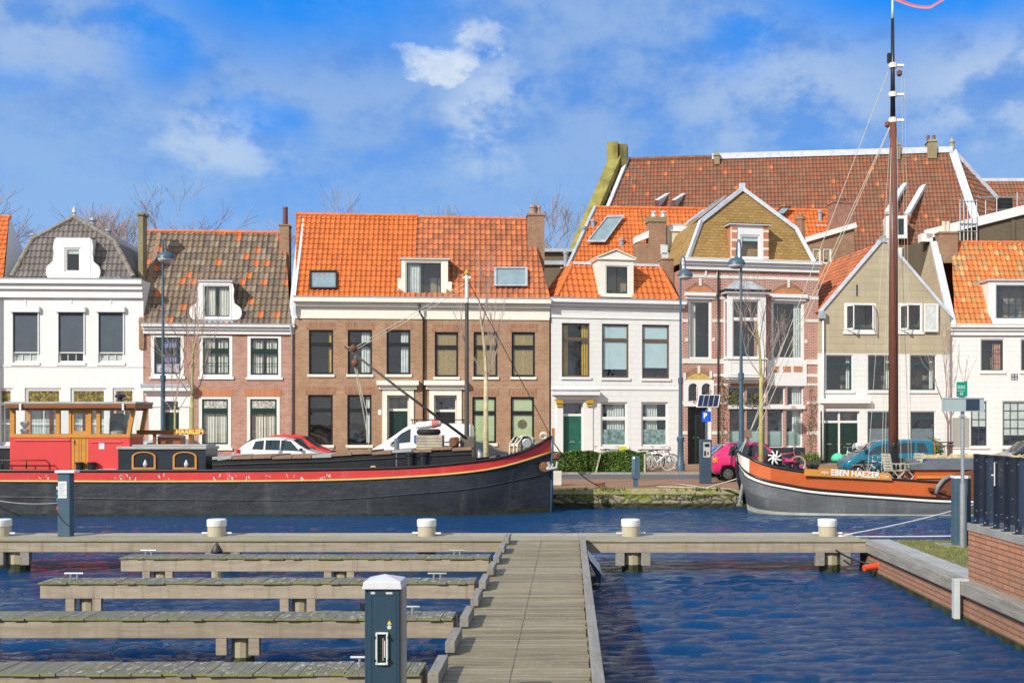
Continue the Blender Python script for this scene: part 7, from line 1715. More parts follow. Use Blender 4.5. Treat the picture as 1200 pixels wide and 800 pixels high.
b = MB(); b.box(QX + .221, QX + .66, -5, 23.0, -.2, -.05, paint('paving_slab', (.34, .34, .32), .85, .12, 2, .004)); tag(b.build('quay_paving'), kind='structure')
b = MB(); b.box(QX + .661, QX + 14, 15, 22.9, -.2, -.06, MATS['turf']); tag(b.build('turf_ground'), kind='structure')
sp = []
for _ in range(5200):
    x = QX + rr.uniform(.66, 3.2); y = rr.uniform(17.3, 22.85)
    if math.sin(x * 2.3 + y) + math.sin(y * 1.9) + rr.gauss(0, .9) > -1.0: sp.append((x, y, -.065))
blades('grass', sp, [G1, G2, G1, paint('grass_mid', (.17, .19, .04), .8, .2)], .015, .055, .006, n_each=3, spread=.03, lean=.9)
t = thing('retaining_wall', 'raised brick wall with concrete coping at the right edge, under the steel railing', 'wall', (0, 0, 0))
RX, RY = 6.225, 17.3
b = MB(); b.box(RX, RX + 9, 4, RY, -.3, .70, BRICK_QUAY); b.build('wall', t)
b = MB(); b.box(RX - .015, RX + 9, 4, RY + .02, .701, .82, paint('grey_concrete', (.30, .295, .27), .85, .14, 1.5, .004, dirt=.2)); b.build('coping', t, bevel=.008)
# steel railing: repeated flat panels between blade posts
RB = paint('dark_steel_blue', (.018, .026, .042), .35, .12, 2); RB2 = paint('steel_panel_blue', (.035, .055, .085), .4, .12, 2)
t = thing('railing', 'dark blue steel panel railing standing on the raised brick wall', 'railing', (0, 0, 0))
REDM = paint('red_oxide_patch', (.16, .02, .02), .5, .2)
for k in range(30):
    y = 17.16 - .40 * k
    b = MB(); b.box(RX + .03, RX + .12, y - .006, y + .006, .821, 1.90, RB); b.box(RX + .0, RX + .15, y - .05, y + .05, .8205, .832, RB)
    b.lathe([(.012, -.02), (.012, -.007)], (RX + .05, y, .87), STEEL, 6, 'Y'); b.lathe([(.012, -.02), (.012, -.007)], (RX + .075, y, 1.8), STEEL, 6, 'Y'); b.lathe([(.012, -.02), (.012, -.007)], (RX + .075, y, 1.02), STEEL, 6, 'Y')
    pst = b.build('post', t)
    b = MB(); b.box(RX + .075, RX + .081, y - .39, y - .011, .93, 1.87, RB2 if k % 3 == 1 else RB); pn = b.build('panel', t)
    if k < 4: 
        b = MB()
        for zz in (1.05, 1.3, 1.7): b.lathe([(.008, -.01), (.008, 0)], (RX + .068, y - .2, zz), STEEL, 6, 'Y')
        b.build('bolt', pn)
b = MB(); b.box(RX + .06, RX + .125, 5.2, 17.18, 1.872, 1.895, RB); b.build('top_rail', t)
b = MB(); b.box(RX + .055, RX + .13, 16.0, 16.42, 1.8955, 1.90, REDM); b.build('red_patch', t)
b = MB(); yy = 16.352; b.box(RX + .035, RX + .05, yy - .008, yy, 1.45, 1.80, WHITE); b.box(RX - .005, RX + .035, yy - .008, yy, 1.60, 1.62, WHITE); b.build('white_handle', t)
# white fender post, red pipe
t = thing('fender_post', 'pale grey painted steel fender post standing against the brick quay wall', 'post', (0, 0, 0))
Yf = 16.95; b = MB(); b.box(QX - .12, QX - .034, Yf - .09, Yf + .05, -.98, -.0, paint('pale_steel', (.50, .53, .52), .5, .1, 3, dirt=.3)); b.build('post', t, bevel=.01)
b = MB(); b.box(QX - .125, QX - .03, Yf - .095, Yf + .055, -1.2, -.60, SLIME); b.build('wet_foot', t)
b = MB(); b.box(QX - .034, QX + .10, Yf - .09, Yf + .05, -.03, .0, MATS['pale_steel'] if 'pale_steel' in MATS else STEEL); b.build('bracket', t)
t = thing('overflow_pipe', 'short bright orange red pipe sticking out of the quay corner', 'pipe', (0, 0, 0))
b = MB(); b.tube([(QX + .1, 21.7, -.42), (QX - .24, 21.6, -.46)], .065, paint('orange_red_plastic', (.75, .09, .03), .4), 12); b.build('tube', t)
b = MB(); b.tube(sag((QX - .7, 22.0, -.15), (QX - .05, 21.75, -.40), .05), .02, BLACKP, 6); b.build('cable', t)
# pillar and signpost on the grass corner
Yq = 22.0; zg = -.06
t = thing('power_pedestal', 'tall slate blue pedestal with white top on the grass corner behind the sign pole', 'pedestal', (X(1125, Yq), Yq, zg))
b = MB(); b.box(-.14, .14, -.12, .12, 0, 1.33, BLUEGREY); b.box(.09, .175, -.13, .1, 0, 1.328, paint('dark_blue_side', (.022, .045, .075), .4)); b.build('body', t, bevel=.01)
b = MB(); b.box(-.15, .17, -.13, .13, 1.331, 1.375, WHITE); b.build('cap', t); b = MB(); b.box(-.4, .4, -.3, .35, -.02, .012, STONE); b.build('base_plate', t)
Ys = 21.55
t = thing('sign_post', 'grey pole on the grass corner with green street sign and wide grey sign back', 'signpost', (X(1128, Ys), Ys, zg))
b = MB(); zz = Z(463, Ys) - zg; b.tube([(0, 0, 0), (0, 0, zz * .42)], .055, STEEL, 12); b.tube([(0, 0, zz * .42 + .001), (0, 0, zz)], .037, STEEL, 12); b.build('pole', t, smooth='auto')
SG = paint('grey_sign_back', (.32, .40, .42), .5, .06)
b = MB(); z0, z1 = Z(482, Ys) - zg, Z(466, Ys) - zg; xa, xb = X(1102.5, Ys) - X(1128, Ys), X(1151.5, Ys) - X(1128, Ys)
b.box(xa, xb, -.075, -.06, z0, z1, SG); b.box(xa, xb, -.085, -.0751, z1 - .02, z1, SG); b.box(xa, xb, -.085, -.0751, z0, z0 + .015, SG); b.box(xa, xa + .03, -.085, -.0751, z0 + .015, z1 - .02, SG); b.build('grey_sign', t)
b = MB(); b.box(.04, .30, -.082, -.0755, z0 + .012, z1 - .03, paint('dark_blue_side', (.022, .045, .075))); b.build('dark_patch', t)
for z in (z0 + .05, z1 + .02, z0 - .1): b = MB(); b.box(-.06, .06, -.058, .05, z - .012, z + .012, STEEL); b.build('clamp', t)
g0, g1 = Z(465, Ys) - zg, Z(447.5, Ys) - zg
GRN = paint('green_street_sign', (.0, .26, .17), .4, .05)
sgn = MB(); sgn.box(-.145, .035, -.012, .0, 0, g1 - g0, GRN); sgn.box(.0351, .075, -.012, .02, .01, g1 - g0 + .012, GRN); o = sgn.build('green_sign', t); o.location = (0, -.05, g0); o.rotation_euler = (0, 0, .15)
q = MB(); q.box(-.13, .02, -.0145, -.0125, .115, .122, WHITE)
for k in range(5): q.box(-.125 + .032 * k, -.105 + .032 * k, -.0145, -.0125, .15 + .01 * (k % 2), .225, paint('pale_green_letter', (.35, .62, .55), .5))
for k in range(2): q.box(-.08 + .035 * k, -.055 + .035 * k, -.0145, -.0125, .035, .09, MATS['pale_green_letter'])
q.build('lettering', o)

# ================================================================== street furniture across the water
def lamp(px, ybase, Y, ytop, yhead, hx_, label, z0=0.0, base=True):
    h = Z(ytop, Y) - z0; hh = Z(yhead, Y) - z0; ox = X(hx_, Y) - X(px, Y)
    t = thing('street_lamp', label, 'street lamp', (X(px, Y), Y, z0), 0, 'tall street lamps along the quay')
    b = MB(); b.lathe([(.20, 0), (.20, .35), (.15, .45), (.13, 1.3), (.18, 1.42), (.18, 1.52), (.11, 1.6)], (0, 0, 0), BLUEGREY, 14); b.build('base', t, smooth='auto')
    b = MB(); b.tube([(0, 0, 1.6), (0, 0, 4.0)], [.095, .085], BLUEGREY, 12); b.tube([(0, 0, 4.0), (0, 0, 4.25)], .115, BLUEGREY, 12); b.tube([(0, 0, 4.25), (0, 0, h - .4)], [.065, .042], BLUEGREY, 10); b.build('pole', t, smooth='auto')
    sg = 1 if ox > 0 else -1
    b = MB(); b.tube([(0, 0, h - .42)] + [(ox / 2 - sg * abs(ox) / 2 * math.cos(a), 0, h - .42 + .42 * math.sin(a)) for a in np.linspace(0.0, math.pi, 9)] + [(ox, 0, hh + .22)], .03, BLUEGREY, 8); b.build('arm', t, smooth=True)
    b = MB(); b.lathe([(.04, .30), (.07, .22), (.24, .16), (.34, .02), (.355, -.06)], (ox, 0, hh), BLUEGREY, 18); s_ = b.build('lamp_shade', t, smooth='auto')
    b = MB(); b.lathe([(.33, -.06), (.30, -.16), (.18, -.22), (.05, -.24)], (ox, 0, hh), paint('opal_glass', (.45, .43, .44), .3, .05), 16); b.build('globe', t, smooth=True)
    return t
lamp(797.5, 553, 50.7, 300, 322, 803, 'tall blue grey street lamp with dome head beside the white green-door house', .094)
lamp(868.5, 560, 43.2, 281, 308, 863, 'tall blue grey street lamp in front of the pink car')
lamp(191, 560, 45.4, 279, 301, 194.5, 'tall blue grey street lamp in front of the pink brick house')
# hedge with stakes
def hedge(x0, x1, y0, y1, h, label):
    t = thing('hedge', label, 'hedge', (0, 0, 0)); r = random.Random(8)
    LG = [paint('leaf_green', (.075, .15, .015), .6, .2), paint('leaf_dark', (.035, .085, .010), .6, .2), paint('leaf_light', (.14, .22, .03), .6, .2)]
    b = MB(); b.box(x0 + .1, x1 - .1, y0 + .1, y1 - .1, .08, h - .16, paint('hedge_core', (.02, .03, .008), .9, .3))
    for _ in range(40): x = r.uniform(x0, x1); b.tube([(x, (y0 + y1) / 2 + r.uniform(-.2, .1), 0), (x + r.uniform(-.1, .1), y0 + .12, .4)], .012, BARK, 4)
    V, Fc = [], []
    for _ in range(15000):
        s_ = r.random(); x = r.uniform(x0, x1); top_ = h + .05 * math.sin(x * 3.1) + .03 * math.sin(x * 7.7); fy = y0 + .05 * math.sin(x * 4.3)
        if s_ < .55: p = Vector((x, fy + abs(r.gauss(0, .08)), .12 + (top_ - .12) * r.random() ** .85))
        elif s_ < .85: p = Vector((x, r.uniform(fy, y1), top_ - abs(r.gauss(0, .06))))
        else: p = Vector((x, y1 - abs(r.gauss(0, .06)), r.uniform(.1, top_)))
        n = Vector((r.gauss(0, 1), r.gauss(-.5, 1), r.gauss(.5, 1))).normalized(); a = n.orthogonal().normalized() * r.uniform(.025, .05); c = n.cross(a).normalized() * r.uniform(.02, .035)
        b.add([p - a, p + c, p + a, p - c], [(0, 1, 2, 3)], LG[0 if r.random() < .5 else (1 if r.random() < .5 else 2)])
    b.build('foliage', t, fixn=False); return t
Yh_ = 49.7
hedge(X(645, Yh_), X(757.5, Yh_), Yh_ - .05, Yh_ + .8, 1.0, 'clipped green hedge in front of the white green-door house')
for px, py0, lean, lb in ((700, 536, .22, 'leaning pale wooden stake in the middle of the hedge'), (755.5, 536, 0, 'upright pale wooden stake at the right end of the hedge')):
    t = thing('stake', lb, 'stake', (X(px, Yh_ - .15), Yh_ - .15, 0)); b = MB(); b.bar((-lean * .4, 0, 0), (lean * .6, 0, .9), .07, .07, paint('pale_stake', (.5, .44, .34), .8)); b.build('post', t)
# bollard pedestal, parking machine, planter
Yb = 40.1
t = thing('power_pedestal', 'slate blue mooring pedestal on the brick paving in front of the hedge', 'pedestal', (X(745, Yb), Yb, 0))
b = MB(); b.box(-.09, .09, -.06, .06, 0, .45, BLUEGREY); b.build('stem', t); b = MB(); b.box(-.145, .145, -.1, .1, .30, 1.13, BLUEGREY); b.box(-.145, -.02, -.115, -.101, .42, 1.12, paint('paler_blue_panel', (.09, .16, .21), .4)); b.build('body', t, bevel=.02)  # left front panel in a lighter blue than the body
b = MB(); b.lathe([(.04, -.04), (.05, -.02)], (-.07, -.11, 1.05), WHITE, 10, 'Y'); b.build('lamp', t)
Ym_ = 42.4
t = thing('parking_machine', 'dark blue parking ticket machine with solar panel on the quay by the pink car', 'parking machine', (X(826.5, Ym_), Ym_, 0))
b = MB(); b.box(-.215, .215, -.2, .2, 0, 1.68, paint('machine_blue', (.035, .065, .10), .4, .06)); b.build('body', t, bevel=.02)
b = MB(); b.box(-.10, .17, -.215, -.201, 1.0, 1.58, paint('machine_grey', (.42, .43, .40), .5, .05)); fp = b.build('front_panel', t)
b = MB(); b.box(-.05, .13, -.222, -.2155, 1.40, 1.52, paint('dark_screen', (.01, .015, .03), .15)); b.build('screen', fp); b = MB(); b.box(-.07, .0, -.225, -.2155, 1.06, 1.25, BLACKP); b.box(.05, .1, -.225, -.2155, 1.12, 1.2, BLACKP); b.build('slot', fp)
b = MB(); b.tube([(.03, .0, 1.68), (.03, 0, 3.0)], .035, BLUEGREY, 8); b.build('mast', t)
SB = paint('parking_sign_blue', (.01, .10, .55), .4, .05)
b = MB(); b.box(-.13, .13, -.05, -.036, 2.35, 2.76, SB); b.box(.131, .22, -.02, .12, 2.36, 2.74, SB); sg_ = b.build('parking_sign', t); text_mesh('P', .27, 'lettering', LW, sg_, (-.01, -.053, 2.58), bold=.008)
b = MB(); sx, sz, dy = .47, .28, .42
c = Vector((.12, 0, 3.15)); R_ = Matrix.Rotation(rad(0), 3, 'X')
def sp_(u, v_, o=0.0): return c + Vector((u + v_ * .13, v_ * .30 - o * .8, v_ * .52 + 0 * u - o * -.55))
b.prism([sp_(-.42, -.46), sp_(.42, -.46), sp_(.42, .46), sp_(-.42, .46)], Vector((0, .03, -.02)), paint('pale_frame', (.6, .6, .62), .4)); o = b.build('solar_panel', t)
b = MB()
for k in range(4): u0, u1_ = -.38 + .195 * k, -.38 + .195 * k + .175; b.poly([sp_(u0, -.41, .01), sp_(u1_, -.41, .01), sp_(u1_, .41, .01), sp_(u0, .41, .01)], paint('solar_cell', (.008, .015, .055), .15))
b.build('solar_cells', o)
t = thing('planter_block', 'pale concrete block on the quay right of the black barge bow', 'concrete block', (X(652.5, 41.2), 41.2, 0)); b = MB(); b.box(-.19, .19, -.2, .2, 0, .53, paint('pale_concrete', (.58, .56, .50), .8, .08)); b.build('block', t, bevel=.03)

# ---- bicycles
def bicycle(label, loc, rz, fc, tilt=.06, tyre=None, basket=None):
    t = thing('bicycle', label, 'bicycle', loc, rz, 'bicycles parked on the quay'); t.rotation_euler = (tilt, 0, rz)
    R = .34; S = STEEL; tyre = tyre or RUBBER
    for x in (-.52, .55):
        w = MB(); w.tube([(x + R * math.cos(a), 0, R + R * math.sin(a)) for a in np.linspace(0, 6.283, 29)], .026, tyre, 6, cap=False); ww = w.build('wheel', t, smooth=True)
        w = MB(); w.tube([(x + (R - .03) * math.cos(a), 0, R + (R - .03) * math.sin(a)) for a in np.linspace(0, 6.283, 25)], .012, S, 5, cap=False)
        for k in range(12): a = k * .5236; w.tube([(x, 0, R), (x + (R - .03) * math.cos(a), 0, R + (R - .03) * math.sin(a))], .0035, S, 3, cap=False)
        w.tube([(x, -.04, R), (x, .04, R)], .03, S, 8); w.build('rim', ww)
        f = MB(); f.tube([(x + (R + .04) * math.cos(a), 0, R + (R + .04) * math.sin(a)) for a in np.linspace(.3 if x < 0 else .1, 3.0 if x < 0 else 2.2, 12)], .014, fc, 5); f.build('mudguard', t)
    f = MB(); bb, st, hd = (-.06, 0, .30), (-.22, 0, .78), (.36, 0, .84)
    f.tube([bb, st, (-.25, 0, .90)], .026, fc, 8); f.tube([bb, (.40, 0, .70)], .032, fc, 8); f.tube([st, hd], .026, fc, 8); f.tube([(.34, 0, .92), (.40, 0, .68), (.55, 0, R)], .024, fc, 8); f.tube([bb, (-.52, .0, R), st], .012, fc, 8); f.build('frame', t, smooth=True)
    s = MB(); s.add([(-.38, -.09, .93), (-.38, .09, .93), (-.10, .025, .95), (-.10, -.025, .95), (-.37, -.08, .88), (-.37, .08, .88), (-.11, .02, .91), (-.11, -.02, .91)], [(0, 1, 2, 3), (4, 7, 6, 5), (0, 4, 5, 1), (1, 5, 6, 2), (2, 6, 7, 3), (3, 7, 4, 0)], BLACKP); s.build('saddle', t, bevel=.02)
    h = MB(); h.tube([(.24, -.28, 1.04), (.34, -.2, 1.08), (.36, 0, 1.06), (.34, .2, 1.08), (.24, .28, 1.04)], .013, S, 6); h.tube([(.36, 0, 1.06), (.34, 0, .92)], .014, S, 6); h.build('handlebar', t, smooth=True)
    c = MB(); c.tube([(-.06, -.05, .30), (-.06, .05, .30)], .09, S, 12); c.tube([(-.06, -.08, .30), (.05, -.08, .17)], .012, S, 5); c.tube([(-.06, .08, .30), (-.17, .08, .43)], .012, S, 5); c.build('crank', t)
    r = MB(); r.bar((-.72, 0, .74), (-.3, 0, .76), .14, .02, S); r.tube([(-.68, .06, .73), (-.53, .05, R)], .008, S, 5); r.build('carrier', t)
    if basket: k = MB(); k.box(.42, .72, -.17, .17, .86, 1.06, basket); k.build('basket', t)
    return t
WB = paint('white_bike_paint', (.72, .72, .70), .35); DBK = paint('dark_bike_paint', (.04, .04, .045), .4); BB = paint('blue_bike_paint', (.05, .2, .55), .4); RBK = paint('red_bike_paint', (.5, .06, .05), .4); YB = paint('yellow_bike_paint', (.6, .55, .05), .5)
zp = .094; yb = 52.2
def bike_at(px, Y, lb, rz, fc, **k): return bicycle(lb, (X(px, Y), Y, zp if Y > 49.5 else .0), rz, fc, **k)
bike_at(769, 51.4, 'white framed bicycle standing right of the hedge against the white house', .12, WB, tyre=paint('pale_tyre', (.5, .5, .48), .7))
bike_at(775, 52.7, 'dark bicycle with pale tyres right of the white bicycle by the hedge', .3, DBK, tyre=paint('pale_tyre', (.5, .5, .48), .7))
bike_at(757, 52.9, 'grey bicycle with rear rack behind the right end of the hedge', -.1, paint('grey_bike_paint', (.35, .36, .38), .4))
bike_at(716, 53.0, 'dark bicycle with a yellow bag behind the hedge, under the left ground-floor window', .1, DBK, basket=YB)
bike_at(706, 53.5, 'white bicycle behind the hedge nearest the green door', 3.3, WB)
bike_at(397, 50.4, 'blue and white city bicycle between the white hatchback and the white van', .25, BB)
bike_at(272, 44.0, 'bicycle with rusty mudguards standing behind the white hatchback', 1.2, paint('rusty_bike_paint', (.30, .17, .07), .6))
bike_at(921, 50.3, 'red framed white-wheeled bicycle behind the pink car', .1, RBK, tyre=MATS['pale_tyre'])
bike_at(997, 51.0, 'white bicycle with a raised handlebar in front of the double green doors', 1.9, WB)
bike_at(1018, 41.6, 'black bicycle parked in front of the teal van', .3, DBK)
bike_at(1034, 42.2, 'dark bicycle leaning beside the tall mast in front of the teal van', 2.9, paint('grey_bike_paint', (.35, .36, .38)))
t = thing('saddle_bag', 'bright green cover over a bicycle by the double green doors', 'bicycle cover', (X(982, 50.6), 50.6, .094 + .62)); b = MB()
b.lathe([(.0, .20), (.12, .19), (.25, .10), (.32, -.02), (.30, -.16)], (0, 0, 0), paint('mint_green_cloth', (.08, .55, .32), .7, .15, 6), 9); b.build('cloth', t, smooth=True)
t = thing('parcel', 'white sheet-wrapped bundle on the bicycle by the green doors', 'bundle', (X(1005, 50.9), 50.9, .094 + 1.15)); b = MB(); b.box(-.2, .22, -.14, .14, -.2, .02, MATS['white_bike_paint']); b.lathe([(0, .16), (.16, .12), (.22, .02), (.2, -.05)], (0, 0, 0), paint('pale_sheet', (.62, .62, .64), .8, .1), 7); b.build('wrap', t)

# ---- cars
CGL = paint('car_glass', (.012, .032, .042), .05, .3, .8, spec=.9)
def car(name, label, cat, loc, rz, body, prof, L, W, wheels, R=.31, glassspan=None, pillars=(), rear_light=None, seats=None, extras=None, ride=.0):
    """prof: stations along the length from rear 0 to front L: (x, z_bottom, z_belt, z_top, halfwidth_scale, roof_halfwidth_scale)"""
    t = thing(name, label, cat, loc, rz, None); n = len(prof); hw = W / 2
    b = MB(); rings = []
    for (x, zb, zl, zt, s, r) in prof:
        w = hw * s; wr = hw * r; half = [(w * .80, zb), (w * .97, zb + .10), (w, zb + (zl - zb) * .55), (w * .955, zl), (w * .94, zl + .005), (wr * 1.0, zl + (zt - zl) * .80), (wr * .90, zl + (zt - zl) * .965), (wr * .45, zt)]
        rings.append([(x, -y, z) for y, z in half] + [(x, 0, zt + .008)] + [(x, y, z) for y, z in reversed(half)])
    m_ = len(rings[0]); V = [v for r in rings for v in r]
    Fc = [(i * m_ + j, i * m_ + (j + 1) % m_, (i + 1) * m_ + (j + 1) % m_, (i + 1) * m_ + j) for i in range(n - 1) for j in range(m_)]
    Fc += [tuple(range(m_ - 1, -1, -1)), tuple((n - 1) * m_ + j for j in range(m_))]
    b.add(V, Fc, body); o = b.build('body', t, smooth='auto'); ss = o.modifiers.new('sub', 'SUBSURF'); ss.levels = ss.render_levels = 2; o.modifiers.move(1, 0)
    for f in o.data.polygons: f.use_smooth = True
    xs = [p[0] for p in prof]
    def at(x, k): return float(np.interp(x, xs, [p[k] for p in prof]))
    def side(x, f, out):                              # point on the greenhouse side: f 0 at the belt, 1 under the roof edge
        zl, zt = at(x, 2), at(x, 3); w0, w1 = hw * at(x, 4) * .94, hw * at(x, 5); return Vector((x, w0 + (w1 - w0) * f + out, zl + .02 + (zt - zl) * .80 * f))
    for (poly) in glassspan or ():
        for sg in (-1, 1):
            pts = []
            for (x, f) in poly: q = side(x, f, .006); pts.append((q.x, sg * q.y, q.z))
            g = MB(); c = sum((Vector(p) for p in pts), Vector()) / len(pts); g.poly(pts, CGL); g.build('side_window', t, fixn=False)
    for (x, wheel) in enumerate(wheels):
        for sg in (-1, 1):
            w = MB(); y0 = sg * (hw - .015); w.lathe([(R * .62, -.09), (R * .92, -.10), (R, -.06), (R, .06), (R * .92, .10), (R * .62, .09)], (wheel, y0 - sg * .08, R), RUBBER, 22, 'Y'); ww = w.build('wheel', t, smooth='auto')
            w = MB(); yf = y0 + sg * .012; al = paint('alloy_wheel', (.50, .50, .50), .35, .05, metallic=.4)
            for k in range(7): a = k * .8976; w.bar((wheel, yf, R), (wheel + R * .60 * math.cos(a), yf, R + R * .60 * math.sin(a)), .07, .03, al, up=(0, 1, 0))
            w.tube([(wheel + R * .62 * math.cos(a), yf, R + R * .62 * math.sin(a)) for a in np.linspace(0, 6.283, 21)], .022, al, 5, cap=False); w.lathe([(.07, -.02), (.07, .02)], (wheel, yf, R), al, 10, 'Y'); w.build('rim', ww)
            w = MB(); w.lathe([(R * 1.18, -.01), (R * 1.18, .003)], (wheel, sg * (hw * .985), R + .02), BLACKP, 22, 'Y'); w.build('wheel_arch', t)
    if rear_light:
        z0, z1, m = rear_light
        for sg in (-1, 1): g = MB(); g.box(.02, .22, sg * hw * .82, sg * (hw * .965), z0, z1, m); g.build('tail_light', t, bevel=.04)
    return t, at, side
def hatch(L, H, belt, front=1, hood=.62, zb=.24):
    return [(0.0, zb + .12, belt * .93, belt * .96, .86, .72), (.10, zb + .02, belt, belt + .10, .96, .80), (L * .13, zb, belt, H * .93, 1, .76), (L * .26, zb, belt * .995, H * .995, 1, .78), (L * .45, zb, belt * .98, H, 1, .80), (L * .58, zb, belt * .96, H * .965, 1, .79), (L * .70, zb, belt * .94, belt * 1.14, 1, .86), (L * .76, zb, belt * .92, belt * .985, 1, .92), (L * .90, zb, belt * .82, belt * .87, .97, .86), (L * .975, zb + .03, belt * .66, belt * .71, .88, .74), (L, zb + .1, belt * .52, belt * .55, .78, .62)]
def hatch_glass(L): return [[(L * .17, .1), (L * .29, .06), (L * .29, .94), (L * .20, .90)], [(L * .31, .05), (L * .46, .04), (L * .46, .96), (L * .31, .95)], [(L * .475, .04), (L * .685, .04), (L * .655, .30), (L * .57, .95), (L * .475, .96)]]
def mirror_part(t, x, y, z, m):
    for sg in (-1, 1): b = MB(); b.box(x - .06, x + .08, sg * y, sg * (y + .16), z, z + .13, m); b.build('wing_mirror', t, bevel=.03)
def screen(t, at, x0, x1, hw, name):
    g = MB(); pts = []
    n_ = 5
    for i in range(n_ + 1):
        x = x0 + (x1 - x0) * i / n_; zt = at(x, 3); w = hw * at(x, 5) * .84; pts.append([(x, -w, zt + .012 - .02), (x, -w * .5, zt + .02), (x, w * .5, zt + .02), (x, w, zt + .012 - .02)])
    V = [p for r in pts for p in r]; g.add(V, [(i * 4 + j, i * 4 + j + 1, i * 4 + j + 5, i * 4 + j + 4) for i in range(n_) for j in range(3)], CGL); g.build(name, t, fixn=False, smooth=True)
TAIL = paint('red_tail_light', (.6, .02, .02), .2); CHROME = paint('chrome', (.6, .6, .6), .2, metallic=.9)
# pink hatchback with orange rear lamp, nose to the right
PINK = paint('pink_car_paint', (.60, .018, .14), .22, .03, coat=.6)
L = 3.65; t, at, side = car('parked_car', 'bright pink small hatchback parked on the quay behind the sailing barge bow', 'car', (X(833.5, 44.2), 44.6, 0), 0, PINK, hatch(L, 1.57, .96), L, 1.62, (.62, 2.98), .29, hatch_glass(L), rear_light=(.72, .92, paint('orange_lamp', (.75, .22, .03), .2)))
screen(t, at, L * .60, L * .745, .81, 'windscreen'); screen(t, at, .05, L * .125, .81, 'rear_window'); mirror_part(t, L * .68, .78, .92, PINK)
b = MB(); b.box(-.03, .02, -.26, .26, .50, .62, paint('yellow_plate', (.7, .5, .05), .5)); b.build('number_plate', t)
# blue car behind it
BLUEC = paint('blue_car_paint', (.02, .09, .36), .25, .03, coat=.5)
L = 3.9; t, at, side = car('parked_car', 'blue hatchback mostly hidden behind the pink car and the parking machine', 'car', (X(823, 47.3), 47.3, 0), .06, BLUEC, hatch(L, 1.46, .92), L, 1.68, (.66, 3.2), .30, hatch_glass(L), rear_light=(.6, .95, TAIL)); screen(t, at, L * .60, L * .745, .83, 'windscreen'); mirror_part(t, L * .68, .82, .92, BLUEC)
# white hatchback, tail left
WCAR = paint('white_car_paint', (.74, .74, .74), .25, .02, coat=.5)
L = 4.25; t, at, side = car('parked_car', 'white hatchback with red tail light parked behind the black barge', 'car', (X(279, 50.2), 50.6, .05), .02, WCAR, hatch(L, 1.60, 1.00), L, 1.78, (.78, 3.40), .33, hatch_glass(L), rear_light=(.84, 1.06, TAIL)); screen(t, at, L * .60, L * .745, .88, 'windscreen'); mirror_part(t, L * .69, .86, .98, BLACKP); screen(t, at, .05, L * .125, .88, 'rear_window')
REDC = paint('red_car_paint', (.60, .02, .02), .22, .03, coat=.6)
L = 4.1; t, at, side = car('parked_car', 'red car parked farther behind the white hatchback', 'car', (X(299, 53.0), 53.2, .094), 0, REDC, hatch(L, 1.66, 1.02), L, 1.74, (.7, 3.3), .31, hatch_glass(L)); screen(t, at, L * .60, L * .745, .87, 'windscreen'); mirror_part(t, L * .69, .85, .98, REDC)
# silver car behind the name board, nose right
SILV = paint('silver_car_paint', (.33, .35, .38), .3, .03, coat=.4)
L = 4.2; t, at, side = car('parked_car', 'silver grey car half hidden behind the HAARLEM board and the cabin roof', 'car', (X(156, 47), 47.0, 0), 0, SILV, hatch(L, 1.66, 1.02), L, 1.76, (.75, 3.4), .32, hatch_glass(L)); screen(t, at, L * .60, L * .745, .88, 'windscreen')
BLU2 = paint('deep_blue_car_paint', (.02, .07, .34), .25, .03, coat=.5)
L = 4.0; t, at, side = car('parked_car', 'deep blue van-like car at the left edge behind the red wheelhouse', 'car', (X(-92, 46), 46.6, 0), 0, BLU2, hatch(L, 1.95, 1.15), L, 1.76, (.7, 3.2), .32, hatch_glass(L))
# dark cars
DARKC = paint('dark_car_paint', (.022, .028, .038), .2, .05, coat=.6)
L = 4.5; t, at, side = car('parked_car', 'black saloon behind the barge bow under the green blinds', 'car', (X(500, 51.5), 51.3, .094), 0, DARKC, hatch(L, 1.40, .94), L, 1.78, (.8, 3.6), .32, hatch_glass(L)); screen(t, at, L * .60, L * .745, .89, 'windscreen')
L = 4.1; o_ = car('parked_car', 'white small car between the white van and the black barge hatch', 'car', (X(612, 44.6) - .0, 49.6, 0), math.pi, WCAR, hatch(L, 1.40, .94), L, 1.7, (.7, 3.3), .30, hatch_glass(L)); t, at, side = o_; screen(t, at, L * .60, L * .745, .85, 'windscreen'); t.location.x = X(566, 49.6); mirror_part(t, L * .69, .82, .94, DARKC)
L = 4.4; t, at, side = car('parked_car', 'dark grey car with sloping windscreen at the right edge above the railing', 'car', (X(1272, 47), 47.0, 0), math.pi, DARKC, hatch(L, 1.62, 1.02), L, 1.8, (.8, 3.5), .32, hatch_glass(L)); screen(t, at, L * .60, L * .745, .9, 'windscreen'); mirror_part(t, L * .69, .87, 1.02, DARKC)
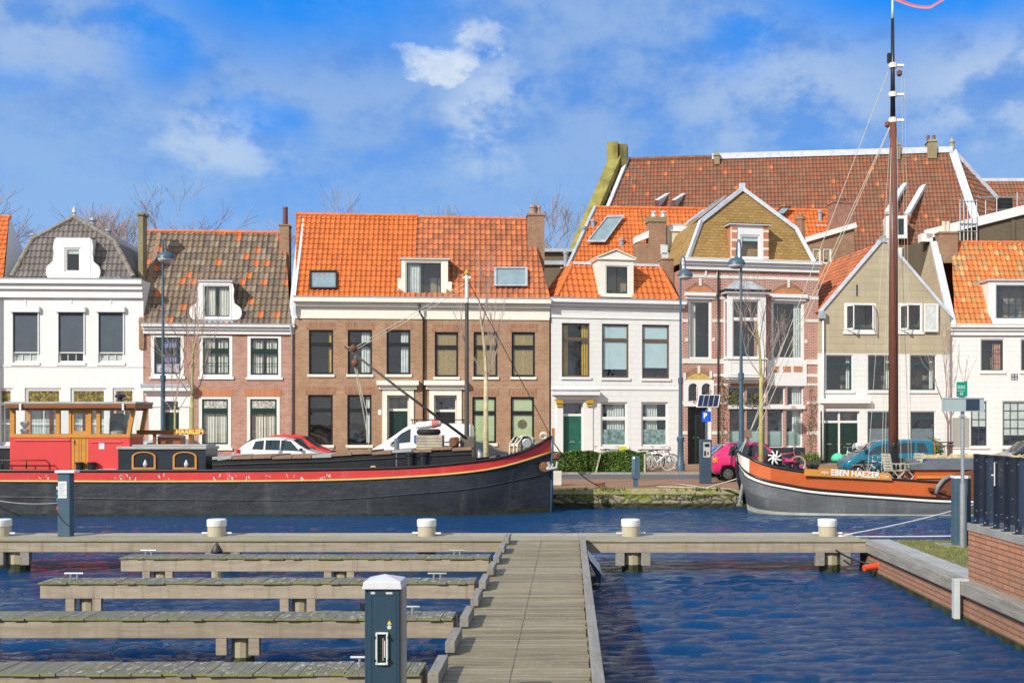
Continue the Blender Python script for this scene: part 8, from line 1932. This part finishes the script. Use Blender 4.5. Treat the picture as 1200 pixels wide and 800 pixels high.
# vans
def vanp(L, H, belt, zb=.26, nose=.9): return [(0, zb + .1, belt, H * .96, .94, .84), (.08, zb, belt, H, 1, .88), (L * .2, zb, belt, H * 1.0, 1, .90), (L * .45, zb, belt, H, 1, .90), (L * .60, zb, belt * .98, H * .985, 1, .88), (L * .70, zb, belt * .95, H * .80, 1, .86), (L * .80, zb, belt * .91, belt * 1.10, 1, .90), (L * .86, zb, belt * .86, belt * .93, .98, .90), (L * .95, zb + .02, belt * .72, belt * .77, .92, .80), (L, zb + .1, belt * .55, belt * .58, .80, .66)]
L = 5.0; t, at, side = car('parked_van', 'white panel van with roof rack parked in front of the brown brick house', 'van', (X(553, 52.0), 52.8, .094), math.pi, WCAR, vanp(L, 2.18, 1.26), L, 1.85, (.9, 3.75), .33, [[(L * .575, .04), (L * .775, .04), (L * .72, .5), (L * .665, .88), (L * .575, .92)]]); screen(t, at, L * .66, L * .815, .92, 'windscreen'); mirror_part(t, L * .76, .90, 1.18, WCAR)
b = MB()
for y in (-.7, .7): b.tube([(.3, y, 2.34), (2.9, y, 2.34)], .025, BLACKP, 6)
for x in (.4, 1.3, 2.2, 2.8): b.tube([(x, -.75, 2.34), (x, .75, 2.34)], .025, BLACKP, 6); [b.tube([(x, s, 2.14), (x, s, 2.36)], .02, BLACKP, 6) for s in (-.7, .7)]
b.build('roof_rack', t)
b = MB(); b.box(L * .50, L * .54, .915, .928, 1.25, 1.62, paint('blue_plastic', (.05, .16, .42))); b.build('blue_notice', t)
TEAL = paint('teal_van_paint', (.0, .125, .20), .25, .04, coat=.5)
L = 3.8; t, at, side = car('parked_van', 'teal people carrier parked behind the tall mast of the sailing barge', 'van', (X(1091, 46.4), 46.6, 0), math.pi, TEAL, vanp(L, 1.62, 1.02), L, 1.75, (.70, 3.05), .32, [[(L * .08, .1), (L * .2, .05), (L * .2, .92), (L * .12, .9)], [(L * .23, .05), (L * .5, .04), (L * .5, .92), (L * .23, .92)], [(L * .53, .04), (L * .775, .04), (L * .72, .5), (L * .665, .88), (L * .53, .92)]]); screen(t, at, L * .66, L * .815, .87, 'windscreen'); mirror_part(t, L * .76, .84, 1.10, DARKC)

# ---- young street trees, climbers, potted plants
bare_tree(X(225, 44.3), 44.3, 7.6, 5, 'slender bare street tree in front of the pink brick house', 'young bare trees on the quay', depth=3, r=.085, th=.45, spread=.36, kids=(3, 4), bark=YBARK, twig=TWIG, up=.3, minr=.006, sidef=.34)
bare_tree(X(205, 45), 45.0, 6.0, 15, 'thin bare sapling just left of the slender tree by the pink brick house', 'young bare trees on the quay', depth=3, r=.05, th=.5, spread=.4, kids=(2, 3), bark=YBARK, twig=TWIG, up=.3, minr=.007, sidef=.34)
bare_tree(X(569.5, 44.6), 44.6, 7.4, 6, 'slender bare tree with pale trunk in front of the brown brick house', 'young bare trees on the quay', depth=3, r=.10, th=.56, spread=.22, kids=(3, 4), bark=paint('pale_trunk', (.46, .41, .26), .9, .2, 4), twig=TWIG, up=.45, minr=.006, sidef=.3)
bare_tree(X(892, 42.6), 42.6, 6.2, 9, 'bare tree with yellow green trunk rising behind the sailing barge bow', 'young bare trees on the quay', depth=3, r=.088, th=.66, spread=.34, kids=(3, 4), bark=paint('yellow_trunk', (.36, .33, .11), .9, .2, 4), twig=TWIG, up=.3, minr=.006, sidef=.34)
bare_tree(X(1111, 46), 46.0, 6.0, 12, 'thin bare sapling tied between two stakes left of the signpost', 'young bare trees on the quay', depth=3, r=.045, th=.4, spread=.30, kids=(3, 4), bark=paint('purplish_bark', (.20, .12, .11), .9, .2), twig=TWIG, up=.5, minr=.007)
t = thing('tree_guard', 'pair of brown stakes with a crossbar holding the thin sapling', 'tree stake', (0, 0, 0)); b = MB()
for px in (1095, 1112, 1115): b.tube([P(px, 552, 45.9), P(px, 517, 45.9)], .05, paint('orange_stake', (.42, .17, .06), .8) if px == 1095 else paint('dark_stake', (.10, .06, .06), .8), 8)
for py in (518, 522): b.tube([P(1095, py, 45.85), P(1118, py, 45.85)], .03, MATS['dark_stake'], 6)
b.build('frame', t)
def climber(label, spots, n, seed, sc=.5, col_=None):
    t = thing('climbing_plant', label, 'climbing plant', (0, 0, 0)); r = random.Random(seed); b = MB(); f = MB()
    LG = [paint('olive_leaf', (.16, .17, .03), .7, .3), paint('leaf_dark', (.035, .085, .010)), paint('brown_leaf', (.22, .13, .05), .8, .3)]
    for (p, q) in spots:
        p, q = Vector(p), Vector(q); path = [p.lerp(q, k / 7) + Vector((r.gauss(0, .07), -.06 - .03 * r.random(), 0)) for k in range(8)]; b.tube(path, .015, BARK, 4)
        for k in range(int(n * (q - p).length)):
            c = p.lerp(q, r.random()) + Vector((r.gauss(0, .22 * sc), -.1 - .12 * r.random(), r.gauss(0, .12))); nn = Vector((r.gauss(0, 1), r.gauss(-1, 1), r.gauss(0, 1))).normalized(); a = nn.orthogonal().normalized() * r.uniform(.03, .06); d = nn.cross(a).normalized() * .035
            f.add([c - a, c + d, c + a, c - d], [(0, 1, 2, 3)], LG[r.choice((0, 0, 1, 2))])
        for k in range(int(6 * (q - p).length)):
            c = p.lerp(q, r.random()); b.tube([c + Vector((0, -.07, 0)), c + Vector((r.gauss(0, .3), -.12, r.gauss(.1, .25)))], .006, TWIG, 3, cap=False)
    b.build('stems', t); f.build('foliage', t, fixn=False); return t
def ye(px): return 57.5 + (X(px, 58.3) - X(799.5, 57.5)) * math.tan(rad(12)) - .02
def pe(px, py): return P(px, py, ye(px))
climber('olive leaved creeper between the entrance arch and the shop window', [(pe(846, 545), pe(846, 440)), (pe(846, 470), pe(868, 458)), (pe(812, 470), pe(832, 462))], 45, 3)
climber('leafy plants trailing over the shop transom lights', [(pe(856, 473), pe(897, 474)), (pe(858, 460), pe(864, 472)), (pe(884, 462), pe(893, 474))], 90, 4, .7)
climber('twiggy creeper on the brick pier right of the shop window', [(pe(950, 545), pe(950, 450)), (pe(945, 500), pe(956, 470))], 34, 5)
t = thing('potted_plant', 'low green plants at the foot of the brick pier beside the double green doors', 'plant', (0, 0, 0)); 
b = MB(); q = pe(948, 545); b.box(q.x - .5, q.x + .5, q.y - .55, q.y - .2, .1, .32, paint('dark_trough', (.05, .045, .04), .8)); b.build('trough', t)
blades('foliage', [(q.x + rr.uniform(-.5, .5), q.y - .38 + rr.uniform(-.12, .12), .3) for _ in range(90)], [G1, G3, paint('leaf_light', (.14, .22, .03))], .2, .55, .03, kind=None, n_each=2, lean=.6, parent=t)
t = thing('shrub', 'small round green bush at the foot of the white wall behind the teal van', 'bush', (0, 0, 0)); q = P(1092, 520, 50.0)
b = MB(); r = random.Random(3)
for _ in range(900):
    n = Vector((r.gauss(0, 1), r.gauss(0, 1), r.gauss(0, 1))).normalized(); c = Vector((q.x, 50.0, 1.05)) + n * (.5 + r.gauss(0, .08)) * Vector((1, 1, 1)).length / 1.732; a = n.orthogonal().normalized() * .06; d = n.cross(a).normalized() * .04
    b.add([c - a, c + d, c + a, c - d], [(0, 1, 2, 3)], [MATS['leaf_green'], MATS['leaf_dark'], MATS['leaf_light']][r.randrange(3)])
b.tube([(q.x, 50, .09), (q.x, 50, .9)], .05, BARK, 6); b.build('foliage', t, fixn=False)
